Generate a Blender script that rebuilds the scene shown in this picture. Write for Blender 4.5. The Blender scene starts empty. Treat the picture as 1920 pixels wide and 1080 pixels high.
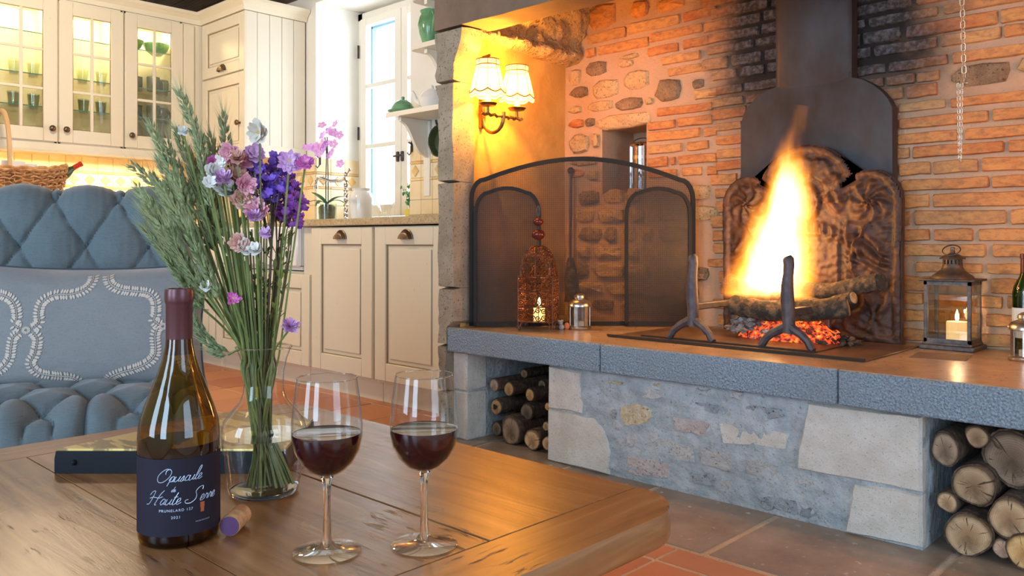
import bpy, bmesh, math, random
from mathutils import Vector, Matrix, noise
random.seed(7)
R = random.random
U = random.uniform
PI = math.pi
SC = bpy.context.scene
COL = SC.collection

# ------------------------------------------------------------------ camera
FPX, HY, CAMZ = 1559.0, 450.0, 0.79
_n = math.hypot(1490, 1559); SN, CS = 1490/_n, 1559/_n
cd = bpy.data.cameras.new('camera'); cam = bpy.data.objects.new('camera', cd); COL.objects.link(cam)
cd.sensor_width = 36; cd.lens = FPX/1920*36; cd.shift_y = (540-HY)/1920*-1
cd.clip_start = .02
cam.location = (0, 0, CAMZ)
cam.rotation_euler = (PI/2, 0, math.atan2(SN, CS))
SC.camera = cam

# ------------------------------------------------------------------ world, lights, exposure
SC.view_settings.view_transform = 'Standard'; SC.view_settings.look = 'None'
SC.view_settings.exposure = 0.0; SC.view_settings.gamma = 1
SC.view_settings.use_curve_mapping = False
w = bpy.data.worlds.new('world'); SC.world = w; w.use_nodes = True
bg = w.node_tree.nodes['Background']; bg.inputs[0].default_value = (.80, .90, 1, 1); bg.inputs[1].default_value = 1.7

def light(name, typ, loc, energy, color, size=None, rot=None, sy=None, spread=None, soft=.03):
    l = bpy.data.lights.new(name, typ); l.energy = energy; l.color = color
    if typ == 'AREA':
        l.shape = 'RECTANGLE'; l.size = size; l.size_y = sy or size
        if spread: l.spread = spread
    else:
        l.shadow_soft_size = soft
    o = bpy.data.objects.new(name, l); COL.objects.link(o); o.location = loc
    if rot: o.rotation_euler = rot
    return o
DAY = (.52, .75, 1.0)
# daylight through the windows of the rear and right walls (openings are in the shell below)
light('window_daylight', 'AREA', (-1.75, -2.55, 1.35), 70, DAY, 1.0, (PI/2, 0, 0), 1.9)
light('window_daylight', 'AREA', (.25, -2.55, 1.35), 78, DAY, 1.0, (PI/2, 0, 0), 1.9)
light('window_daylight', 'AREA', (2.25, .55, 1.35), 38, DAY, 1.3, (PI/2, 0, PI/2), 1.9)
# kitchen window daylight
light('window_daylight', 'AREA', (-4.25, 3.62, 1.65), 26, (.85, .93, 1), .9, (-PI/2, 0, 0), 1.3)
# unseen warm fill lights near the ceiling, without fixtures
light('warm_fill_light', 'POINT', (-4.0, 1.2, 2.15), 62, (1, .80, .56), soft=.12)
light('warm_fill_light', 'POINT', (-1.6, -.6, 2.1), 5, (1, .74, .45), soft=.12)

# ------------------------------------------------------------------ helpers
def at(px, py, x=None, y=None, z=None, d=None):
    """point on a real plane seen at a measured photo pixel (used as a ruler only)"""
    u = (px-960)/FPX; v = -(py-HY)/FPX
    r = (-SN+u*CS, CS+u*SN, v)
    if x is not None: t = x/r[0]
    elif y is not None: t = y/r[1]
    elif z is not None: t = (z-CAMZ)/r[2]
    else: t = d
    return Vector((r[0]*t, r[1]*t, CAMZ+r[2]*t))
def rnd3(s=1.0): return Vector((U(-s, s), U(-s, s), U(-s, s)))

class MB:
    def __init__(s): s.v = []; s.f = []
    def add(s, vs, fs):
        b = len(s.v); s.v += [Vector(v) for v in vs]; s.f += [tuple(i+b for i in f) for f in fs]; return s
    def box(s, x0, x1, y0, y1, z0, z1, b=0):
        if b:
            b = min(b, abs(x1-x0)*.49, abs(y1-y0)*.49, abs(z1-z0)*.49)
            vs = []
            for z, q in ((z0, b), (z0+b, 0), (z1-b, 0), (z1, b)):
                vs += [(x0+q+ (b if not q else 0), y0+q, z), (x1-q-(b if not q else 0), y0+q, z), (x1-q, y0+q+(b if not q else 0), z), (x1-q, y1-q-(b if not q else 0), z),
                       (x1-q-(b if not q else 0), y1-q, z), (x0+q+(b if not q else 0), y1-q, z), (x0+q, y1-q-(b if not q else 0), z), (x0+q, y0+q+(b if not q else 0), z)]
            # top and bottom rings: make corners coincide safely
            fs = [tuple(range(7, -1, -1)), tuple(range(24, 32))]
            for k in range(3):
                for i in range(8):
                    j = (i+1) % 8; fs.append((k*8+i, k*8+j, k*8+8+j, k*8+8+i))
            # rings 0 and 3 already have distinct points (small chamfer)
            vv = []
            for k, (x, y, z) in enumerate(vs): vv.append((x, y, z))
            return s.add(vv, fs)
        vs = [(x0, y0, z0), (x1, y0, z0), (x1, y1, z0), (x0, y1, z0), (x0, y0, z1), (x1, y0, z1), (x1, y1, z1), (x0, y1, z1)]
        return s.add(vs, [(3, 2, 1, 0), (4, 5, 6, 7), (0, 1, 5, 4), (1, 2, 6, 5), (2, 3, 7, 6), (3, 0, 4, 7)])
    def obox(s, c, ex, ey, ez, hx, hy, hz):
        c = Vector(c); ex, ey, ez = Vector(ex)*hx, Vector(ey)*hy, Vector(ez)*hz
        vs = [c+a*ex+b_*ey+d*ez for d in (-1, 1) for a, b_ in ((-1, -1), (1, -1), (1, 1), (-1, 1))]
        return s.add(vs, [(3, 2, 1, 0), (4, 5, 6, 7), (0, 1, 5, 4), (1, 2, 6, 5), (2, 3, 7, 6), (3, 0, 4, 7)])
    def tube(s, pts, r, n=8, cap=True, closed=False):
        pts = [Vector(p) for p in pts]; m = len(pts)
        rs = r if isinstance(r, (list, tuple)) else [r]*m
        b = len(s.v); prev = None
        for i, p in enumerate(pts):
            if closed: t = pts[(i+1) % m]-pts[i-1]
            else: t = pts[min(i+1, m-1)]-pts[max(i-1, 0)]
            if t.length < 1e-9: t = Vector((0, 0, 1))
            t.normalize()
            if prev is None:
                a = Vector((0, 0, 1)) if abs(t.z) < .9 else Vector((1, 0, 0))
                nx = t.cross(a).normalized()
            else:
                nx = prev-t*prev.dot(t)
                nx = nx.normalized() if nx.length > 1e-6 else t.cross(Vector((1, 0, 0))).normalized()
            prev = nx; ny = t.cross(nx)
            for k in range(n):
                a = 2*PI*k/n; s.v.append(p+(nx*math.cos(a)+ny*math.sin(a))*rs[i])
        rng = m if closed else m-1
        for i in range(rng):
            j = (i+1) % m
            for k in range(n):
                l = (k+1) % n; s.f.append((b+i*n+k, b+i*n+l, b+j*n+l, b+j*n+k))
        if cap and not closed:
            s.f.append(tuple(b+k for k in range(n-1, -1, -1))); s.f.append(tuple(b+(m-1)*n+k for k in range(n)))
        return s
    def lathe(s, prof, n=24, c=(0, 0, 0), sx=1, sy=1, a0=0, wob=None):
        c = Vector(c); b = len(s.v); m = len(prof)
        for i, (r, z) in enumerate(prof):
            for k in range(n):
                a = 2*PI*k/n+a0; rr = r*(wob(a, i) if wob else 1)
                s.v.append(c+Vector((rr*sx*math.cos(a), rr*sy*math.sin(a), z)))
        for i in range(m-1):
            for k in range(n):
                l = (k+1) % n; s.f.append((b+i*n+k, b+i*n+l, b+(i+1)*n+l, b+(i+1)*n+k))
        return s
    def cap(s, n, first=True):
        b = len(s.v); 
        s.f.append(tuple(range(b-n, b))); return s
    def solid(s, prof, n=24, c=(0, 0, 0), **k):
        b = len(s.v); s.lathe(prof, n, c, **k)
        s.f.append(tuple(b+i for i in range(n-1, -1, -1))); m = len(prof)
        s.f.append(tuple(b+(m-1)*n+i for i in range(n))); return s
    def prism(s, poly, lo, hi, axis='y', inset=0, cen=None):
        """poly: 2D points; extruded along axis; lo side flat, hi side"""
        n = len(poly)
        def m3(p, h):
            return {'y': (p[0], h, p[1]), 'z': (p[0], p[1], h), 'x': (h, p[0], p[1])}[axis]
        cx = sum(p[0] for p in poly)/n; cy = sum(p[1] for p in poly)/n
        vs = [m3(p, lo) for p in poly]+[m3(p, hi+(lo-hi)*.35) if inset else m3(p, hi) for p in poly]
        fs = []
        if inset:
            q = []
            for p in poly:
                d = Vector((p[0]-cx, p[1]-cy)); L = d.length or 1; q.append((p[0]-d.x/L*inset, p[1]-d.y/L*inset))
            vs += [m3(p, hi) for p in q]
        rings = 3 if inset else 2
        for r_ in range(rings-1):
            for i in range(n):
                j = (i+1) % n; fs.append((r_*n+i, r_*n+j, (r_+1)*n+j, (r_+1)*n+i))
        fs.append(tuple(range(n-1, -1, -1))); fs.append(tuple((rings-1)*n+i for i in range(n)))
        return s.add(vs, fs)
    def ball(s, c, r, n=10, m=6, sc=(1, 1, 1), M=None):
        prof = [(math.sin(PI*i/m)*r+1e-5, -math.cos(PI*i/m)*r) for i in range(m+1)]
        b = len(s.v); s.lathe(prof, n)
        for i in range(b, len(s.v)):
            v = s.v[i]; v = Vector((v.x*sc[0], v.y*sc[1], v.z*sc[2]))
            if M is not None: v = M @ v
            s.v[i] = v+Vector(c)
        return s
    def tf(s, M, b=0):
        for i in range(b, len(s.v)): s.v[i] = M @ s.v[i]
        return s
    def build(s, name, m, parent=None, smooth=True, ang=40, kind=None, fixn=True):
        if parent is not None and not (parent.get('_loc') or (parent.parent is not None and parent.parent.get('_loc'))):
            off = parent.matrix_basis.inverted()
            p = parent
            if parent.parent is not None: off = off @ parent.parent.matrix_basis.inverted()
            vs = [off @ v for v in s.v]
        else: vs = s.v
        me = bpy.data.meshes.new(name); me.from_pydata([tuple(v) for v in vs], [], s.f)
        if fixn:
            bm = bmesh.new(); bm.from_mesh(me); bmesh.ops.recalc_face_normals(bm, faces=bm.faces); bm.to_mesh(me); bm.free()
        me.materials.append(m)
        if smooth:
            me.polygons.foreach_set('use_smooth', [True]*len(me.polygons))
            me.set_sharp_from_angle(angle=math.radians(ang))
        o = bpy.data.objects.new(name, me); COL.objects.link(o)
        if parent is not None: o.parent = parent
        if kind: o['kind'] = kind
        return o

def tag(o, label, cat, group=None, kind=None):
    if label: o['label'] = label
    if cat: o['category'] = cat
    if group: o['group'] = group
    if kind: o['kind'] = kind
    return o
def thing(name, label, cat, loc=(0, 0, 0), rz=0, group=None, local=False, rot=None):
    """Empty at the thing's base; parts given in world coordinates unless local=True"""
    o = bpy.data.objects.new(name, None); COL.objects.link(o); o.location = loc; o.rotation_euler = rot or (0, 0, rz)
    o.empty_display_size = .05
    tag(o, label, cat, group)
    if local: o['_loc'] = 1
    return o
def copy_tree(o, parent=None):
    c = o.copy(); COL.objects.link(c); c.parent = parent
    for ch in list(o.children): copy_tree(ch, c)
    return c
def struct(o): o['kind'] = 'structure'; return o
def grid(mb, nu, nv, fn, skip=None):
    b = len(mb.v)
    for j in range(nv+1):
        for i in range(nu+1): mb.v.append(Vector(fn(i/nu, j/nv)))
    for j in range(nv):
        for i in range(nu):
            if skip and skip((i+.5)/nu, (j+.5)/nv): continue
            a = b+j*(nu+1)+i; mb.f.append((a, a+1, a+nu+2, a+nu+1))
    return mb
def smooth01(a, b, x):
    if a == b: return float(x > a)
    t = max(0, min(1, (x-a)/(b-a))); return t*t*(3-2*t)
def fbm(p, o=4):
    s = 0; a = 1
    for i in range(o): s += a*noise.noise(p); p = p*2.03; a *= .5
    return s

# ------------------------------------------------------------------ materials
class NT:
    def __init__(s, name):
        s.m = bpy.data.materials.new(name); s.m.use_nodes = True; s.t = s.m.node_tree; s.n = s.t.nodes; s.l = s.t.links
        s.p = s.n['Principled BSDF']; s.out = s.n['Material Output']
    def node(s, t, **k):
        n = s.n.new(t)
        for a, b in k.items(): setattr(n, a, b)
        return n
    def val(s, sock, v):
        if hasattr(v, 'is_output'): s.l.new(v, sock)
        elif v is not None: sock.default_value = v
    def math(s, op, a, b=None, c=None, clamp=False):
        n = s.node('ShaderNodeMath', operation=op); n.use_clamp = clamp
        s.val(n.inputs[0], a)
        if b is not None: s.val(n.inputs[1], b)
        if c is not None: s.val(n.inputs[2], c)
        return n.outputs[0]
    def coord(s, kind='Object', sc=(1, 1, 1), rot=(0, 0, 0)):
        if kind == 'World':
            g = s.node('ShaderNodeNewGeometry').outputs['Position']
        else: g = s.node('ShaderNodeTexCoord').outputs[kind]
        mp = s.node('ShaderNodeMapping'); s.l.new(g, mp.inputs[0]); mp.inputs['Scale'].default_value = sc; mp.inputs['Rotation'].default_value = rot
        return mp.outputs[0]
    def noise(s, vec, scale, detail=5, rough=.55, dist=0):
        n = s.node('ShaderNodeTexNoise'); s.l.new(vec, n.inputs['Vector']); n.inputs['Scale'].default_value = scale
        n.inputs['Detail'].default_value = detail; n.inputs['Roughness'].default_value = rough; n.inputs['Distortion'].default_value = dist
        return n.outputs[0]
    def ramp(s, f, stops, interp='LINEAR'):
        n = s.node('ShaderNodeValToRGB'); s.l.new(f, n.inputs[0]); e = n.color_ramp.elements; n.color_ramp.interpolation = interp
        while len(e) < len(stops): e.new(.5)
        for i, (p, c) in enumerate(stops):
            e[i].position = p; e[i].color = tuple(c)+(1,) if len(c) == 3 else c
        return n.outputs[0]
    def mix(s, f, a, b, mode='MIX'):
        n = s.node('ShaderNodeMix', data_type='RGBA', blend_type=mode)
        s.val(n.inputs[0], f)
        for sk, v in ((n.inputs[6], a), (n.inputs[7], b)):
            if isinstance(v, (tuple, list)): v = tuple(v)+(1,) if len(v) == 3 else v
            s.val(sk, v)
        return n.outputs[2]
    def bump(s, h, strength=.3, dist=.01, prev=None):
        n = s.node('ShaderNodeBump'); n.inputs['Strength'].default_value = strength; n.inputs['Distance'].default_value = dist
        s.l.new(h, n.inputs['Height'])
        if prev is not None: s.l.new(prev, n.inputs['Normal'])
        return n.outputs[0]
    def rand(s): return s.node('ShaderNodeObjectInfo').outputs['Random']
    def set(s, col=None, rough=.5, metal=0, normal=None, **k):
        p = s.p
        if col is not None:
            if isinstance(col, (tuple, list)) and len(col) == 3: col = tuple(col)+(1,)
            s.val(p.inputs['Base Color'], col)
        s.val(p.inputs['Roughness'], rough); s.val(p.inputs['Metallic'], metal)
        if normal is not None: s.l.new(normal, p.inputs['Normal'])
        for a, b in k.items(): s.val(p.inputs[a.replace('_', ' ')], b)
        return s.m
def mat(name, col, rough=.5, metal=0, col2=None, ns=5, st=(1, 1, 1), bump=0, bs=60, bd=.002, coord='Object', lo=.38, hi=.62, rnd=0, detail=5, bst=None, rough2=None, **k):
    t = NT(name); c = t.coord(coord, st); out = tuple(col)+(1,)
    nz = None
    if col2 is not None:
        nz = t.noise(c, ns, detail); f = t.ramp(nz, [(lo, (0, 0, 0)), (hi, (1, 1, 1))])
        out = t.mix(f, col, col2)
        if rough2 is not None: rough = t.math('MULTIPLY_ADD', f, rough2-rough, rough)
    if rnd:
        v = t.math('MULTIPLY_ADD', t.rand(), 2*rnd, 1-rnd)
        h = t.node('ShaderNodeHueSaturation'); t.val(h.inputs['Color'], out); t.l.new(v, h.inputs['Value']); out = h.outputs[0]
    nm = None
    if bump:
        cc = t.coord(coord, bst or st); nm = t.bump(t.noise(cc, bs, 4), bump, bd)
    return t.set(out, rough, metal, nm, **k)
def glow(name, col, strength, base=(0, 0, 0)):
    t = NT(name); return t.set(base, .6, Emission_Color=tuple(col)+(1,), Emission_Strength=strength)
def thin_glass(name, tint=(1, 1, 1), refl=.06, edge=.85, rough=.0, extra=0):
    """thin walled glass: tinted transparency plus fresnel gloss"""
    t = NT(name); tr = t.node('ShaderNodeBsdfTransparent'); tr.inputs[0].default_value = tuple(tint)+(1,)
    gl = t.node('ShaderNodeBsdfGlossy'); gl.inputs['Roughness'].default_value = rough; gl.inputs[0].default_value = (1, 1, 1, 1)
    lw = t.node('ShaderNodeLayerWeight'); lw.inputs[0].default_value = .5
    f = t.math('MULTIPLY_ADD', t.math('POWER', lw.outputs['Facing'], 4.2), edge*.8, refl+.03, clamp=True)
    mx = t.node('ShaderNodeMixShader'); t.l.new(f, mx.inputs[0]); t.l.new(tr.outputs[0], mx.inputs[1]); t.l.new(gl.outputs[0], mx.inputs[2])
    if extra:      # glass seen edge-on is denser
        e = t.ramp(lw.outputs['Facing'], [(.62, tint), (1, tuple(c*(1-extra) for c in tint))]); t.l.new(e, tr.inputs[0])
    t.l.new(mx.outputs[0], t.out.inputs[0]); return t.m
def clear_glass(name, col=(1, 1, 1), ior=1.5, rough=0):
    t = NT(name); g = t.node('ShaderNodeBsdfGlass'); g.inputs[0].default_value = tuple(col)+(1,); g.inputs['IOR'].default_value = ior; g.inputs['Roughness'].default_value = rough
    t.l.new(g.outputs[0], t.out.inputs[0]); return t.m

def soot_mask(t):
    """smoke stain on the chimney back: dark beside the flue, fading out"""
    pos = t.node('ShaderNodeNewGeometry').outputs['Position']; sp = t.node('ShaderNodeSeparateXYZ'); t.l.new(pos, sp.inputs[0])
    nz = t.noise(t.coord('World'), 7, 4)
    d = t.math('SUBTRACT', t.math('ABSOLUTE', t.math('ADD', sp.outputs[0], 1.285)), .15)
    d = t.math('ADD', d, t.math('MULTIPLY_ADD', nz, -.28, .14))
    a = t.node('ShaderNodeMapRange', interpolation_type='SMOOTHSTEP'); t.l.new(d, a.inputs[0]); a.inputs[1].default_value = .42; a.inputs[2].default_value = .12
    b = t.node('ShaderNodeMapRange', interpolation_type='SMOOTHSTEP'); t.l.new(sp.outputs[2], b.inputs[0]); b.inputs[1].default_value = 1.12; b.inputs[2].default_value = 1.42
    return t.math('MULTIPLY', a.outputs[0], b.outputs[0])
def brick_mat():
    t = NT('fired_brick'); rd = t.rand(); c = t.coord('World', (9, 9, 26))
    base = t.ramp(rd, [(0, (.52, .16, .05)), (.25, (.62, .22, .07)), (.5, (.68, .31, .11)), (.72, (.55, .18, .055)), (.88, (.62, .38, .17)), (1, (.40, .13, .05))])
    nz = t.noise(c, 1.6, 6, .65)
    col = t.mix(t.ramp(nz, [(.36, (0, 0, 0)), (.62, (1, 1, 1))]), base, t.mix(.55, base, (.78, .42, .14)))
    n2 = t.noise(t.coord('World', (1, 1, 2)), 34, 5, .7)
    col = t.mix(t.ramp(n2, [(.46, (0, 0, 0)), (.72, (.75, .75, .75))]), col, (.22, .11, .065))
    s = soot_mask(t); n3 = t.noise(t.coord('World'), 60, 4)
    sc = t.mix(t.ramp(n3, [(.42, (0, 0, 0)), (.7, (1, 1, 1))]), (.028, .024, .024), (.12, .12, .13))
    col = t.mix(s, col, sc)
    nm = t.bump(t.noise(t.coord('World', (1, 1, 1.6)), 55, 6, .7), .75, .006)
    nm = t.bump(t.noise(t.coord('World'), 260, 2), .3, .001, nm)
    return t.set(col, .82, 0, nm)
def mortar_mat():
    t = NT('lime_mortar'); nz = t.noise(t.coord('World'), 6, 5)
    col = t.mix(nz, (.50, .31, .18), (.66, .46, .31))
    n2 = t.noise(t.coord('World'), 130, 3)
    col = t.mix(t.ramp(n2, [(.28, (.7, .7, .7)), (.38, (0, 0, 0))]), col, (.40, .27, .20))
    s = soot_mask(t); col = t.mix(s, col, (.020, .014, .012))
    nm = t.bump(t.noise(t.coord('World'), 90, 6, .7), .8, .006)
    return t.set(col, .95, 0, nm)
def stone_mat(name, a, b, spots=(.3, .27, .24), ns=9, bs=120, bump=.5, rough=.85, bd=.003, pit=.42, rnd=.12, **k):
    t = NT(name); c = t.coord('World')
    col = t.mix(t.ramp(t.noise(c, ns, 6, .65), [(.35, (0, 0, 0)), (.65, (1, 1, 1))]), a, b)
    col = t.mix(t.ramp(t.noise(c, bs*1.3, 3), [(pit-.1, (1, 1, 1)), (pit, (0, 0, 0))]), col, spots)
    if rnd:
        h = t.node('ShaderNodeHueSaturation'); t.l.new(col, h.inputs['Color']); t.l.new(t.math('MULTIPLY_ADD', t.rand(), 2*rnd, 1-rnd), h.inputs['Value']); col = h.outputs[0]
    nm = t.bump(t.noise(c, bs, 6, .7), bump, bd)
    nm = t.bump(t.noise(c, ns*2.2, 4), bump*.7, bd*4, nm)
    return t.set(col, rough, 0, nm, **k)
def hammered_mat():
    t = NT('bush_hammered_stone'); c = t.coord('World')
    v = t.node('ShaderNodeTexVoronoi'); t.l.new(c, v.inputs['Vector']); v.inputs['Scale'].default_value = 150
    n = t.noise(c, 190, 4, .7)
    h = t.math('ADD', v.outputs['Distance'], n)
    sp = t.node('ShaderNodeSeparateXYZ'); t.l.new(t.node('ShaderNodeNewGeometry').outputs['Position'], sp.inputs[0])
    col = t.mix(t.ramp(n, [(.32, (0, 0, 0)), (.68, (1, 1, 1))]), (.10, .16, .22), (.50, .62, .72))
    col = t.mix(t.ramp(t.noise(c, 4, 3), [(.4, (0, 0, 0)), (.6, (1, 1, 1))]), col, t.mix(.5, col, (.30, .34, .38)))
    return t.set(col, .62, 0, t.bump(h, 1.0, .007))
def table_wood(name, axis):
    t = NT(name); st = (1.2, 14, 14) if axis == 'x' else (14, 1.2, 14)
    c = t.coord('World', st)
    g = t.noise(c, 3.2, 8, .6, .6); g2 = t.noise(t.coord('World'), 3.1, 3)
    col = t.ramp(g, [(.24, (.10, .042, .016)), (.42, (.23, .108, .040)), (.56, (.31, .155, .060)), (.76, (.43, .245, .11))])
    col = t.mix(t.ramp(g2, [(.35, (0, 0, 0)), (.7, (.6, .6, .6))]), col, (.25, .10, .035))
    # worn scratches along the grain
    st2 = (9, 60, 60) if axis == 'x' else (60, 9, 60)
    w_ = t.noise(t.coord('World', st2), 1.6, 5, .7); msk = t.noise(t.coord('World'), 5.5, 3)
    wm = t.math('MULTIPLY', t.ramp(w_, [(.57, (0, 0, 0)), (.66, (1, 1, 1))]), t.ramp(msk, [(.53, (0, 0, 0)), (.62, (1, 1, 1))]))
    col = t.mix(wm, col, (.05, .022, .01))
    rr = t.math('MULTIPLY_ADD', g2, .24, .18)
    nm = t.bump(g, .22, .003)
    nm = t.bump(wm, .4, -.001, nm)
    return t.set(col, rr, 0, nm)
def fabric_mat(name, a, b, sc=900):
    t = NT(name); c = t.coord('Object')
    h = t.noise(t.coord('Object', (1, 1, .08)), sc*.8, 2); v = t.noise(t.coord('Object', (.08, .08, 1)), sc*.8, 2)
    g = t.math('ADD', h, v)
    col = t.mix(t.ramp(g, [(.5, (0, 0, 0)), (1.0, (1, 1, 1))]), a, b)
    col = t.mix(t.ramp(t.noise(c, 5, 4), [(.4, (0, 0, 0)), (.65, (.18, .18, .18))]), col, (a[0]*.7, a[1]*.75, a[2]*.8))
    return t.set(col, .9, 0, t.bump(g, .35, .0008), Sheen_Weight=.25)
def cream_mat(name='cream_paint', a=(.78, .69, .51), b=(.82, .75, .58)):
    t = NT(name); c = t.coord('World')
    col = t.mix(t.noise(c, 3, 3), a, b)
    n = t.noise(t.coord('World', (1, 1, .35)), 55, 5, .7)
    col = t.mix(t.ramp(n, [(.66, (0, 0, 0)), (.76, (.5, .5, .5))]), col, (.45, .33, .18))
    return t.set(col, .42, 0, t.bump(t.noise(c, 40, 3), .05, .002))
def granite_mat():
    t = NT('granite'); c = t.coord('World')
    col = t.ramp(t.noise(c, 75, 6, .75), [(.3, (.16, .12, .08)), (.45, (.50, .36, .19)), (.6, (.66, .52, .31)), (.75, (.40, .33, .24))])
    col = t.mix(t.ramp(t.noise(c, 9, 4), [(.4, (0, 0, 0)), (.7, (.6, .6, .6))]), col, (.42, .30, .15))
    return t.set(col, .18)
def terracotta_mat():
    t = NT('terracotta'); rd = t.rand()
    base = t.ramp(rd, [(0, (.56, .18, .055)), (.35, (.66, .24, .07)), (.7, (.50, .145, .045)), (1, (.62, .27, .10))])
    col = t.mix(t.noise(t.coord('World'), 12, 5), base, t.mix(.4, base, (.36, .11, .04)))
    return t.set(col, .33, 0, t.bump(t.noise(t.coord('World'), 18, 4), .12, .004))
def bark_mat():
    t = NT('bark'); c = t.coord('Object', (1, 1, .35))
    v = t.noise(c, 60, 6, .75)
    col = t.ramp(v, [(.3, (.035, .02, .014)), (.5, (.12, .07, .045)), (.68, (.26, .17, .12))])
    return t.set(col, .95, 0, t.bump(v, 1, .008))
def endgrain_mat(name, a, b, ring=(.30, .17, .08), dk=.5):
    """sawn log end: heart, growth rings, sap wood and radial cracks"""
    t = NT(name); g = t.node('ShaderNodeTexCoord').outputs['Generated']; sp = t.node('ShaderNodeSeparateXYZ'); t.l.new(g, sp.inputs[0])
    x = t.math('SUBTRACT', sp.outputs[0], .5); y = t.math('SUBTRACT', sp.outputs[1], .47)
    n = t.noise(t.coord('Object'), 45, 5, .7)
    d = t.math('MULTIPLY', t.math('SQRT', t.math('ADD', t.math('MULTIPLY', x, x), t.math('MULTIPLY', y, y))), 2)
    dn = t.math('ADD', d, t.math('MULTIPLY_ADD', n, .16, -.08))
    col = t.ramp(dn, [(0, ring), (.14, tuple((p+q)/2 for p, q in zip(a, ring))), (.38, a), (.74, b), (.86, tuple(c*.8 for c in b)), (.97, tuple(c*.35 for c in a))])
    w_ = t.math('SINE', t.math('MULTIPLY', dn, 75))
    col = t.mix(t.math('MULTIPLY_ADD', w_, .16*dk*2, .16*dk*2, clamp=True), col, ring)
    ang = t.math('ARCTAN2', y, x); cv = t.node('ShaderNodeCombineXYZ'); t.l.new(t.math('MULTIPLY', ang, 2.2), cv.inputs[0]); t.l.new(t.math('MULTIPLY', d, .35), cv.inputs[1]); t.l.new(t.math('MULTIPLY', t.rand(), 50), cv.inputs[2])
    ck = t.noise(cv.outputs[0], 2.6, 2)
    col = t.mix(t.ramp(ck, [(.655, (0, 0, 0)), (.68, (.9, .9, .9))]), col, (.05, .03, .02))
    col = t.mix(t.ramp(t.noise(t.coord('Object'), 16, 4), [(.5, (0, 0, 0)), (.68, (.65, .65, .65))]), col, tuple(c*.5 for c in ring))
    h = t.node('ShaderNodeHueSaturation'); t.l.new(col, h.inputs['Color']); t.l.new(t.math('MULTIPLY_ADD', t.rand(), .4, .75), h.inputs['Value'])
    return t.set(h.outputs[0], .85, 0, t.bump(n, .5, .003))

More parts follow.
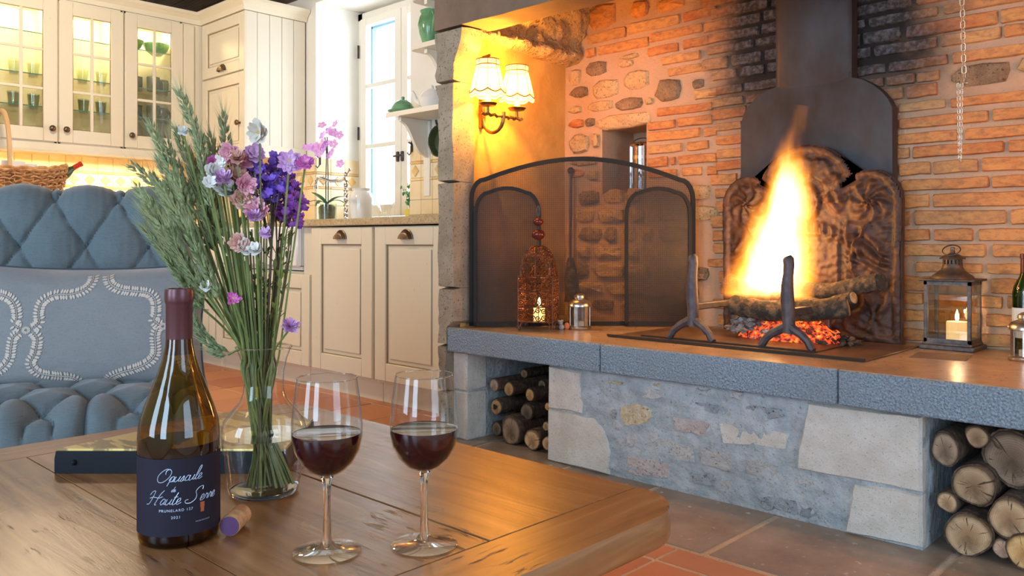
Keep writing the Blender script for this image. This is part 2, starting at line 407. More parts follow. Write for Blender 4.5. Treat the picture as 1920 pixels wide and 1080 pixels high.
MT = {}
def build_materials():
    g = MT
    g['brick'] = brick_mat(); g['mortar'] = mortar_mat()
    g['rubble'] = stone_mat('rubble_stone', (.52, .34, .17), (.66, .46, .24), (.25, .16, .09), 14, 90, .8, .9, .006)
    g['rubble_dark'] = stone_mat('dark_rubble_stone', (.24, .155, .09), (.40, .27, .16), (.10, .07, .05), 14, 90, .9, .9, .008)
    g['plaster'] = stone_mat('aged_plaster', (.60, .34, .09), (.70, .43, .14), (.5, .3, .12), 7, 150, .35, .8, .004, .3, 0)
    g['rock'] = stone_mat('rough_rock', (.46, .30, .15), (.66, .46, .24), (.16, .09, .05), 10, 60, .9, .85, .012, .42, 0)
    g['jamb'] = stone_mat('jamb_limestone', (.27, .215, .15), (.40, .33, .24), (.13, .11, .09), 8, 90, .6, .85, .004)
    g['lintel'] = stone_mat('lintel_stone', (.14, .088, .06), (.20, .13, .09), (.09, .06, .04), 6, 70, .25, .7, .003, .33, 0)
    g['hammered'] = hammered_mat()
    g['hearth_top'] = stone_mat('hearth_top_lamp_tone', (.38, .25, .15), (.50, .34, .21), (.22, .14, .09), 9, 45, .16, .24, .003, .38, 0)
    g['quoin'] = stone_mat('pale_limestone', (.62, .57, .49), (.74, .70, .64), (.36, .32, .27), 12, 170, .6, .85, .003, .40, .04)
    g['basemortar'] = stone_mat('grey_lime_render', (.36, .41, .44), (.58, .62, .63), (.27, .29, .30), 13, 100, .9, .9, .005, .40, 0)
    g['basestone'] = stone_mat('pale_rubble', (.46, .47, .47), (.66, .64, .60), (.30, .28, .26), 22, 90, .8, .85, .006, .4, .12)
    g['ochre'] = stone_mat('ochre_rubble', (.70, .62, .48), (.50, .36, .18), (.3, .2, .1), 22, 90, .8, .85, .006)
    g['pinkstone'] = stone_mat('pink_rubble', (.58, .52, .49), (.50, .41, .38), (.3, .22, .2), 22, 90, .8, .85, .006)
    g['greystone'] = stone_mat('blue_grey_rubble', (.34, .37, .40), (.46, .49, .51), (.15, .16, .18), 22, 90, .9, .85, .008)
    g['flag'] = stone_mat('flagstone', (.24, .165, .115), (.37, .27, .20), (.62, .52, .42), 5, 26, .2, .34, .003, .36, .12)
    g['grout'] = stone_mat('floor_grout', (.50, .38, .28), (.60, .48, .37), (.3, .2, .15), 9, 120, .5, .9, .003, .4, 0)
    g['terracotta'] = terracotta_mat()
    g['table_x'] = table_wood('table_wood_long', 'x'); g['table_y'] = table_wood('table_wood_end', 'y')
    g['groove'] = mat('dark_wood_groove', (.035, .016, .008), .8)
    g['cream'] = cream_mat(); g['cream_light'] = cream_mat('cream_paint_pale', (.80, .73, .58), (.84, .79, .67))
    g['glaze'] = mat('brown_glaze', (.34, .23, .11), .5)
    g['white'] = mat('white_wall_paint', (.80, .77, .70), .8, col2=(.84, .82, .77), ns=3, bump=.05, bs=30)
    g['whitewood'] = mat('white_gloss_wood', (.82, .79, .70), .35)
    g['ceramic'] = mat('white_ceramic', (.86, .85, .82), .12)
    g['granite'] = granite_mat()
    g['tile'] = mat('cream_tile', (.80, .62, .34), .3, col2=(.84, .70, .46), ns=8, rnd=.06)
    g['tile_pale'] = mat('pale_tile', (.84, .74, .55), .3, col2=(.80, .68, .46), ns=8, rnd=.05)
    g['diamond'] = mat('ochre_tile', (.66, .40, .12), .3, col2=(.74, .54, .26), ns=6, rnd=.25)
    g['iron'] = mat('black_iron', (.045, .045, .055), .5, .6, col2=(.09, .075, .07), ns=18, bump=.4, bs=90)
    g['andiron'] = mat('forged_iron', (.13, .105, .105), .55, .55, col2=(.075, .065, .075), ns=30, bump=.5, bs=120)
    g['castiron'] = mat('rusty_cast_iron', (.040, .017, .010), .55, .15, col2=(.085, .035, .017), ns=12, bump=.6, bs=110, rough2=.62)
    g['hood'] = mat('sooty_steel', (.048, .052, .062), .45, .3, col2=(.024, .016, .012), ns=3.6, st=(1, 1, .5), bump=.12, bs=25, rough2=.6, coord='World')
    g['hearthplate'] = mat('rusted_steel_plate', (.20, .12, .075), .4, .3, col2=(.11, .07, .05), ns=6, bump=.15, bs=50)
    g['dark_screen'] = mat('dark_metal_frame', (.014, .013, .013), .8, 0)
    g['bronze'] = mat('antique_bronze', (.13, .085, .055), .38, .85, col2=(.22, .15, .10), ns=30)
    g['brass'] = mat('aged_brass', (.30, .17, .06), .35, .9, col2=(.16, .09, .035), ns=40, bump=.3, bs=200)
    g['steel'] = mat('brushed_steel', (.62, .58, .53), .25, 1)
    g['chrome'] = mat('chrome', (.8, .8, .82), .08, 1)
    g['silver'] = mat('silver_tin', (.58, .52, .44), .28, .9, col2=(.40, .34, .28), ns=40, bump=.2, bs=150)
    g['pewter'] = mat('weathered_pewter', (.085, .08, .085), .5, .5, col2=(.17, .14, .12), ns=60, bump=.5, bs=160)
    g['rustlantern'] = mat('brown_lantern_metal', (.12, .085, .055), .5, .5, col2=(.07, .05, .04), ns=40, bump=.3, bs=160)
    g['moroccan'] = mat('copper_filigree', (.10, .036, .02), .45, .6, col2=(.19, .07, .03), ns=60)
    g['bead'] = mat('red_brown_bead', (.12, .02, .012), .12, .1, coat=None) if False else mat('red_brown_bead', (.12, .02, .012), .12, .1)
    g['candle'] = mat('candle_wax', (.9, .78, .5), .5, Subsurface_Weight=0, Emission_Color=(1, .62, .22, 1), Emission_Strength=.9)
    g['redwax'] = mat('red_wax', (.5, .015, .015), .35)
    g['bark'] = bark_mat()
    g['cut_pale'] = endgrain_mat('cut_wood_pale', (.48, .29, .15), (.68, .46, .26))
    g['cut_dark'] = endgrain_mat('cut_wood_dark', (.26, .17, .11), (.40, .28, .18), (.14, .09, .05))
    g['cut_orange'] = endgrain_mat('cut_wood_orange', (.66, .36, .13), (.75, .47, .2), (.4, .2, .07), .35)
    g['cut_pink'] = endgrain_mat('cut_wood_pink', (.66, .42, .30), (.74, .50, .36), (.5, .28, .18), .3)
    g['char'] = mat('charred_bark', (.035, .028, .022), .9, col2=(.20, .12, .06), ns=38, bump=1, bs=70, bd=.008, lo=.45, hi=.7)
    g['ash'] = mat('pale_ash', (.42, .38, .36), .95, col2=(.12, .10, .10), ns=26, bump=1, bs=80, bd=.006)
    g['blue_fabric'] = fabric_mat('blue_linen', (.066, .096, .112), (.130, .170, .186))
    g['pillow_fabric'] = fabric_mat('grey_blue_linen', (.145, .150, .155), (.225, .230, .232), 1300)
    g['embroidery'] = mat('beige_embroidery', (.56, .47, .40), .8)
    g['button'] = mat('dark_button', (.045, .06, .075), .8)
    g['box_black'] = mat('black_leatherette', (.010, .012, .016), .6, bump=.2, bs=300, Specular_IOR_Level=.15)
    g['box_gold'] = mat('golden_inlay', (.50, .36, .10), .3, .3, col2=(.20, .13, .035), ns=14, st=(1, 3.5, 1), lo=.47, hi=.53, detail=3)
    g['wine'] = mat('red_wine', (.025, .002, .004), .03)
    g['wine_surface'] = mat('red_wine_surface', (.05, .006, .008), .03)
    g['bottle_glass'] = thin_glass('olive_bottle_glass', (.60, .42, .08), .02, .95)
    g['bottle_green'] = thin_glass('green_bottle_glass', (.16, .38, .05), .03, .9)
    g['label'] = mat('slate_label', (.020, .017, .028), .7, Specular_IOR_Level=.15)
    g['ink'] = mat('silver_lettering', (.50, .56, .72), .35, .2)
    g['seal'] = mat('orange_seal', (.40, .10, .03), .5)
    g['capsule'] = mat('burgundy_capsule', (.095, .03, .035), .32, .35)
    g['red_capsule'] = mat('red_foil', (.55, .03, .02), .3, .3)
    g['cork'] = mat('cork', (.62, .36, .17), .8, col2=(.42, .21, .09), ns=90, bump=.4, bs=200)
    g['cork_wine'] = mat('wine_stained_cork', (.10, .035, .12), .6)
    g['thin'] = thin_glass('clear_glass', (.985, .99, .985), .012, 1.15, extra=.45)
    g['pane'] = thin_glass('window_pane', (.97, .985, 1), .0, .7)
    g['cabinet_pane'] = thin_glass('cabinet_pane', (.96, .97, .94), .01, .7)
    g['mirror_glass'] = thin_glass('reflective_glass', (.55, .48, .42), .30, .6, .05)
    g['thick'] = clear_glass('thick_glass', (1, 1, 1), 1.48)
    g['smoky'] = thin_glass('sooty_pane', (.86, .84, .80), .03, .7)
    g['shelfglass'] = mat('glass_shelf', (.10, .28, .22), .1)
    g['aqua'] = thin_glass('pale_green_glass', (.90, .96, .86), .05, .9)
    g['greencer'] = mat('green_glaze', (.10, .26, .12), .12, col2=(.20, .42, .22), ns=10, coord='Object')
    g['mug'] = mat('grey_green_mug', (.16, .19, .15), .25, col2=(.28, .30, .22), ns=12)
    g['darkgreen'] = mat('dark_green_enamel', (.03, .05, .022), .3)
    g['leaf'] = mat('plant_leaf', (.04, .20, .05), .35, col2=(.10, .36, .12), ns=30)
    g['orchidleaf'] = mat('orchid_leaf', (.10, .24, .12), .35)
    g['yellow'] = mat('yellow_pot', (.80, .62, .10), .4)
    g['wicker'] = mat('wicker', (.40, .17, .06), .5, col2=(.62, .33, .13), ns=40, rnd=.2)
    g['wickerpale'] = mat('pale_cane', (.62, .38, .17), .45)
    g['paper'] = mat('paper', (.78, .76, .70), .8)
    g['grass'] = mat('dried_grass_green', (.15, .20, .085), .65, col2=(.27, .30, .135), ns=14, rnd=.22)
    g['awn'] = mat('grass_awns', (.36, .38, .20), .6, rnd=.2)
    g['stem'] = mat('flower_stem', (.17, .20, .05), .5, col2=(.10, .13, .03), ns=30, rnd=.25)
    g['browntwig'] = mat('brown_stem', (.10, .08, .04), .7)
    for k, a, b in (('violet', (.15, .07, .56), (.30, .14, .70)), ('purple', (.24, .04, .34), (.36, .12, .52)), ('mauve', (.50, .22, .50), (.70, .48, .72)),
                    ('pink', (.72, .30, .42), (.80, .46, .52)), ('salmon', (.64, .33, .28), (.74, .46, .38)), ('whitepetal', (.86, .84, .80), (.92, .90, .87)),
                    ('magenta', (.52, .06, .36), (.70, .22, .52)), ('orchid', (.72, .32, .78), (.84, .56, .88)), ('greige', (.60, .54, .46), (.70, .64, .56))):
        g[k] = mat(k+'_petal', a, .6, col2=b, ns=60)
    g['flowercentre'] = mat('flower_centre', (.55, .35, .12), .8)
    g['wood_ceiling'] = mat('dark_plank_wood', (.13, .085, .06), .6, col2=(.24, .16, .11), ns=4, st=(1, 12, 12), coord='World', bump=.2, bs=10)
    # translucent lampshade
    t = NT('lampshade_fabric'); t.set((.95, .80, .50), .8, Emission_Color=(1, .70, .28, 1), Emission_Strength=1.5)
    tr = t.node('ShaderNodeBsdfTransparent'); tr.inputs[0].default_value = (1, .86, .62, 1); mx = t.node('ShaderNodeMixShader'); mx.inputs[0].default_value = .62
    t.l.new(tr.outputs[0], mx.inputs[1]); t.l.new(t.p.outputs[0], mx.inputs[2]); t.l.new(mx.outputs[0], t.out.inputs[0]); g['shade'] = t.m
    g['candletube'] = glow('lit_candle_tube', (1, .66, .26), 2.0, (.9, .7, .4))
    g['trimbrown'] = mat('brown_trim', (.22, .075, .008), .7)
    # wire mesh of the fire screen: open weave too fine to model singly
    t = NT('fine_wire_mesh'); tr = t.node('ShaderNodeBsdfTransparent'); df = t.node('ShaderNodeBsdfPrincipled'); df.inputs['Base Color'].default_value = (.035, .024, .016, 1); df.inputs['Roughness'].default_value = .5; df.inputs['Metallic'].default_value = .3
    vv = t.coord('Object', (1, 1, 1)); sp = t.node('ShaderNodeSeparateXYZ'); t.l.new(vv, sp.inputs[0])
    fx = t.math('ABSOLUTE', t.math('SINE', t.math('MULTIPLY', sp.outputs[0], 1100))); fz = t.math('ABSOLUTE', t.math('SINE', t.math('MULTIPLY', sp.outputs[2], 1100)))
    hole = t.math('MULTIPLY', t.math('GREATER_THAN', fx, .56), t.math('GREATER_THAN', fz, .56))
    mx = t.node('ShaderNodeMixShader'); t.l.new(hole, mx.inputs[0]); t.l.new(df.outputs[0], mx.inputs[1]); t.l.new(tr.outputs[0], mx.inputs[2]); t.l.new(mx.outputs[0], t.out.inputs[0]); g['mesh'] = t.m
    # embers
    t = NT('glowing_embers'); c = t.coord('World'); n = t.noise(c, 55, 4, .6)
    f = t.ramp(n, [(.42, (.02, .0, .0)), (.52, (.9, .06, .01)), (.64, (1, .30, .03)), (.76, (1, .65, .2))])
    t.set((.12, .06, .04), .9, 0, t.bump(n, .8, .006)); t.l.new(f, t.p.inputs['Emission Color']); t.val(t.p.inputs['Emission Strength'], 1.5); g['ember'] = t.m
build_materials()
# ================================================================== SETTING
YW = 2.96          # brick back wall of the fireplace
YB = 2.25          # face of the hearth base
ZS = .444          # top of the hearth
YK = 3.08          # kitchen window wall
XL = -5.80         # kitchen left wall
ZC = 2.43
def poly_at(pts, **k): return [at(*p, **k) for p in pts]

# ---- floor: grout bed + terracotta tiles + flagstones
fl = MB().box(-5.95, 2.4, -2.7, 3.2, -.12, -.002).build('floor', MT['grout']); struct(fl)
tile_mesh = MB().box(-.1484, .1484, -.1484, .1484, -.03, 0, .004).build('floor_tile', MT['terracotta'], fl)
first = True
def place_tile(x, y, sx=1, sy=1):
    global first
    o = tile_mesh if first else tile_mesh.copy()
    if not first: COL.objects.link(o)
    first = False
    o.location = (x, y, U(-.001, .001)); o.scale = (sx, sy, 1); o.parent = fl
for j in range(7):
    yy = 1.73-.15-j*.3
    for i in range(21):
        xx = -5.55+i*.3+.035
        if xx > .2: continue
        if j > 3 and xx < -3.4: continue
        place_tile(xx, yy)
for i in range(21):                       # cut row against the flagstones
    xx = -5.55+i*.3+.035
    if xx < .3: place_tile(xx, 1.785, 1, .32)
for j in range(3):
    for i in range(10):
        xx = -5.55+i*.3+.035
        if xx < -2.75: place_tile(xx, 1.84+.15+j*.3)
# flagstone strip along the hearth
xs = [-2.74, -2.30, -1.86, -1.50, -1.095, -.635, -.17, .3]
for a, b in zip(xs[:-1], xs[1:]):
    g = .010
    poly = [(a+g, 1.842+U(0, .006)), (b-g, 1.842+U(0, .006)), (b-g+U(-.004, .004), 2.9), (a+g+U(-.004, .004), 2.9)]
    MB().prism(poly, -.03, U(.000, .0025), 'z', .005).build('flagstone', MT['flag'], fl, ang=30)

# ---- ceiling planks
ce = MB().box(-5.95, 2.4, -2.7, 3.2, ZC+.02, ZC+.12).build('ceiling', MT['wood_ceiling']); struct(ce)
pl = MB().box(-5.85, -2.3, -.085, .085, ZC-.01, ZC+.025, .004).build('ceiling_plank', MT['wood_ceiling'], ce)
for i in range(14):
    o = pl if i == 0 else pl.copy()
    if i: COL.objects.link(o); o.parent = ce
    o.location = (0, 3.0-i*.18, 0)

# ---- kitchen walls
wk = MB()
X0, X1, ZW = -4.74, -3.757, 2.36
wk.box(-5.95, X0, YK, 3.55, 0, ZC+.02); wk.box(X1, -2.45, YK, 3.55, 0, ZC+.02); wk.box(X0, X1, YK, 3.55, ZW, ZC+.02); wk.box(X0, X1, YK, 3.55, 0, .86)
wwin = wk.build('wall_window', MT['white']); struct(wwin)
wleft = MB().box(-5.95, XL, -2.7, 3.1, 0, ZC+.02).build('wall_kitchen', MT['white']); struct(wleft)
# rear wall and right wall with tall window openings (daylight)
rr = MB(); zs0, zs1 = .45, 2.25
rr.box(-5.95, -2.28, -2.7, -2.52, 0, ZC+.02); rr.box(-1.22, -.28, -2.7, -2.52, 0, ZC+.02); rr.box(.78, 2.4, -2.7, -2.52, 0, ZC+.02)
for a, b in ((-2.28, -1.22), (-.28, .78)): rr.box(a, b, -2.7, -2.52, 0, .38); rr.box(a, b, -2.7, -2.52, 2.32, ZC+.02)
struct(rr.build('wall_rear', MT['white']))
r2 = MB(); r2.box(2.3, 2.45, -2.7, -.15, 0, ZC+.02); r2.box(2.3, 2.45, 1.25, 3.2, 0, ZC+.02); r2.box(2.3, 2.45, -.15, 1.25, 0, .38); r2.box(2.3, 2.45, -.15, 1.25, 2.32, ZC+.02)
struct(r2.build('wall_right', MT['white']))

# ---- kitchen window (in the reveal)
win = MB()
yF = 3.42
fx0, fx1, fz0, fz1 = X0+.002, X1-.002, .905, 2.345
win.box(fx0, fx0+.045, yF, yF+.07, fz0, fz1); win.box(fx1-.045, fx1, yF, yF+.07, fz0, fz1); win.box(fx0, fx1, yF, yF+.07, fz1-.045, fz1); win.box(fx0, fx1, yF, yF+.07, fz0, fz0+.04)
wo = win.build('window_1', MT['whitewood']); struct(wo)
def casement(xa, xb, hinge_left):
    m = MB(); z0, z1 = .95, 2.30; s = .062; y0, y1 = yF-.018, yF+.03
    m.box(xa, xa+s, y0, y1, z0, z1, .003); m.box(xb-s, xb, y0, y1, z0, z1, .003); m.box(xa+s, xb-s, y0, y1, z0, z0+.075, .003); m.box(xa+s, xb-s, y0, y1, z1-.05, z1, .003)
    c = m.build('casement', MT['whitewood'], wo)
    zz = [z0+.075, 1.425, 1.835, z1-.05]
    for z in zz[1:3]: MB().box(xa+s, xb-s, y0+.004, y1-.004, z-.014, z+.014, .003).build('muntin', MT['whitewood'], c)
    for a, b in zip(zz[:-1], zz[1:]):
        MB().box(xa+s-.004, xb-s+.004, yF+.008, yF+.012, a, b).build('pane', MT['pane'], c)
    # outer glazing rebate; its sky-blue reflection is put into the bead colour
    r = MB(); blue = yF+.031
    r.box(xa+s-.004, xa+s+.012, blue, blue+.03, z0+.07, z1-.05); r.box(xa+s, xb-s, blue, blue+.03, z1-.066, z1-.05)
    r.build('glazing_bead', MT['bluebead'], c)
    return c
MT['bluebead'] = mat('blue_paint_and_sky_tint', (.20, .42, .55), .5)  # sky reflection tint on the beads, plain paint on the shutter
cl = casement(X0+.05, -4.252, True); cr = casement(-4.246, X1-.05, False)
h = MB()
for z in (2.08, 1.52): h.box(X0+.030, X0+.040, yF-.03, yF-.016, z-.045, z+.045, .002)
h.build('hinge', MT['iron'], wo)
h = MB(); h.box(-4.285, -4.263, yF-.032, yF-.016, 1.30, 1.365, .003); h.box(-4.238, -4.216, yF-.032, yF-.016, 1.30, 1.365, .003); h.tube([(-4.30, yF-.037, 1.335), (-4.21, yF-.037, 1.34)], .006, 8)
h.build('window_latch', MT['iron'], wo)
# stone house opposite, far outside the window
hs = thing('house', 'pale sunlit house wall outside beyond the kitchen window', 'house', (-9.5, 12, -.1))
MB().box(-14, -5.0, 12, 14, -.1, 4.4).build('wall', MT['cream_light'], hs)
MB().prism([(11.7, 4.35), (13, 5.2), (14.3, 4.35)], -14.3, -4.7, 'x').build('roof', MT['terracotta'], hs)
MB().box(-10.2, -9.3, 11.96, 12.02, 2.2, 3.5).build('shutter', MT['bluebead'], hs)

# ================================================================== BRICK WALL OF THE FIREPLACE
NX0, NX1, NZ0, NZ1 = -2.272, -2.035, .995, 1.287
bw = MB()
for a, b, c, d in ((-2.60, NX0, .3, 2.42), (NX1, 1.3, .3, 2.42), (NX0, NX1, .3, NZ0), (NX0, NX1, NZ1, 2.42)):
    bw.box(a, b, YW, YW+.04, c, d)
bw.box(NX0-.02, NX1+.02, YW+.24, YW+.27, NZ0-.02, NZ1+.02)
bw.box(NX0-.02, NX0, YW+.04, YW+.27, NZ0-.02, NZ1+.02); bw.box(NX1, NX1+.02, YW+.04, YW+.27, NZ0-.02, NZ1+.02)
bw.box(NX0, NX1, YW+.04, YW+.27, NZ0-.02, NZ0); bw.box(NX0, NX1, YW+.04, YW+.27, NZ1, NZ1+.02)
wall = bw.build('wall_back', MT['mortar']); struct(wall)
def unit_brick(seed, rough=.05, n=10, corner=.12):
    rs = random.Random(seed); m = MB(); pts = []
    per = [(-.5, -.5), (0-.17, -.5), (.17, -.5), (.5, -.5), (.5, .5), (.17, .5), (-.17, .5), (-.5, .5)]
    out = []
    for i, (x, z) in enumerate(per):
        if abs(x) == .5:
            cx, cz = corner*.16*(1 if x < 0 else -1), corner*(1 if z < 0 else -1)
            a = (x, z+cz*(1+rs.uniform(-.5, .5))); b = (x+cx*(1+rs.uniform(-.5, .5)), z)
            out += [a, b] if (x < 0) == (z < 0) else [b, a]
        else: out.append((x, z))
    out = [(x+rs.uniform(-rough, rough)*.12, z+rs.uniform(-rough, rough)) for x, z in out]
    n = len(out)
    vs = [(x, 1, z) for x, z in out]+[(x, .25, z) for x, z in out]+[(x*.975, rs.uniform(-.12, .12), z*.86) for x, z in out]
    fs = [((k*n+i), (k*n+(i+1) % n), ((k+1)*n+(i+1) % n), ((k+1)*n+i)) for k in range(2) for i in range(n)]
    m.add(vs, fs+[tuple(2*n+i for i in range(n))]); return m
def mesh_of(m, name, mt):
    o = m.build(name, mt, ang=35); me = o.data; bpy.data.objects.remove(o); return me
BM = [mesh_of(unit_brick(i, .055), 'brick', MT['brick']) for i in range(12)]
def lump(seed, n=9, ir=.16):
    rs = random.Random(seed+50); out = []
    for i in range(n):
        a = 2*PI*i/n+rs.uniform(-.12, .12); r = .5*(1+rs.uniform(-ir, ir*.4))
        c, s_ = math.cos(a), math.sin(a); k = (abs(c)**4+abs(s_)**4)**-.25
        out.append((c*r*k, s_*r*k))
    m = MB(); vs = [(x, 1, z) for x, z in out]+[(x, .2, z) for x, z in out]+[(x*.82, rs.uniform(-.25, .1), z*.82) for x, z in out]+[(0, rs.uniform(-.35, -.1), 0)]
    fs = [((k*n+i), (k*n+(i+1) % n), ((k+1)*n+(i+1) % n), ((k+1)*n+i)) for k in range(2) for i in range(n)]
    m.add(vs, fs+[(2*n+i, 2*n+(i+1) % n, 3*n) for i in range(n)]); return m
SM = {k: [mesh_of(lump(i), 'stone', MT[k]) for i in range(6)] for k in ('rubble', 'rubble_dark', 'brick')}
def put(name, me, x0, x1, zc, h, proud=.012, y=YW):
    o = bpy.data.objects.new(name, me); COL.objects.link(o); o.parent = wall
    o.location = ((x0+x1)/2, y-proud, zc); o.scale = (abs(x1-x0), .03, h); o.rotation_euler = (0, U(-.006, .006), 0); return o
def bpx(x0, x1, yc, hpx, kind='brick'):
    a = at(x0, yc, y=YW); b = at(x1, yc, y=YW); c = at((x0+x1)/2, yc, y=YW)
    d = (at((x0+x1)/2, yc-hpx/2, y=YW)-at((x0+x1)/2, yc+hpx/2, y=YW)).z*1.12
    if kind == 'brick': put('brick', random.choice(BM), a.x, b.x, c.z, d, U(.008, .015))
    else: put('stone', random.choice(SM[kind]), a.x, b.x, c.z, d, U(.008, .016))
B = 'brick'; S = 'rubble'; D = 'rubble_dark'
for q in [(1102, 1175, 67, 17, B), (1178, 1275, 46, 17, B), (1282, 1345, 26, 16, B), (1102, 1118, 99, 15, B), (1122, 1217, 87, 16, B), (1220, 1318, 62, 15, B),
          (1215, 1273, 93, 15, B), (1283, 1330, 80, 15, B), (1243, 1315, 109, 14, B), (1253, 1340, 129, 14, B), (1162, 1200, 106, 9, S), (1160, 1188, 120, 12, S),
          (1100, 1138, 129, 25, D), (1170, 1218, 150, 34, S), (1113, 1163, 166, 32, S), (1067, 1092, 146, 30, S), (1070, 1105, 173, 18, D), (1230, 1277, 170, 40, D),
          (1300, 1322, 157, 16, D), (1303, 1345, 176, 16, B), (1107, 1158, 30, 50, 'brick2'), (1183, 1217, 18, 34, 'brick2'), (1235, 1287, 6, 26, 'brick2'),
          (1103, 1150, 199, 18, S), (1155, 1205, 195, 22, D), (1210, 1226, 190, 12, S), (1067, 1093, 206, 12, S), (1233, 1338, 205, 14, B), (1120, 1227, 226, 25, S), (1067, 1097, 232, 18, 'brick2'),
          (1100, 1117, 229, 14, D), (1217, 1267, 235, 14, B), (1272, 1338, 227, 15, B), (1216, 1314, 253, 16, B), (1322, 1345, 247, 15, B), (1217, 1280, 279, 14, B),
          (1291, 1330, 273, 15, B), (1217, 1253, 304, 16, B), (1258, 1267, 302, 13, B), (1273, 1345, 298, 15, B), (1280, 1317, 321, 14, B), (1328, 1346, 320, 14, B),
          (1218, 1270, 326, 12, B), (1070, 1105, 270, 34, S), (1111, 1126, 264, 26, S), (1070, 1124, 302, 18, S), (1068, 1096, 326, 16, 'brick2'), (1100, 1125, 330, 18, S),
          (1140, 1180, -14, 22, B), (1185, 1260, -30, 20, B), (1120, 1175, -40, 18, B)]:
    bpx(q[0], q[1], q[2], q[3], 'brick' if q[4] == 'brick2' else q[4]) if q[4] != 'brick2' else put('stone', random.choice(SM['brick']), at(q[0], q[2], y=YW).x, at(q[1], q[2], y=YW).x, at((q[0]+q[1])/2, q[2], y=YW).z, q[3]*.00225, .012)
rows = [(.455, .49), (.52, .554), (.578, .611), (.623, .666), (.685, .7135), (.739, .773), (.79, .824), (.843, .884), (.901, .94), (.958, .99), (1.011, 1.048), (1.068, 1.10),
        (1.115, 1.147), (1.168, 1.2), (1.225, 1.252), (1.271, 1.308), (1.32, 1.349), (1.367, 1.397), (1.427, 1.46), (1.473, 1.512), (1.533, 1.56), (1.578, 1.61), (1.626, 1.66), (1.675, 1.71), (1.725, 1.76), (1.775, 1.81)]
J = {0: [1690, 1752, 1830, 1925], 1: [1690, 1745, 1782, 1850, 1925], 2: [1690, 1741, 1840, 1890, 1925], 3: [1690, 1746, 1858, 1908], 4: [1718, 1852, 1925], 5: [1690, 1850, 1862, 1990], 6: [1690, 1744, 1753, 1825, 1836, 1960],
     7: [1690, 1707, 1716, 1888, 1896, 1970], 8: [1692, 1743, 1750, 1940], 9: [1692, 1855, 1861, 1990], 10: [1688, 1746, 1750, 1835, 1842, 1960], 11: [1683, 1706, 1713, 1883, 1893, 1970],
     12: [1684, 1796, 1811, 1960], 13: [1687, 1853, 1862, 1970], 14: [1686, 1773, 1783, 1960], 15: [1702, 1758], 16: [1665, 1717, 1721, 1763], 17: [1668, 1778, 1787, 1950], 18: [1640, 1758, 1766, 1878, 1884, 1960],
     19: [1620, 1690, 1700, 1871, 1877, 1960], 20: [1630, 1760, 1770, 1925]}
for k, (z0, z1) in enumerate(rows):
    zc, hh = (z0+z1)/2, (z1-z0)*1.16
    # right of the flue: joints measured where they can be read
    if k in J:
        j = J[k]; pyz = lambda px, z: HY-(z-CAMZ)*FPX/2.6
        xs_ = [at(p, 400, y=YW).x for p in j]
        if len(xs_) in (2, 4, 6): prs = [(xs_[i], xs_[i+1]) for i in range(0, len(xs_), 2)]
        else: prs = [(xs_[i], xs_[i+1]-.014) for i in range(len(xs_)-1)]
        for a, b in prs: put('brick', random.choice(BM), a, b, zc, hh, U(.009, .016))
        if k > 10: put('brick', random.choice(BM), -1.16+U(0, .02), prs[0][0]-.012, zc, hh, .012)
    else:
        x = -1.16
        while x < -.6:
            L = U(.16, .27); put('brick', random.choice(BM), x, x+L, zc, hh, U(.009, .016)); x += L+.014
    x = max(-.60, (xs_[-1]+.012) if k in J and len(xs_) % 2 == 0 else ((xs_[-1]) if k in J else x))
    while x < .25 and k < 24:
        L = U(.17, .28); put('brick', random.choice(BM), x, x+L, zc, hh, U(.009, .016)); x += L+.014
    # left of the flue
    x = -1.735+U(-.03, .02) if k > 9 else -1.74+U(0, .06)
    if k in (11, 12, 13, 14): x = -1.70
    while x < (-1.42 if k > 14 else -1.55):
        L = U(.10, .25); put('brick', random.choice(BM), x, x+L, zc, hh, U(.009, .016)); x += L+.014
put('stone', SM['rubble_dark'][2], at(1780, 140, y=YW).x, at(1904, 140, y=YW).x, 1.318, .078, .012)
put('stone', SM['rubble'][3], at(1908, 140, y=YW).x, at(1960, 140, y=YW).x, 1.33, .05, .012)
# rubble courses low down behind the screen
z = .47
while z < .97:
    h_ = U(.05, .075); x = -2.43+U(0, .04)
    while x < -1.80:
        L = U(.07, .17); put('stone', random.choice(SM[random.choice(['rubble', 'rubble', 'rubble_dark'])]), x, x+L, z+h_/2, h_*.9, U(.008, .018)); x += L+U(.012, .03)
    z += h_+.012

# ================================================================== FIREPLACE BODY
fp = thing('fireplace', 'large open stone fireplace with raised hearth and brick back', 'fireplace', (-1.2, 2.6, 0))
# core of the hearth base with the two log holes
bx_ = MB()
bx_.box(-2.52, -2.389, YB, 2.96, 0, .352); bx_.box(-1.965, -.706, YB, 2.96, 0, .352); bx_.box(-.13, .6, YB, 2.96, 0, .352)
bx_.box(-2.389, -1.965, 2.84, 2.96, 0, .352); bx_.box(-.706, -.13, 2.84, 2.96, 0, .352)
bx_.build('base_wall', MT['basemortar'], fp)
m = MB()
def rf(u, v):
    x = -1.964+u*1.257; z = .001+v*.348
    e = min(u, 1-u, v, 1-v); f = min(1, e*14)
    return (x, YB-.001-f*(.0035+.007*fbm(Vector((x*9, z*15, 2)), 5)+.004*noise.noise(Vector((x*45, z*55, 7)))), z)
grid(m, 150, 44, rf); m.build('render_face', MT['basemortar'], fp, ang=80)
YF = 2.2
for a, b in ((-2.459, -1.7015), (-1.6985, -.9055), (-.9025, -.12), (-.117, .62)):
    sl = MB().box(a, b, YF, 2.985 if a > -2 else 2.985, .350, ZS, .004).build('hearth_slab', MT['hammered'], fp)
    # polished top skin of the same slab, warm lamplight put into its colour
    MB().box(a+.002, b-.002, YF+.006, 2.96, ZS-.003, ZS+.0015).build('slab_top', MT['hearth_top'], sl)
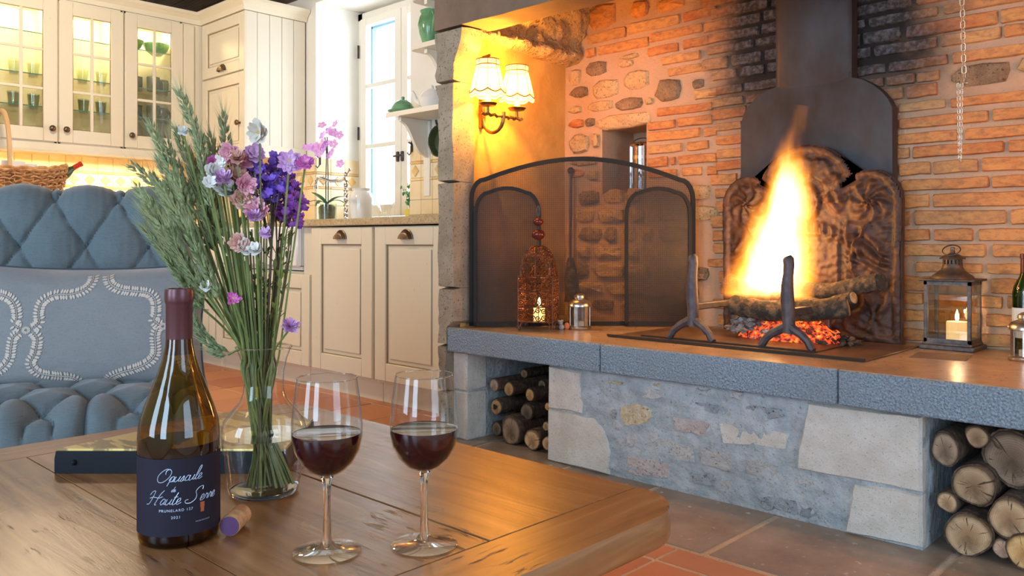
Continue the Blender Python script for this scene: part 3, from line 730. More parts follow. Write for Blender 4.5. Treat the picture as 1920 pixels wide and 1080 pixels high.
# stones bedded in the base
def bs(pts, s, o, m, proud=.008, name='stone'):
    q = [at(o[0]+p[0]/s, o[1]+p[1]/s, y=YB) for p in pts]
    rs_ = []
    for i, p in enumerate(q):      # rough the outline: subdivide and jitter
        p2 = q[(i+1) % len(q)]; j = .0035 if m != 'quoin' else .0015
        for k in (0, .35, .7): w_ = p.lerp(p2, k); rs_.append((w_.x+(U(-j, j) if k else 0), max(.002, min(.348, w_.z+(U(-j, j) if k else 0)))))
    MB().prism(rs_, YB+.02, YB-proud-.002, 'y', .007).build(name, MT[m], fp, ang=25)
A = (2.88, (1000, 660)); C = (2.571, (1400, 660))
bs([(90, 72), (180, 88), (265, 105), (262, 180), (277, 260), (275, 337), (180, 315), (88, 300)], *A, 'quoin', .010)
bs([(88, 306), (250, 340), (345, 362), (395, 430), (412, 500), (425, 560), (415, 668), (250, 630), (86, 577)], *A, 'quoin', .012)
bs([(475, 290), (560, 272), (625, 300), (652, 350), (620, 388), (560, 402), (500, 398), (472, 345)], *A, 'ochre', .008)
for pts, m in (([(610, 440), (740, 470), (870, 512), (882, 600), (760, 580), (650, 530)], 'basestone'), ([(900, 512), (1000, 520), (1092, 555), (1085, 655), (1000, 635), (905, 608)], 'basestone'),
               ([(1000, 378), (1200, 400), (1392, 440), (1372, 525), (1200, 508), (1022, 492)], 'quoin'), ([(510, 560), (640, 570), (750, 612), (738, 682), (600, 672), (505, 650)], 'pinkstone'),
               ([(750, 345), (860, 355), (965, 385), (945, 455), (840, 440), (765, 425)], 'pinkstone'), ([(800, 248), (900, 260), (1012, 290), (1000, 335), (900, 310), (830, 290)], 'greystone'),
               ([(1145, 290), (1250, 285), (1350, 310), (1372, 350), (1290, 372), (1150, 340)], 'greystone'), ([(1130, 578), (1240, 580), (1335, 612), (1312, 685), (1200, 675), (1150, 650)], 'basestone'),
               ([(850, 645), (930, 650), (1000, 675), (990, 730), (900, 720), (865, 705)], 'greystone'), ([(1010, 680), (1080, 690), (1100, 720), (1060, 748), (1010, 735)], 'basestone'),
               ([(1225, 780), (1320, 775), (1425, 800), (1440, 880), (1330, 860), (1250, 835)], 'greystone'), ([(580, 200), (640, 190), (702, 205), (715, 245), (640, 262), (590, 245)], 'basestone'),
               ([(395, 150), (450, 148), (495, 165), (480, 182), (410, 172)], 'ochre'), ([(640, 165), (700, 168), (690, 190), (650, 190)], 'ochre'), ([(430, 300), (462, 310), (455, 370), (425, 360)], 'greystone'),
               ([(500, 450), (560, 440), (575, 500), (530, 520), (500, 500)], 'basestone'), ([(880, 190), (960, 200), (950, 240), (890, 232)], 'basestone'), ([(1050, 195), (1150, 215), (1140, 262), (1060, 250)], 'basestone')):
    bs(pts, *A, m, U(.003, .007))
for pts, m in (([(60, 700), (150, 690), (180, 740), (110, 770), (60, 745)], 'greystone'), ([(260, 740), (340, 745), (370, 790), (300, 810), (250, 785)], 'greystone'), ([(240, 600), (330, 610), (320, 650), (250, 640)], 'basestone')):
    bs(pts, *C, m, .005)
bs([(302, 240), (560, 270), (850, 312), (850, 672), (660, 635), (440, 600), (250, 558), (252, 470), (280, 350)], *C, 'quoin', .012)
bs([(522, 630), (690, 650), (850, 688), (850, 940), (660, 905), (480, 862), (500, 740)], *C, 'quoin', .012)
# left pier: two dressed stones
for z0, z1 in ((.002, .190), (.196, .347)):
    MB().box(-2.523, -2.387, YB-.01, YB+.1, z0, z1, .005).build('stone', MT['quoin'], fp)
# jamb stones left of the opening, irregular left edge
zs = [0.0, .19, .372, .60, 1.02, 1.415, 1.622]
for i, (z0, z1) in enumerate(zip(zs[:-1], zs[1:])):
    m = MB(); N = 7; L_ = []; R_ = []
    for k in range(N+1):
        z = z0+.0008+(z1-z0-.0016)*k/N
        L_.append((-2.512+U(-.006, .006)-(.018*(z > 1.4)), z)); 
        cv = .055*smooth01(1.42, 1.62, z)**1.3
        R_.append((-2.420+cv+U(-.003, .003), z))
    if z0 < .5: R_ = [(-2.462 if p[1] < ZS+.01 else p[0], p[1]) for p in R_]
    poly = L_+R_[::-1]
    m.prism(poly, YF+.11, YF, 'y', .006).build('jamb_stone', MT['jamb'], fp, ang=30)
# side wall of the hearth (warm plaster) from the jamb to the brick back
m = MB()
def nw(u, v):
    y = YF+.045+u*(YW+.02-YF-.045); z = ZS+v*(1.60-ZS)
    x = -2.431-.058*((y-YF)/(YW-YF))+.007*fbm(Vector((y*5, z*5, 0)), 3)
    x += .05*smooth01(1.44, 1.62, z)**1.3*(1-u)
    x -= .004*math.exp(-((z-1.285)/.006)**2)*(u > .45)
    return (x, y, z)
grid(m, 44, 70, nw)
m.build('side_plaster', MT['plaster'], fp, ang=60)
# rough rock course and sloping flank of the hood above it
m = MB()
def rk(u, v):
    y = YF+.12+u*(YW+.03-YF-.12); z = 1.575+v*.62
    lip = .055*math.exp(-((v-.07)/.05)**2)
    x = -2.455+.33*v*(.6+.4*u)+lip+.030*fbm(Vector((y*13, z*13, 3)), 5)+.02*abs(noise.noise(Vector((y*30, z*30, 8))))
    if v < .02: x = -2.50
    return (x, y, z)
grid(m, 60, 60, rk)
m.build('rock_corbel', MT['rock'], fp, ang=55)
# lintel beam and chimney breast
m = MB()
grid(m, 60, 2, lambda u, v: (-2.535+u*3.8, YF+.004*noise.noise(Vector((u*20, v*3, 0))), 1.628+v*.40+.003*noise.noise(Vector((u*25, v, 5)))))
grid(m, 60, 2, lambda u, v: (-2.535+u*3.8, YF+v*.15, 1.628+.005*noise.noise(Vector((u*25, v*4, 5)))))
m.box(-2.535, 1.265, YF+.006, YF+.15, 1.634, 2.03)
m.build('lintel_beam', MT['lintel'], fp, ang=30)
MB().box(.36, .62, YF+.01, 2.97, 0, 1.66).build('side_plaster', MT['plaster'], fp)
MB().box(-2.50, 1.25, YF+.02, YF+.16, 2.03, 2.45).build('chimney_breast', MT['white'], fp)
# steel sheet behind the fire with its flue neck
hp = [at(*p, y=2.9) for p in [(1391, 420), (1391, 235), (1396, 215), (1405, 199), (1418, 185), (1435, 173), (1457, 163)]]
hr = [at(*p, y=2.9) for p in [(1602, 145), (1622, 149), (1642, 159), (1658, 172), (1670, 186), (1678, 202), (1678, 420)]]
poly = [(p.x, p.z) for p in hp]+[(hp[-1].x, 1.95), (hr[0].x, 1.95)]+[(p.x, p.z) for p in hr]
poly[0] = (poly[0][0], ZS+.02); poly[-1] = (poly[-1][0], ZS+.02)
hood = MB().prism(poly, 2.925, 2.885, 'y', .004).build('flue_plate', MT['hood'], fp, ang=30)
nk = MB()   # rounded neck rising in front of the sheet
nx0, nx1 = hp[-1].x+.004, hr[0].x-.004; n = 14
pr = []
for i in range(n+1):
    a = PI*i/n; pr.append((nx0+(nx1-nx0)*(.5-.5*math.cos(a)), 2.889-.020*math.sin(a)**.8))
b0 = len(nk.v)
for zz in (1.33, 1.42, 1.95):
    for p in pr: nk.v.append(Vector((p[0], p[1] if zz > 1.35 else 2.887, zz)))
for k in range(2):
    for i in range(n): nk.f.append((k*(n+1)+i, k*(n+1)+i+1, (k+1)*(n+1)+i+1, (k+1)*(n+1)+i))
nk.build('flue_neck', MT['hood'], hood, ang=50)
# hearth plates
hpz = ZS+.002
pt = thing('hearth_plate', 'rusty flat steel plate lying on the hearth under the fire', 'hearth plate', (-1.35, 2.6, ZS))
MB().box(-1.80, -.898, 2.375, 2.83, hpz, hpz+.004, .002).build('plate', MT['hearthplate'], pt)
MB().box(-1.70, -1.07, 2.44, 2.83, hpz+.0045, hpz+.0085, .002).build('inner_plate', MT['hearthplate'], pt)
r_ = MB()
for a, b, c, d in ((-1.80, -.898, 2.375, 2.379), (-1.70, -1.07, 2.44, 2.445)): r_.box(a, b, c-.003, d, hpz+.003, hpz+.0095)
r_.build('plate_edge', MT['groove'], pt)
MB().prism([(-.84, 2.56), (-.70, 2.60), (-.72, 2.74), (-.86, 2.70)], ZS+.001, ZS+.0035, 'z').build('grey_patch', MT['lintel'], fp)
# ================================================================== KITCHEN
CR = MT['cream']
def panel_door(root, ax, c0, c1, z0, z1, face, out, pull=None, mt=None, name='door', rail=.075, raised=True, glass=None):
    """door lying on a plane. ax='x': spans x at y=face, outward -y ; ax='y': spans y at x=face, outward +x"""
    mt = mt or CR; th = .020
    def B(m, a, b, d0, d1, e, f, bv=0):   # a,b along; d0,d1 outward distance from the plane; e,f z
        if ax == 'x': m.box(a, b, face-d1, face-d0, e, f, bv)
        else: m.box(face+d0, face+d1, a, b, e, f, bv)
    m = MB()
    B(m, c0, c0+rail, 0, th, z0, z1, .003); B(m, c1-rail, c1, 0, th, z0, z1, .003)
    B(m, c0+rail, c1-rail, 0, th, z0, z0+rail, .003); B(m, c0+rail, c1-rail, 0, th, z1-rail, z1, .003)
    d = m.build(name, mt, root)
    if glass:
        nx_, nz_ = glass; a0, a1, b0, b1 = c0+rail, c1-rail, z0+rail, z1-rail
        m = MB(); B(m, a0-.003, a1+.003, .006, .010, b0-.003, b1+.003); m.build('glass_pane', MT['cabinet_pane'], d)
        for i in range(1, nx_):
            c = a0+(a1-a0)*i/nx_; m = MB(); B(m, c-.009, c+.009, .004, th-.002, b0, b1, .003); m.build('muntin', mt, d)
        for i in range(1, nz_):
            c = b0+(b1-b0)*i/nz_; m = MB(); B(m, a0, a1, .004, th-.003, c-.008, c+.008, .003); m.build('muntin', mt, d)
        m = MB(); e = .004
        for q in ((a0, a0+e, b0, b1), (a1-e, a1, b0, b1), (a0, a1, b0, b0+e), (a0, a1, b1-e, b1)): B(m, q[0], q[1], .010, th-.005, q[2], q[3])
        m.build('beading', MT['glaze'], d)
    elif raised:
        a0, a1, b0, b1 = c0+rail, c1-rail, z0+rail, z1-rail
        m = MB(); B(m, a0-.002, a1+.002, -.001, .006, b0-.002, b1+.002); g_ = .022
        B(m, a0+g_, a1-g_, .006, .013, b0+g_, b1-g_, .006); m.build('panel', mt, d)
        m = MB(); e = .0045
        for q in ((a0, a0+e, b0, b1), (a1-e, a1, b0, b1), (a0, a1, b0, b0+e), (a0, a1, b1-e, b1)): B(m, q[0], q[1], .005, .0115, q[2], q[3])
        e = .0018; a0 += g_; a1 -= g_; b0 += g_; b1 -= g_
        for q in ((a0, a0+e, b0, b1), (a1-e, a1, b0, b1), (a0, a1, b0, b0+e), (a0, a1, b1-e, b1)): B(m, q[0], q[1], .006, .0068, q[2], q[3])
        m.build('beading', MT['glaze'], d)
    if pull:
        kind, pa, pz = pull
        if kind == 'cup':
            m = MB(); R0 = .042; n = 12; rows_ = []
            for j in range(5):
                t_ = j/4
                for i in range(n+1):
                    a = PI*i/n; r_ = R0*(1-.18*t_*t_); h_ = .004+.022*math.sin(t_*PI/2)
                    al = r_*math.cos(a); zz = r_*.95*math.sin(a)*(1-.30*t_) 
                    rows_.append((al, h_, zz))
            b = len(m.v)
            for al, h_, zz in rows_: m.v.append(Vector((pa+al, face-th-h_, pz+zz)) if ax == 'x' else Vector((face+th+h_, pa+al, pz+zz)))
            for j in range(4):
                for i in range(n): q = b+j*(n+1)+i; m.f.append((q, q+1, q+n+2, q+n+1))
            m.f.append(tuple(b+4*(n+1)+i for i in range(n+1)))
            m.tube([((pa+R0*1.08*math.cos(PI*i/10), face-th-.003, pz+R0*1.03*math.sin(PI*i/10)) if ax == 'x' else (face+th+.003, pa+R0*1.08*math.cos(PI*i/10), pz+R0*1.03*math.sin(PI*i/10))) for i in range(11)], .004, 6)
            m.build('cup_handle', MT['bronze'], d)
        else:
            m = MB(); m.solid([(.010, 0), (.006, .006), (.006, .014), (.017, .018), (.019, .026), (.014, .033), (.004, .036)], 14)
            M = Matrix.Translation((pa, face-th, pz) if ax == 'x' else (face+th, pa, pz)) @ (Matrix.Rotation(PI/2, 4, 'X') if ax == 'x' else Matrix.Rotation(PI/2, 4, 'Y'))
            m.tf(M); m.build('knob', MT['bronze'], d)
    return d
YD = 2.46
# --- base cabinets under the window
cab = []
def base_cab(label, x0, x1, doors, z1=.856):
    t = thing('base_cabinet', label, 'cabinet', ((x0+x1)/2, 2.77, 0))
    MB().box(x0, x1, YD+.004, YK-.005, .105, z1).build('body', CR, t)
    MB().box(x0, x1, YD+.045, YD+.065, .0, .105).build('plinth', CR, t)
    for d in doors: panel_door(t, 'x', *d[:4], YD, -1, pull=d[4] if len(d) > 4 else None, rail=d[5] if len(d) > 5 else .075)
    return t
base_cab('cream base cabinet with tall panelled door and cup handle, beside the stone jamb', -3.262, -2.53, [(-3.250, -2.735, .118, .853, ('cup', -3.005, .795), .085)])
base_cab('cream base cabinet with tall panelled door and cup handle, right of the white sink', -3.905, -3.266, [(-3.796, -3.272, .118, .853, ('cup', -3.525, .795), .085)])
base_cab('cream base cabinet with double doors below the white sink', -4.86, -3.909, [(-4.335, -3.925+.105, .118, .605), (-4.85, -4.343, .118, .605)], .62)
base_cab('cream base cabinet in the corner left of the sink, partly behind the armchair', -5.185, -4.864, [(-5.17, -4.872, .118, .43), (-5.17, -4.872, .44, .853)])
# sink
t = thing('kitchen_sink', 'white ceramic apron-front sink set under the granite worktop', 'sink', (-4.35, 2.7, .646))
m = MB(); m.box(-4.80, -3.912, YD-.035, YD-.0, .646, .862, .008); m.box(-4.80, -4.77, YD, 2.90, .646, .862); m.box(-3.942, -3.912, YD, 2.90, .646, .862); m.box(-4.80, -3.912, 2.87, 2.90, .646, .862); m.box(-4.80, -3.912, YD, 2.90, .626, .65)
m.build('basin', MT['ceramic'], t)
# worktop (one slab along the window wall, with sill, one along the left wall)
wt = thing('kitchen_worktop', 'speckled beige granite worktop running along both kitchen walls', 'worktop', (-4.2, 2.75, .868))
m = MB(); m.box(-3.912, -2.515, 2.425, YK-.002, .862, .898, .004); m.box(-5.79, -4.80, 2.425, YK-.002, .862, .898, .004); m.box(-4.80, -3.912, 2.90, YK-.002, .862, .898)
m.box(X0+.003, X1-.003, YK-.002, yF, .862, .898); m.box(-5.79, -5.18, -.4, 2.425, .862, .898, .004)
m.build('slab', MT['granite'], wt)
MB().box(X1, -2.515, YK-.022, YK-.002, .898, .935, .003).build('upstand', MT['granite'], wt)
t = thing('base_cabinet', 'long cream base cabinet run along the left kitchen wall behind the armchair', 'cabinet', (-5.5, 1.0, 0))
MB().box(-5.79, -5.20, -.4, 2.45, .10, .86).build('body', CR, t)
for i in range(5): panel_door(t, 'y', -.38+i*.56, .16+i*.56, .12, .85, -5.20, 1, pull=('cup', -.11+i*.56, .79))

# --- tiles
def tile_field(wallobj, ax, lo, hi, face, sgn, band=1.14, z0=.9, ztop=1.335, mt='tile', zs_low=(.900, 1.0, 1.1)):
    """one object per tile; lower courses, thin liners, diamond band, upper course"""
    def Bx(a, b, e, f, m, th=.008, nm='tile'):
        q = MB()
        if ax == 'x': q.box(a+.001, b-.001, face-th, face+.002, e+.001, f-.001, .0015)
        else: q.box(face-.002, face+th, a+.001, b-.001, e+.001, f-.001, .0015)
        return q.build(nm, MT[m], wallobj)
    w = .1; n = max(1, round((hi-lo)/w)); w = (hi-lo)/n
    for i in range(n):
        a, b = lo+i*w, lo+(i+1)*w
        if ax == 'x' or True:
            for e, f in ((z0, 1.02), (1.02, 1.130)): Bx(a, b, e, f, mt)
            Bx(a, b, 1.242, ztop, mt)
        Bx(a, b, 1.130, 1.146, 'diamond' if mt == 'tile' else 'tile', .009, 'liner_tile'); Bx(a, b, 1.226, 1.242, 'diamond' if mt == 'tile' else 'tile', .009, 'liner_tile')
        Bx(a, b, 1.146, 1.226, 'tile_pale', .006)
        c = (a+b)/2; q = MB(); r_ = .034
        pts = [(c-r_, 1.186), (c, 1.186-r_), (c+r_, 1.186), (c, 1.186+r_)]
        if ax == 'x': q.prism(pts, face, face-.011, 'y', .003)
        else: q.prism(pts, face, face+.011, 'x', .003)
        q.build('diamond_tile', MT['diamond'], wallobj)
tile_field(wwin, 'x', X1, -2.55, YK, -1, z0=.935)
tile_field(wwin, 'x', -5.78, X0-.0, YK, -1, z0=.898)
tile_field(wwin, 'y', YK, yF, X0, 1, z0=.898)
tile_field(wleft, 'y', 1.3, YK-.01, XL, 1, z0=.898)

# --- glazed wall cabinets on the left wall
XF = -5.44; zb, zt = 1.372, 2.245
us = [(.94, 1.325, 'cream glazed wall cabinet at the left edge, lit shelves mostly out of view', -1), (1.333, 1.724, 'cream glazed wall cabinet with lit empty glass shelves, above the wicker basket', 1), (1.732, 2.110, 'middle cream glazed wall cabinet with lit shelves of clear glasses', -1), (2.118, 2.495, 'cream glazed wall cabinet holding green bowls and dark mugs, beside the corner unit', -1)]
for k, (a, b, lab, kn) in enumerate(us):
    t = thing('wall_cabinet', lab, 'cabinet', (-5.62, (a+b)/2, zb))
    m = MB(); m.box(-5.795, -5.785, a, b, zb, zt); m.box(-5.785, XF, a-.002, a+.012, zb, zt); m.box(-5.785, XF, b-.012, b+.004, zb, zt); m.box(-5.785, XF, a, b, zb, zb+.018); m.box(-5.785, XF, a, b, zt-.018, zt)
    m.build('carcass', MT['cream_light'], t)
    for z in (1.585, 1.775, 2.02): MB().box(-5.78, XF-.012, a+.013, b-.013, z-.003, z+.003).build('glass_shelf', MT['cabinet_pane'], t)
    for z in (1.585, 1.775, 2.02): MB().box(XF-.013, XF-.0115, a+.013, b-.013, z-.003, z+.003).build('shelf_edge', MT['shelfglass'], t)
    panel_door(t, 'y', a, b, zb+.008, zt-.012, XF, 1, pull=('knob', b-.035 if kn > 0 else a+.035, 1.455), rail=.078, glass=(2, 3))
    m = MB(); m.solid([(.03, 0), (.03, .006)], 12, (-5.60, (a+b)/2, zt-.026)); m.build('downlight', glow('cabinet_lamp', (1, .85, .55), 6), t)
    light('cabinet_light', 'POINT', (-5.57, (a+b)/2, zt-.055), 6.0, (1, .80, .46), soft=.02)
    light('under_cabinet_light', 'AREA', (-5.62, (a+b)/2, zb-.075), 5.5, (1, .76, .38), .05, (0, 0, 0), .34)
t = thing('wall_cabinet', 'narrow cream filler cabinet between glazed cabinets and corner unit', 'cabinet', (-5.6, 2.56, zb))
MB().box(-5.79, XF-.004, 2.499, 2.70, zb, zt).build('carcass', CR, t)
m = MB(); m.box(XF-.004, XF+.014, 2.499, 2.575, zb+.008, zt-.012, .003); m.build('stile', CR, t)
# crown moulding + light rail run along the whole row
def crown(pts, name, root, prof, mt):
    """sweep profile (outward, z) along a plan polyline; outward normals to the right of travel"""
    m = MB(); n = len(pts); rows_ = []
    for i, p in enumerate(pts):
        p = Vector(p)
        def nrm(a, b): d = (Vector(b)-Vector(a)).normalized(); return Vector((d.y, -d.x))
        ns_ = []
        if i > 0: ns_.append(nrm(pts[i-1], pts[i]))
        if i < n-1: ns_.append(nrm(pts[i], pts[i+1]))
        nn = sum(ns_, Vector((0, 0))); nn = nn/(nn.dot(ns_[0])) 
        rows_.append([(p.x+nn.x*o, p.y+nn.y*o, z) for o, z in prof])
    k = len(prof)
    for i in range(n-1): m.add(rows_[i]+rows_[i+1], [(j, (j+1) % k, (j+1) % k+k, j+k) for j in range(k)])
    m.add(rows_[0], [tuple(range(k))]); m.add(rows_[-1], [tuple(range(k))])
    return m.build(name, mt, root, ang=35)
cr_ = thing('cabinet_cornice', 'cream stepped cornice moulding along the tops of the wall cabinets', 'cornice', (-5.4, 2.4, 2.245))
crown([(XF, .94), (XF, 2.625), (-4.842, 2.625), (-4.842, YK-.005)], 'moulding', cr_, [(-.03, 2.247), (.004, 2.247), (.010, 2.262), (.012, 2.275), (.030, 2.293), (.045, 2.302), (.048, 2.322), (-.03, 2.322)], CR)
m = MB(); crown([(XF, .94), (XF, 2.55)], 'light_rail', cr_, [(-.02, 1.315), (.006, 1.315), (.010, 1.328), (.004, 1.34), (.004, 1.371), (-.02, 1.371)], CR)
# corner unit
t = thing('wall_cabinet', 'tall cream corner wall unit with beadboard side and two panelled doors', 'cabinet', (-5.12, 2.85, 1.33))
MB().box(XF+.02, -4.862, 2.645, YK-.005, 1.33, 2.246).build('carcass', CR, t)
panel_door(t, 'x', XF+.022, -4.845, 1.872, 2.240, 2.645, -1, pull=('cup', -5.13, 1.895), rail=.07)
panel_door(t, 'x', XF+.022, -4.845, 1.335, 1.862, 2.645, -1, pull=('knob', -4.90, 1.535), rail=.07)
n = 5; y0, y1 = 2.628, YK-.012; w_ = (y1-y0)/n
for i in range(n):
    MB().box(-4.862, -4.846+.001*(i % 2 == 9), y0+i*w_+.0012, y0+(i+1)*w_-.0012, 1.335, 2.244, .0022).build('side_board', MT['cream_light'], t)
MB().box(-4.864, -4.843, y0-.002, YK-.006, 1.322, 1.40, .003).build('side_rail', MT['cream_light'], t)
# small things inside the cabinets
def lathe_thing(name, label, cat, loc, prof, mt, group=None, part='body', n=20, extra=None, closed=True):
    t = thing(name, label, cat, loc, 0, group, local=True)
    m = MB(); (m.solid if closed else m.lathe)(prof, n); o = m.build(part, MT[mt], t)
    if extra: extra(t)
    return t
bowlp = [(.03, 0), (.034, .004), (.065, .03), (.082, .065), (.085, .075), (.081, .075), (.062, .034), (.03, .010), (.001, .008)]
for k, (y, z) in enumerate(((2.21, 2.024), (2.385, 2.024))):
    t = thing('bowl', ['green glazed bowl on the left of the top cabinet shelf', 'green glazed bowl on the right of the top cabinet shelf'][k], 'bowl', (-5.58, y, z), 0, 'green bowls in the cabinet', local=True)
    MB().lathe(bowlp, 24).build('body', MT['greencer'], t)
def handle_ring(m, x, z, r, th=.006):
    m.tube([(x+r*.8*math.sin(PI*i/8), 0, z+r*math.cos(PI*i/8)) for i in range(9)], th, 6)
q = 0
for z, n_ in ((1.779, 4), (1.589, 4), (1.39, 4)):
    for i in range(n_):
        if q == 0:
            t = thing('mug', '', 'mug', local=True); MB().lathe([(.001, .002), (.036, 0), (.040, .005), (.041, .095), (.038, .095), (.036, .01), (.001, .008)], 18).build('body', MT['mug'], t)
            m = MB(); handle_ring(m, .040, .05, .028); m.build('handle', MT['mug'], t); mg = t
        else: t = copy_tree(mg)
        t.location = (-5.56-.07*(i % 2), 2.185+.085*i, z); t.rotation_euler = (0, 0, U(-.6, .6))
        sh = {1.779: 'middle', 1.589: 'lower', 1.39: 'bottom'}[z]
        t['label'] = '%s dark grey-green mug from the left on the %s level of the right glazed cabinet' % (['first', 'second', 'third', 'fourth'][i], sh); t['group'] = 'mugs on the %s cabinet level' % sh; t['category'] = 'mug'; q += 1
q = 0
for (a, b, nm) in ((1.39, 1.68, 'left'), (1.79, 2.07, 'middle')):
    for z in (1.39, 1.589, 1.779):
        for i in range(3):
            if q == 0:
                t = thing('drinking_glass', '', 'glass', local=True); MB().lathe([(.001, .003), (.026, 0), (.036, .09), (.034, .09), (.025, .006), (.001, .006)], 16).build('body', MT['aqua'], t); dg = t
            else: t = copy_tree(dg)
            t.location = (-5.60+U(-.04, .04), a+.03+(b-a-.06)*i/2, z); q += 1
            sh = {1.779: 'middle', 1.589: 'lower', 1.39: 'bottom'}[z]
            t['label'] = '%s clear glass on the %s level of the %s lit cabinet' % (['left', 'middle', 'right'][i], sh, 'first' if nm == 'left' else 'second'); t['group'] = 'glasses, %s level, %s cabinet' % (sh, nm); t['category'] = 'glass'

# --- wall shelves right of the window
def wall_shelf(label, x0, y0, z, brx, bh=.20, bd=.2, post=False):
    t = thing('wall_shelf', label, 'shelf', ((x0-2.55)/2, YK, z))
    pts = [(x0+.03, y0), (-2.55, y0), (-2.55, YK-.003), (x0, YK-.003), (x0, y0+.05)]
    pts = [(x0+.05, y0), (-2.55, y0), (-2.55, YK-.003), (x0, YK-.003), (x0, y0+.05), (x0+.006, y0+.025), (x0+.02, y0+.008)]
    MB().prism(pts, z-.026, z, 'z', .003).build('board', MT['whitewood'], t, ang=50)
    for bxx in brx:
        prof = [(YK-.012, z-.027), (YK-bd, z-.027)]
        for i in range(17):
            a = i/16; yy = YK-bd+.0+(bd-.035)*a; zz = z-.050-(bh-.05)*(a-.13*math.sin(2*PI*a)*1.0) 
            prof.append((yy, zz))
        prof += [(YK-.012, z-bh-.012)]
        MB().prism(prof, bxx-.011, bxx+.011, 'x').build('bracket', MT['whitewood'], t, ang=30)
        MB().box(bxx-.028, bxx+.028, YK-.014, YK-.003, z-bh-(.23 if post else .02), z-.028, .003).build('back_plate', MT['whitewood'], t)
    return t
wall_shelf('lowest white wall shelf on ogee brackets, right of the window', -3.71, 2.84, 1.492, (-3.60,), .225, .205, True)
wall_shelf('middle white wall shelf carrying the green jug', -3.51, 2.86, 1.838, (-3.40,), .18, .19)
wall_shelf('highest white wall shelf at the top edge of the picture', -3.50, 2.86, 2.10, (-3.40,), .16, .19)
# jug
t = thing('jug', 'tall green glazed jug on the middle wall shelf', 'jug', (-3.435, 2.955, 1.839), -.5, local=True)
MB().lathe([(.001, 0), (.040, 0), (.043, .01), (.062, .07), (.070, .115), (.062, .155), (.052, .175), (.058, .192), (.054, .192), (.048, .176), (.05, .1), (.001, .02)], 24).build('body', MT['greencer'], t)
m = MB(); m.tube([(.052+.045*math.sin(PI*i/9), 0, .175-.11*i/9+.018*math.sin(PI*i/9)) for i in range(10)], .008, 8); m.build('handle', MT['greencer'], t)
m = MB(); m.solid([(.012, 0), (.014, .006), (.007, .012), (.010, .022), (.001, .028)], 10, (0, 0, .196)); m.solid([(.05, .188), (.04, .2), (.001, .204)], 20); m.build('lid', MT['greencer'], t)
t = thing('butter_dish', 'green glazed dome-lidded dish on the lowest shelf', 'dish', (-3.64, 2.93, 1.493), 0, local=True)
MB().lathe([(.001, .0), (.05, .0), (.078, .010), (.083, .018), (.078, .018), (.001, .012)], 24, sx=1.1).build('plate', MT['greencer'], t)
MB().lathe([(.066, .016), (.062, .035), (.045, .06), (.022, .076), (.008, .080), (.010, .092), (.001, .098)], 24, wob=lambda a, i: 1+.02*math.sin(8*a)*(i < 4)).build('lid', MT['greencer'], t)
t = thing('teapot', 'cream white teapot with ribbed body on the lowest shelf', 'teapot', (-3.43, 2.96, 1.493), .4, local=True)
MB().lathe([(.001, 0), (.04, 0), (.068, .03), (.075, .06), (.05, .10), (.03, .112), (.012, .118), (.012, .132), (.001, .138)], 24, wob=lambda a, i: 1+.03*abs(math.sin(5*a))).build('body', MT['ceramic'], t)
m = MB(); m.tube([(-.065, 0, .04), (-.095, 0, .06), (-.105, 0, .09), (-.12, 0, .11)], [.016, .012, .009, .008], 8); m.build('spout', MT['ceramic'], t)
m = MB(); m.tube([(.05+.05*math.sin(PI*i/8), 0, .10-.08*i/8) for i in range(9)], .006, 8); m.build('handle', MT['ceramic'], t)
# hanging pan
t = thing('hanging_pan', 'dark green enamel pan hanging below the lowest shelf', 'pan', (-3.415, 3.03, 1.33), 0, local=True)
MB().lathe([(.001, 0), (.070, .0), (.084, .030), (.088, .032), (.088, .036), (.082, .034), (.066, .006), (.001, .006)], 28).tf(Matrix.Rotation(PI/2, 4, 'X')).build('pan_body', MT['darkgreen'], t)
m = MB(); m.tube([(0, -.005, .08), (.008, -.01, .11), (.012, -.01, .15)], .009, 6); m.tube([(-.02, -.01, .085), (-.045, -.01, .10), (-.05, -.01, .12)], .007, 6); m.build('handle', MT['iron'], t)
for px, py, z, lb in ((772, 280, 0, 'black iron hook on the tiles below the lowest shelf'), (600, 305, 0, 'small black iron hook on the tiled wall behind the orchid')):
    p = at(px, py, y=YK-.012)
    t = thing('wall_hook', lb, 'hook', p, local=True)
    m = MB(); m.box(-.008, .008, -.002, .004, -.015, .05, .002); m.tube([(0, -.004, .04), (0, -.006, -.02), (0, -.02, -.035), (0, -.032, -.022)], .004, 6); m.tube([(0, -.004, .03), (0, -.022, .04)], .004, 6)
    m.build('hook', MT['iron'], t)
# faucet
t = thing('kitchen_tap', 'chrome swan-neck kitchen tap with twisted column', 'tap', (-3.885, 2.72, .862), 0, local=True)
MB().solid([(.028, .036), (.028, .044), (.014, .055), (.014, .06)], 16).build('base', MT['chrome'], t)
m = MB()
for k in range(2):
    m.tube([(.008*math.cos(i*.7+k*PI), .008*math.sin(i*.7+k*PI), .06+i*.0062) for i in range(33)], .006, 6)
m.build('twisted_column', MT['chrome'], t)
m = MB(); m.tube([(0, 0, .245), (-.01, 0, .275), (-.05, 0, .262), (-.12, -.02, .262), (-.18, -.03, .280), (-.215, -.04, .285), (-.235, -.04, .268), (-.238, -.04, .235)], .009, 10); m.solid([(.013, 0), (.011, .02)], 12, (-.238, -.04, .222)); m.build('spout', MT['chrome'], t)
m = MB(); m.ball((0, 0, .295), .014, 10, 6); m.tube([(0, 0, .285), (.03, 0, .315)], .004, 6); m.ball((.034, 0, .318), .009, 8, 6); m.build('lever', MT['chrome'], t)
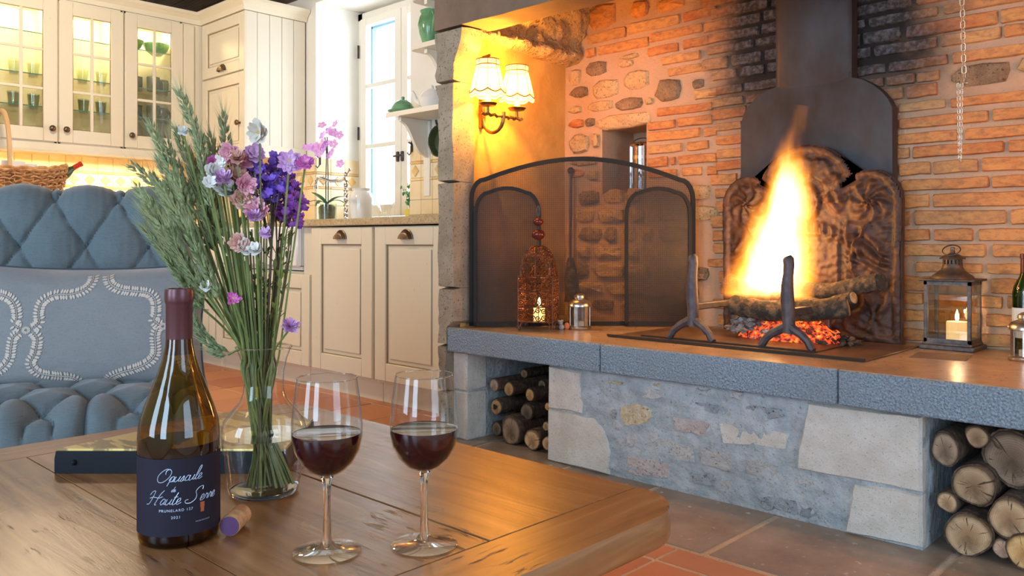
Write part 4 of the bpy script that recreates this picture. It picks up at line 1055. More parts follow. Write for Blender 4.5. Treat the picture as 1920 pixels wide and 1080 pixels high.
# orchid
t = thing('potted_orchid', 'purple orchid in a clear pot beside the kitchen tap', 'orchid', (-4.19, 2.80, .899), 0, local=True)
MB().lathe([(.001, .004), (.05, .0), (.055, .01), (.058, .105), (.055, .105), (.05, .012), (.001, .012)], 20).build('pot', MT['aqua'], t)
MB().solid([(.045, .012), (.052, .085), (.03, .1)], 14).build('bark_mix', MT['pewter'], t)
for a, L, dr in ((2.9, .20, .10), (.2, .15, .06), (1.2, .12, .1), (-2.2, .16, .12), (-1.2, .15, .04)):
    m = MB(); c_, s_ = math.cos(a), math.sin(a)
    def lf(u, v):
        w2 = (v-.5)*.036*math.sin(PI*min(1, u*.93+.06))**.6; r_ = u*L
        return (c_*r_-s_*w2, s_*r_+c_*w2, .10+u*.07*1.5-dr*u*u*1.1+abs(v-.5)*.01)
    grid(m, 8, 3, lf); m.build('leaf', MT['orchidleaf'], t)
for dx in (-.012, .012):
    m = MB(); m.tube([(dx, 0, .09), (dx, 0, .25), (dx*.4, 0, .42), (dx-.01, 0, .50)], .0035, 6); m.build('stem', MT['browntwig'], t)
PR = random.Random(77)
def petals(m, c, r_in, n=5, M=None, cup_in=.25, w=.55, z0=0, rings=1, tw=0, jit=.0):
    for k in range(n):
        r = r_in*(1+PR.uniform(-jit, jit)); cup = cup_in*(1+PR.uniform(-jit, jit)*2.2)
        a = 2*PI*k/n+tw+PR.uniform(-jit, jit); ca, sa = math.cos(a), math.sin(a); vs = []
        for u, ww, h in ((.08, .10, 0), (.45, w, cup*.35), (.82, w*.85, cup*.8), (1, w*.2, cup)):
            for s_ in (-1, 1):
                x, y = u*r, s_*ww*r*.5; v = Vector((ca*x-sa*y, sa*x+ca*y, h*r+z0)); vs.append((M @ v if M else v)+Vector(c))
        m.add(vs, [(0, 1, 3, 2), (2, 3, 5, 4), (4, 5, 7, 6)])
rr_ = random.Random(5)
for i in range(26):
    p = Vector((rr_.gauss(0, .05), rr_.gauss(-.01, .03), .46+rr_.gauss(0, .055)))
    if i < 5: p = Vector((-.03-.03*i+.02*rr_.random(), -.02, .43+.02*rr_.random()))
    M = Matrix.Rotation(rr_.uniform(.9, 1.6), 3, 'X') @ Matrix.Rotation(rr_.uniform(-.8, .8), 3, 'Y')
    M = Matrix.Rotation(rr_.uniform(-.6, 1.0), 3, 'Z') @ M
    m = MB(); petals(m, p, .028, 5, M, .1, .8); m.build('bloom', MT['orchid'], t, smooth=False, fixn=False)
# white vase, small glass vase, plant
t = lathe_thing('vase', 'white ceramic vase with wide mouth on the worktop near the window', 'vase', (-4.03, 2.93, .8985), [(.001, 0), (.055, 0), (.06, .008), (.068, .06), (.073, .13), (.062, .165), (.050, .18), (.056, .195), (.052, .195), (.046, .18), (.05, .1), (.001, .02)], 'ceramic', closed=False); t.location.z = .8985
t = lathe_thing('glass_vase', 'small flared cut glass vase on the window sill', 'vase', (-4.05, 3.12, .8985), [(.001, .004), (.045, 0), (.05, .012), (.03, .05), (.035, .08), (.062, .12), (.060, .12), (.033, .082), (.027, .05), (.04, .014), (.001, .014)], 'thin', closed=False, n=12)
t = thing('potted_plant', 'small leafy green plant in a yellow pot on the window sill', 'plant', (-3.90, 3.2, .8985), 0, local=True)
MB().lathe([(.001, 0), (.03, 0), (.04, .07), (.042, .075), (.038, .075), (.03, .06), (.001, .06)], 16).build('pot', MT['yellow'], t)
m = MB(); lv = MB(); rr_ = random.Random(3)
for i in range(9):
    a = rr_.uniform(0, 6.28); tx = Vector((math.cos(a)*.06, math.sin(a)*.05, .16+rr_.random()*.08))
    m.tube([(0, 0, .06), tx*.5+Vector((0, 0, .05)), tx], .002, 4)
    for k in range(9):
        p = (Vector((0, 0, .06)).lerp(tx, .3+.08*k))+Vector((rr_.uniform(-.02, .02), rr_.uniform(-.02, .02), rr_.uniform(-.01, .02)))
        petals(lv, p, .026, 1, Matrix.Rotation(rr_.uniform(0, 6.28), 3, 'Z') @ Matrix.Rotation(rr_.uniform(-1.3, .2), 3, 'Y'), .2, .7)
m.build('stems', MT['stem'], t); lv.build('foliage', MT['leaf'], t, kind='stuff', smooth=False)

# --- wicker basket on the left worktop
bc = Vector((-5.315, 1.418, .8990)); HW = 1.0
def bk_r(h): return .78+.22*smooth01(0, .3, h)
t = thing('wicker_basket', 'brown wicker basket with hooped cane handle holding bottles', 'basket', bc, 0)
NS = 44
def bpt(a, h, off=0): 
    r_ = bk_r(h)*(1+.06*math.cos(2*a)); return bc+Vector(((.165*r_+off)*math.cos(a), (.335*r_+off)*math.sin(a), h+.02*(h/.3)*math.cos(2*a)*-1))
def wb(): return MT['wicker']
for k in range(24):
    h = .012+k*.0122; m = MB()
    m.tube([bpt(2*PI*i/(NS*2), h+.006*math.sin(i*1.7+k), .007*(1 if (i+k*2) % 4 < 2 else -1)) for i in range(NS*2)], .0062, 5, closed=True)
    m.build('weave_strand', MT['wicker'], t)
m = MB()
for i in range(NS): m.tube([bpt(2*PI*i/NS, h) for h in (0, .1, .2, .30)], .004, 5)
m.build('stakes', MT['wicker'], t)
m = MB(); 
for k in range(2): m.tube([bpt(2*PI*i/80, .305, 0)+Vector((0, 0, .009*math.sin(i*.9+k*PI))) for i in range(80)], .011, 6, closed=True)
m.build('rim', MT['wicker'], t)
m = MB(); m.lathe([(.001, .004), (.75, 0), (.78, .3)], 32, bc, sx=.148, sy=.315, wob=lambda a, i: 1); m.build('lining', MT['wicker'], t)
m = MB(); m.tube([bc+Vector((.16*math.cos(PI*i/20), -.02, .27+.35*math.sin(PI*i/20)**.8)) for i in range(21)], .013, 8); m.build('handle', MT['wickerpale'], t)
def wine_bottle(name, label, loc, M, glass, capm, s=1.0, lab=True):
    t = thing(name, label, 'bottle', loc, local=True); t.rotation_euler = M
    m = MB(); m.solid([(.028, 0), (.036, .003), (.037, .01), (.037, .185), (.033, .205), (.018, .235), (.0145, .25), (.0145, .295), (.001, .296)], 24); m.build('glass_body', MT[glass], t)
    MB().solid([(.0155, .24), (.0150, .288), (.0165, .289), (.0165, .302), (.014, .303)], 20).build('capsule', MT[capm], t)
    if lab:
        MB().lathe([(.0373, .05), (.0373, .14)], 24).build('label', MT['paper'], t)
    return t
wine_bottle('wine_bottle', 'dark wine bottle with red capsule leaning out of the basket', at(96, 325, x=-5.30)+Vector((0, -.085, -.10)), (-.98, 0, -.0), 'darkgreen', 'red_capsule', lab=False)
t = thing('folded_leaflet', 'pale folded leaflet standing in the basket', 'leaflet', at(40, 330, x=-5.32), 0)
p = at(40, 330, x=-5.32)
m = MB(); m.box(p.x-.01, p.x, p.y-.10, p.y+.02, p.z-.05, p.z+.085); m.box(p.x-.03, p.x-.02, p.y-.02, p.y+.09, p.z-.06, p.z+.075); m.build('sheet', MT['paper'], t)
# ================================================================== ON AND AROUND THE HEARTH
ZT = ZS+.0018
# --- cast iron fireback with relief
def fireback():
    YFB = 2.84
    ol = [(-.325, 0), (-.325, .46)]
    def arc(cx, cz, r, a0, a1, n): return [(cx+r*math.cos(math.radians(a0+(a1-a0)*i/n)), cz+r*math.sin(math.radians(a0+(a1-a0)*i/n))) for i in range(n+1)]
    ol = [(-.322, 0)]+arc(-.222, .478, .104, 180, 30, 10)+[(-.128, .522)]+arc(0, .50, .182, 165, 15, 14)[0:]+[(.128, .522)]+arc(.222, .478, .104, 150, 0, 10)+[(.322, 0)]
    segs = [(Vector(ol[i]), Vector(ol[(i+1) % len(ol)])) for i in range(len(ol))]
    def inside(x, z):
        c = False
        for a, b in segs:
            if (a.y > z) != (b.y > z) and x < (b.x-a.x)*(z-a.y)/(b.y-a.y)+a.x: c = not c
        return c
    def dist(x, z):
        p = Vector((x, z)); d = 9
        for a, b in segs:
            ab = b-a; t_ = max(0, min(1, (p-a).dot(ab)/ab.dot(ab))); d = min(d, (p-a-ab*t_).length)
        return d
    def lobe(x, z, cx, cz, rx, rz, p=1.): 
        q = ((x-cx)/rx)**2+((z-cz)/rz)**2; return max(0, 1-q)**p
    def relief(x, z):
        ax = abs(x); h = 0; de = dist(x, z)
        h += .010*smooth01(.016, .006, abs(de-.014))
        # scallop shell under the centre arch
        r_ = math.hypot(x, z-.50); a = math.atan2(z-.50, x)
        if z > .47 and r_ < .155:
            n_ = 9; k = (a/PI*n_) % 1; e = abs(math.sin(a*n_*.5*2*.5)) if False else abs(math.sin(a*n_/2))
            edge = .128+.018*abs(math.sin(a*n_/2))
            if .07 < r_ < edge: h += .016*(.35+.65*e)*smooth01(edge, edge-.010, r_)
        h += .020*smooth01(1, .75, (x/.058)**2+((z-.475)/.072)**2)
        if (x/.045)**2+((z-.475)/.055)**2 < 1: h += .004*math.sin(x*260)
        # masks beside the shell
        h += .016*lobe(ax, z, .105, .475, .036, .042, .5)*(1+.4*math.sin(x*160+z*90))
        # rosettes in the shoulders
        for cx, cz in ((-.222, .475), (.222, .475)):
            rr = math.hypot(x-cx, z-cz); aa = math.atan2(z-cz, x-cx)
            if rr < .082: h += .013*(.5+.5*math.sin(aa*7+rr*75*(1 if cx > 0 else -1)))*smooth01(.082, .06, rr)+.012*smooth01(.03, .01, rr)
        # garland below the arch
        gz = .395-.10*(ax/.2)**2
        h += .016*smooth01(.026, .012, abs(z-gz))*(.6+.4*math.sin(ax*210))*(ax < .2)
        # central shield, flat with a rim
        q = max(ax/.125, abs(z-.20)/.165)
        h += .011*smooth01(1.0, .93, q)-.005*smooth01(.90, .84, q)
        h += .008*smooth01(.024, .018, abs(math.hypot(x, z-.315)-.0))-.004*smooth01(.014, .008, math.hypot(x, z-.315))
        # flowing manes and leaves at the sides
        if .13 < ax < .29 and z < .41:
            u = ax-.13; w_ = math.sin(110*(ax*.8+z*.55)+5*math.sin(z*23)+3*noise.noise(Vector((ax*14, z*14, 0))))
            m_ = smooth01(.13, .15, ax)*smooth01(.295, .26, ax)*smooth01(.0, .05, z)*smooth01(.42, .38, z)
            h += m_*(.010+.013*w_*abs(math.sin(z*19+ax*9)))
            sx_ = .20+.035*math.sin(z*17); h += .012*smooth01(.010, .003, abs(ax-sx_))*m_
        h += .005*fbm(Vector((x*55, z*55, 1)), 4)
        return h
    t = thing('fireback', 'rusty cast iron fireback with shell arch and scrolled relief', 'fireback', (-1.279, YFB, ZT), 0, None, local=True)
    m = MB(); m.prism(ol, .0, .022, 'y'); 
    m = MB(); m.prism(ol, .024, .001, 'y'); m.build('plate', MT['castiron'], t)
    NX, NZ = 128, 140; W, Hh = .66, .69
    idx = {}; m = MB(); ins = {}
    for j in range(NZ+1):
        for i in range(NX+1):
            x = -W/2+W*i/NX; z = Hh*j/NZ
            if inside(x, z):
                idx[(i, j)] = len(m.v); m.v.append(Vector((x, -relief(x, z)-.001, z)))
    for j in range(NZ):
        for i in range(NX):
            q = [(i, j), (i+1, j), (i+1, j+1), (i, j+1)]
            if all(k in idx for k in q): m.f.append(tuple(idx[k] for k in q))
    m.build('relief', MT['castiron'], t, ang=70)
fireback()

# --- andirons
def andiron(label, x, y, rz, L=.30):
    t = thing('andiron', label, 'andiron', (x, y, ZT), rz, 'pair of andirons', local=True)
    m = MB()
    rg = []; pts = []
    for i, (z, r_) in enumerate([(.055, .020), (.08, .0195), (.12, .0205), (.155, .021), (.20, .019), (.235, .016), (.265, .0165), (.285, .0175), (.292, .013)]): pts.append((.003*math.sin(i*1.3), 0, z)); rg.append(r_)
    m.tube(pts, rg, 10); m.build('post', MT['andiron'], t)
    for s_ in (-1, 1):
        m = MB(); m.tube([(0, 0, .078), (s_*.022, -.004, .066), (s_*.048, -.008, .052), (s_*.068, -.010, .034), (s_*.080, -.012, .014), (s_*.088, -.014, .009)], [.017, .015, .013, .012, .012, .010], 8)
        m.build('foot', MT['andiron'], t)
    m = MB(); m.box(-.014, .014, 0, L, .108, .130, .003); m.build('log_bar', MT['andiron'], t)
    m = MB(); m.box(-.012, .012, L-.02, L, 0, .108, .003); m.build('rear_leg', MT['andiron'], t)
andiron('forged iron andiron standing right in front of the flames', -1.166, 2.462, .0)
andiron('forged iron andiron left of the fire beside the mesh screen', -1.50, 2.452, .0)

# --- fire: logs, embers, ash, flame
def log_mesh(name, root, pts, r, mt, n=12, jag=.12, face=None):
    m = MB(); N = 14; P_ = [Vector(p) for p in pts]; q = []; rs = []
    for i in range(N+1):
        s_ = i/N*(len(P_)-1); k = min(int(s_), len(P_)-2); q.append(P_[k].lerp(P_[k+1], s_-k)); rs.append(r*(1+U(-jag, jag)*.5)*(r and 1))
    b = len(m.v); m.tube(q, rs, n)
    for i in range(b, len(m.v)):
        v = m.v[i]; m.v[i] = v+rnd3(r*jag*.5)+Vector((0, 0, 0))
    return m.build(name, MT[mt], root, ang=60)
def firelog(label, pts, r, mt='char', cut=None):
    c = sum((Vector(p) for p in pts), Vector())/len(pts)
    t = thing('burning_log', label, 'log', (c.x, c.y, c.z-r))
    log_mesh('bark', t, pts, r, mt)
    for a, b in ((pts[0], pts[1]), (pts[-1], pts[-2])):
        a, b = Vector(a), Vector(b); d = (a-b).normalized()
        m = MB(); m.solid([(r*.86, -.004), (r*.84, .002), (r*.3, .004)], 12); m.tf(Matrix.Translation(a) @ d.to_track_quat('Z', 'Y').to_matrix().to_4x4())
        m.build('cut_face', MT[cut or 'cut_orange'], t)
zb_ = ZT+.13
firelog('mossy charred log lying across both andiron bars at the front', [at(1376, 572, y=2.62), at(1440, 583, y=2.62), at(1520, 583, y=2.63), at(1590, 575, y=2.66)], .035, cut='cut_pale')
firelog('ash-covered log end sticking out to the right of the fire', [at(1490, 545, y=2.76), at(1560, 548, y=2.75), at(1612, 535, y=2.73), at(1652, 528, y=2.71)], .030, 'char', 'char')
firelog('charred log leaning behind the flames on the right', [at(1500, 560, y=2.77), at(1540, 575, y=2.70), at(1600, 558, y=2.67)], .022)
firelog('blackened log at the left end of the fire', [at(1366, 530, y=2.77), at(1420, 556, y=2.72), at(1470, 566, y=2.70)], .032)
firelog('thick charred stub standing in the middle of the embers', [at(1480, 512, y=2.79), at(1520, 548, y=2.78), at(1550, 566, y=2.77)], .030)
# ember bed
t = thing('ember_bed', 'heap of glowing embers and pale ash under the burning logs', 'embers', (-1.28, 2.70, ZT))
def chunks(name, mt, N, cx, cy, sx, sy, h0, hs, s0, s1, seed, root, kind='stuff'):
    rs = random.Random(seed); m = MB()
    for i in range(N):
        a = rs.gauss(0, .45); b = rs.gauss(0, .45); a = max(-1, min(1, a)); b = max(-1, min(1, b))
        p = Vector((cx+a*sx, cy+b*sy, ZT+h0+hs*rs.random()*max(.1, 1-a*a-b*b)))
        s_ = rs.uniform(s0, s1); ex = Matrix.Rotation(rs.uniform(0, 6), 3, 'Z') @ Matrix.Rotation(rs.uniform(-.6, .6), 3, 'X')
        vs = [p+ex @ Vector((x*s_*rs.uniform(.6, 1.2), y*s_*rs.uniform(.5, .9), z*s_*rs.uniform(.4, .8))) for x, y, z in ((1, 0, 0), (0, 1, 0), (-1, 0, 0), (0, -1, 0), (0, 0, 1), (0, 0, -1), (.6, .6, .5), (-.6, -.6, .5))]
        m.add(vs, [(0, 6, 4), (6, 1, 4), (1, 2, 4), (2, 7, 4), (7, 3, 4), (3, 0, 4), (1, 0, 5), (2, 1, 5), (3, 2, 5), (0, 3, 5), (0, 1, 6), (2, 3, 7)])
    return m.build(name, MT[mt], root, smooth=False, kind=kind)
m = MB()
def heap(u, v):
    a = (u-.5)*2; b = (v-.5)*2; return (-1.275+a*.185, 2.70+b*.10, ZT+.001+.082*max(0, 1-a*a-b*b)**.7+.010*fbm(Vector((a*4, b*4, 0)), 4)*max(0, 1-a*a-b*b))
grid(m, 40, 24, heap, lambda u, v: (u*2-1)**2+(v*2-1)**2 > 1.02)
m.build('glowing_heap', MT['ember'], t, ang=70)
chunks('ember', 'ember', 150, -1.215, 2.665, .13, .07, .03, .07, .006, .015, 1, t)
chunks('ash', 'ash', 150, -1.385, 2.665, .09, .075, .03, .095, .009, .020, 2, t)
chunks('ash', 'ash', 130, -1.27, 2.68, .19, .10, .0, .02, .006, .016, 4, t)
chunks('charcoal', 'char', 90, -1.11, 2.69, .07, .06, .01, .03, .008, .018, 3, t)
chunks('charcoal', 'char', 120, -1.30, 2.60, .34, .12, .002, .006, .003, .006, 5, t)
chunks('charcoal', 'char', 60, -1.33, 2.70, .10, .05, .03, .07, .008, .016, 8, t)
# flame: a volume of glowing gas
def flame_material():
    m = bpy.data.materials.new('flame'); m.use_nodes = True; t = m.node_tree; n = t.nodes; l = t.links
    n.remove(n['Principled BSDF']); out = n['Material Output']
    def nd(k, **a):
        x = n.new(k)
        for q, w_ in a.items(): setattr(x, q, w_)
        return x
    def ma(op, a, b=None, c=None, clamp=False):
        x = nd('ShaderNodeMath', operation=op); x.use_clamp = clamp
        for i, v in enumerate((a, b, c)):
            if v is None: continue
            if hasattr(v, 'is_output'): l.new(v, x.inputs[i])
            else: x.inputs[i].default_value = v
        return x.outputs[0]
    tc = nd('ShaderNodeTexCoord').outputs['Object']
    mp = nd('ShaderNodeMapping'); l.new(tc, mp.inputs[0]); mp.inputs['Scale'].default_value = (9, 9, 3.2)
    nz = nd('ShaderNodeTexNoise'); l.new(mp.outputs[0], nz.inputs[0]); nz.inputs['Scale'].default_value = 1.5; nz.inputs['Detail'].default_value = 3
    sp = nd('ShaderNodeSeparateXYZ'); l.new(tc, sp.inputs[0]); sn = nd('ShaderNodeSeparateColor'); l.new(nz.outputs['Color'], sn.inputs[0])
    H_ = .70
    h = ma('DIVIDE', sp.outputs[2], H_, clamp=True)
    x = ma('ADD', sp.outputs[0], ma('MULTIPLY', ma('SUBTRACT', sn.outputs[0], .5), ma('MULTIPLY', h, .16)))
    x = ma('SUBTRACT', x, ma('MULTIPLY', h, .115))
    wd = ma('MULTIPLY_ADD', ma('POWER', ma('SUBTRACT', 1, h, clamp=True), 1.05), .172, .012)
    d = ma('DIVIDE', ma('SQRT', ma('ADD', ma('MULTIPLY', x, x), ma('MULTIPLY', ma('MULTIPLY', sp.outputs[1], sp.outputs[1]), 2.6))), wd)
    d = ma('ADD', d, ma('MULTIPLY', ma('SUBTRACT', sn.outputs[1], .5), ma('MULTIPLY_ADD', h, 1.3, .35)))
    e = ma('SUBTRACT', 1.16, d, clamp=True)
    base = nd('ShaderNodeMapRange', interpolation_type='SMOOTHSTEP'); l.new(sp.outputs[2], base.inputs[0]); base.inputs[1].default_value = -.005; base.inputs[2].default_value = .03
    top = nd('ShaderNodeMapRange', interpolation_type='SMOOTHSTEP'); l.new(h, top.inputs[0]); top.inputs[1].default_value = .95; top.inputs[2].default_value = .38
    e = ma('MULTIPLY', ma('MULTIPLY', e, base.outputs[0]), ma('MULTIPLY_ADD', top.outputs[0], .85, .15))
    st = ma('MULTIPLY', ma('POWER', e, 1.8), 150)
    rp = nd('ShaderNodeValToRGB'); l.new(e, rp.inputs[0]); el = rp.color_ramp.elements
    el[0].position = 0; el[0].color = (1, .20, .012, 1); el[1].position = .75; el[1].color = (1, .66, .30, 1); k = el.new(.35); k.color = (1, .36, .035, 1)
    em = nd('ShaderNodeEmission'); l.new(rp.outputs[0], em.inputs[0]); l.new(st, em.inputs[1]); l.new(em.outputs[0], out.inputs['Volume'])
    return m
MT['flame'] = flame_material()
fl_ = thing('flame', 'tall white-hot flame with orange edges rising from the logs', 'flame', (-1.365, 2.735, .575), 0, local=True)
MB().prism([(-.18, -.01), (.17, -.01), (.18, .25), (.18, .66), (.02, .70), (-.12, .45)], -.085, .085, 'y').build('fire_tongue', MT['flame'], fl_, smooth=False)
light('fire_light', 'POINT', (-1.335, 2.58, .80), 5.5, (1, .48, .14), soft=.07)
light('ember_light', 'POINT', (-1.24, 2.63, .555), 1.2, (1, .30, .06), soft=.03)

# --- folding mesh screen standing across the left corner
SA = Vector((-2.405, 2.270, ZT)); SB = Vector((-1.765, 2.905, ZT)); ex = (SB-SA); SL = ex.length; rzs = math.atan2(ex.y, ex.x)
t = thing('fire_screen', 'black arched mesh fire screen with folded side wings, standing in the left corner', 'fire screen', SA, rzs, local=True)
def arch(x0, x1, hs_, ha, rc=.05, n=18):
    pts = [(x0, 0)]
    w_ = (x1-x0)
    def top(u): return hs_+(ha-hs_)*math.sin(PI*u)**.9
    pts += [(x0, hs_-rc)]
    for i in range(1, 5): a = PI/2*i/5; pts.append((x0+rc*(1-math.cos(a)), hs_-rc+(top(rc/w_)-hs_+rc)*math.sin(a)))
    for i in range(n+1): u = rc/w_+(1-2*rc/w_)*i/n; pts.append((x0+w_*u, top(u)))
    for i in range(4, 0, -1): a = PI/2*i/5; pts.append((x1-rc*(1-math.cos(a)), hs_-rc+(top(rc/w_)-hs_+rc)*math.sin(a)))
    pts += [(x1, hs_-rc), (x1, 0)]; return pts
def frame(root, pts, y, wd, name='frame'):
    m = MB(); P3 = [Vector((p[0], y, p[1]+.004)) for p in pts]; n = len(P3)
    inn = []
    for i, p in enumerate(P3):
        a = P3[i-1] if i else P3[i]; b = P3[(i+1)] if i < n-1 else P3[i]; d = (b-a).normalized(); nn = Vector((d.z, 0, -d.x)); inn.append(p+nn*wd)
    vs = [p+Vector((0, -.006, 0)) for p in P3]+[p+Vector((0, -.006, 0)) for p in inn]+[p+Vector((0, .006, 0)) for p in P3]+[p+Vector((0, .006, 0)) for p in inn]
    fs = []
    for i in range(n-1): fs += [(i, i+1, n+i+1, n+i), (2*n+i, 3*n+i, 3*n+i+1, 2*n+i+1), (i, 2*n+i, 2*n+i+1, i+1), (n+i, n+i+1, 3*n+i+1, 3*n+i)]
    m.add(vs, fs); x0, x1 = pts[0][0], pts[-1][0]; m.box(x0, x1, y-.006, y+.006, .003, .003+wd)
    m.build(name, MT['dark_screen'], root, ang=40)
    q = MB(); q.prism([(p.x, p.z) for p in P3], y-.0004, y+.0004, 'y'); 
    q = MB(); b = len(q.v); q.v += [Vector((p.x, y, p.z)) for p in P3]; q.f.append(tuple(range(n))); return q.build('wire_mesh', MT['mesh'], root, smooth=False)
frame(t, arch(0, SL, .562, .672, .06), 0, .017)
frame(t, arch(.018, .285, .50, .552, .06), -.020, .014, 'wing_frame')
frame(t, arch(SL-.285, SL-.018, .50, .552, .06), -.020, .014, 'wing_frame')

# --- hearth brush hanging on a nail
p = Vector((-2.425, 2.925, 1.10))
t = thing('hearth_brush', 'long black hearth brush hanging on the brick wall behind the screen', 'brush', (p.x, p.y, .50))
m = MB(); m.tube([p, p+Vector((.003, -.005, -.40))], .0065, 8); m.build('handle', MT['iron'], t)
m = MB(); m.ball(p+Vector((0, 0, .006)), .016, 10, 6); m.build('knob', MT['iron'], t)
m = MB(); m.solid([(.012, 0), (.022, -.03), (.028, -.10), (.026, -.18), (.03, -.20)], 12, p+Vector((.003, -.005, -.39))); m.build('bristles', MT['char'], t)

# --- storm lamp in the niche
p = Vector((-2.118, 3.045, NZ0)); 
t = thing('storm_lamp', 'chrome storm lamp with a red candle in the wall niche', 'lantern', p, local=True)
MB().solid([(.05, 0), (.052, .006), (.046, .012), (.02, .014)], 24).build('base', MT['chrome'], t)
MB().lathe([(.045, .012), (.045, .205)], 28).build('glass_chimney', MT['mirror_glass'], t)
MB().solid([(.017, .012), (.017, .055), (.004, .058)], 16).build('candle', MT['redwax'], t)
m = MB()
for k in range(4): a = PI/4+PI/2*k; m.tube([(.049*math.cos(a), .049*math.sin(a), .01), (.049*math.cos(a), .049*math.sin(a), .21)], .0065, 8)
m.build('upright', MT['chrome'], t)
MB().lathe([(.030, .208), (.056, .206), (.060, .214), (.054, .222), (.030, .226), (.028, .224), (.030, .208)], 28).build('top_rim', MT['chrome'], t)
m = MB(); m.tube([(.05*math.cos(PI*i/12), 0, .222+.022*math.sin(PI*i/12)) for i in range(13)], .0025, 6); m.build('bail', MT['iron'], t)
MB().lathe([(.046, .15), (.047, .15), (.047, .165), (.046, .165)], 28).build('band', MT['chrome'], t)

# --- wall sconce with two shades
xw = -2.437
t = thing('wall_sconce', 'lit bronze wall lamp with two pleated cream shades on the plaster wall', 'wall lamp', (xw, 2.375, 1.22))
m = MB(); ys, zc_ = 2.372, 1.40
m.box(xw-.01, xw+.012, ys-.012, ys+.012, 1.245, 1.57, .003); m.build('back_bar', MT['brass'], t)
m = MB(); 
def tr(pts): return [Vector((xw+.018, ys+a, b)) for a, b in pts]
m.add([Vector((xw+d, ys+a, b)) for d in (.004, .016) for a, b in ((-.035, 1.545), (-.02, 1.575), (-.03, 1.60), (0, 1.612), (.03, 1.60), (.02, 1.575), (.035, 1.545), (0, 1.525))], [tuple(range(8)), tuple(range(15, 7, -1))]+[(i, (i+1) % 8, (i+1) % 8+8, i+8) for i in range(8)])
m.box(xw+.0, xw+.012, ys-.05, ys+.03, 1.475, 1.487, .002)
m.build('crest', MT['brass'], t)
m = MB(); N = 16
m.tube([Vector((xw+.008+.058-.058*math.cos(PI*i/N), ys, 1.285-.062*math.sin(PI*i/N))) for i in range(N+1)]+[Vector((xw+.124, ys, 1.30))], .0075, 8)
m.build('loop_arm', MT['brass'], t)
m = MB(); m.tube([Vector((xw+.118+.006*math.sin(i*2.2), ys-.115+.23*i/20, 1.282+.004*math.cos(i*2.2))) for i in range(21)], .0065, 8); m.build('cross_arm', MT['brass'], t)
def sconce_candle(yc, zc2):
    c = (xw+.118, yc, zc2)
    m = MB(); m.tube([(c[0], yc, 1.285), (c[0], yc, zc2+.004)], .006, 8); m.solid([(.008, 0), (.030, .004), (.038, .014), (.035, .016), (.014, .012)], 20, c); m.build('drip_cup', MT['brass'], t)
    m = MB(); m.solid([(.0125, .014), (.0125, .075)], 14, c); m.build('candle_tube', MT['candletube'], t)
    wob = lambda a, i: 1+.018*math.cos(8*a)
    n = 64; m = MB(); b = 0; rows_ = [(.071, .052), (.066, .075), (.058, .110), (.050, .140), (.0455, .160), (.0455, .182)]
    for i, (r_, z_) in enumerate(rows_):
        for k in range(n):
            a = 2*PI*k/n; sc_ = abs(math.sin(4*a)); rr = r_*(1+.02*sc_); zz = z_-(.012*sc_ if i == 0 else .0)
            m.v.append(Vector((c[0]+rr*math.cos(a), c[1]+rr*math.sin(a), c[2]+zz)))
    for i in range(len(rows_)-1):
        for k in range(n): l_ = (k+1) % n; m.f.append((i*n+k, i*n+l_, (i+1)*n+l_, (i+1)*n+k))
    sh = m.build('shade', MT['shade'], t)
    m = MB()
    m.tube([Vector((c[0]+.0708*(1+.02*abs(math.sin(8*PI*k/n)))*math.cos(2*PI*k/n), c[1]+.0708*(1+.02*abs(math.sin(8*PI*k/n)))*math.sin(2*PI*k/n), c[2]+.062-.012*abs(math.sin(8*PI*k/n)))) for k in range(n)], .0026, 5, closed=True)
    for z_, r_ in ((.161, .0462), (.183, .046)): m.tube([Vector((c[0]+r_*math.cos(2*PI*k/32), c[1]+r_*math.sin(2*PI*k/32), c[2]+z_)) for k in range(32)], .0022, 5, closed=True)
    for k in range(8):
        a = 2*PI*k/8; m.tube([Vector((c[0]+r_*math.cos(a), c[1]+r_*math.sin(a), c[2]+z_)) for r_, z_ in ((.0715, .052), (.0585, .110), (.0465, .160), (.0463, .182))], .0014, 4)
    m.build('trim', MT['trimbrown'], sh)
    l_ = light('sconce_bulb', 'POINT', (c[0], c[1], c[2]+.115), 19, (1, .44, .055), soft=.016)
sconce_candle(ys-.083, 1.312); sconce_candle(ys+.083, 1.312)
s2 = copy_tree(t); s2.location = (.352, 2.375, 1.22); s2.rotation_euler = (0, 0, PI); s2['label'] = 'lit bronze wall lamp with two cream shades on the right chimney wall, outside the picture'
for k in (-1, 1): light('sconce_bulb', 'POINT', (.352-.125, 2.375+.083*k, 1.427), 18, (1, .43, .10), soft=.016)

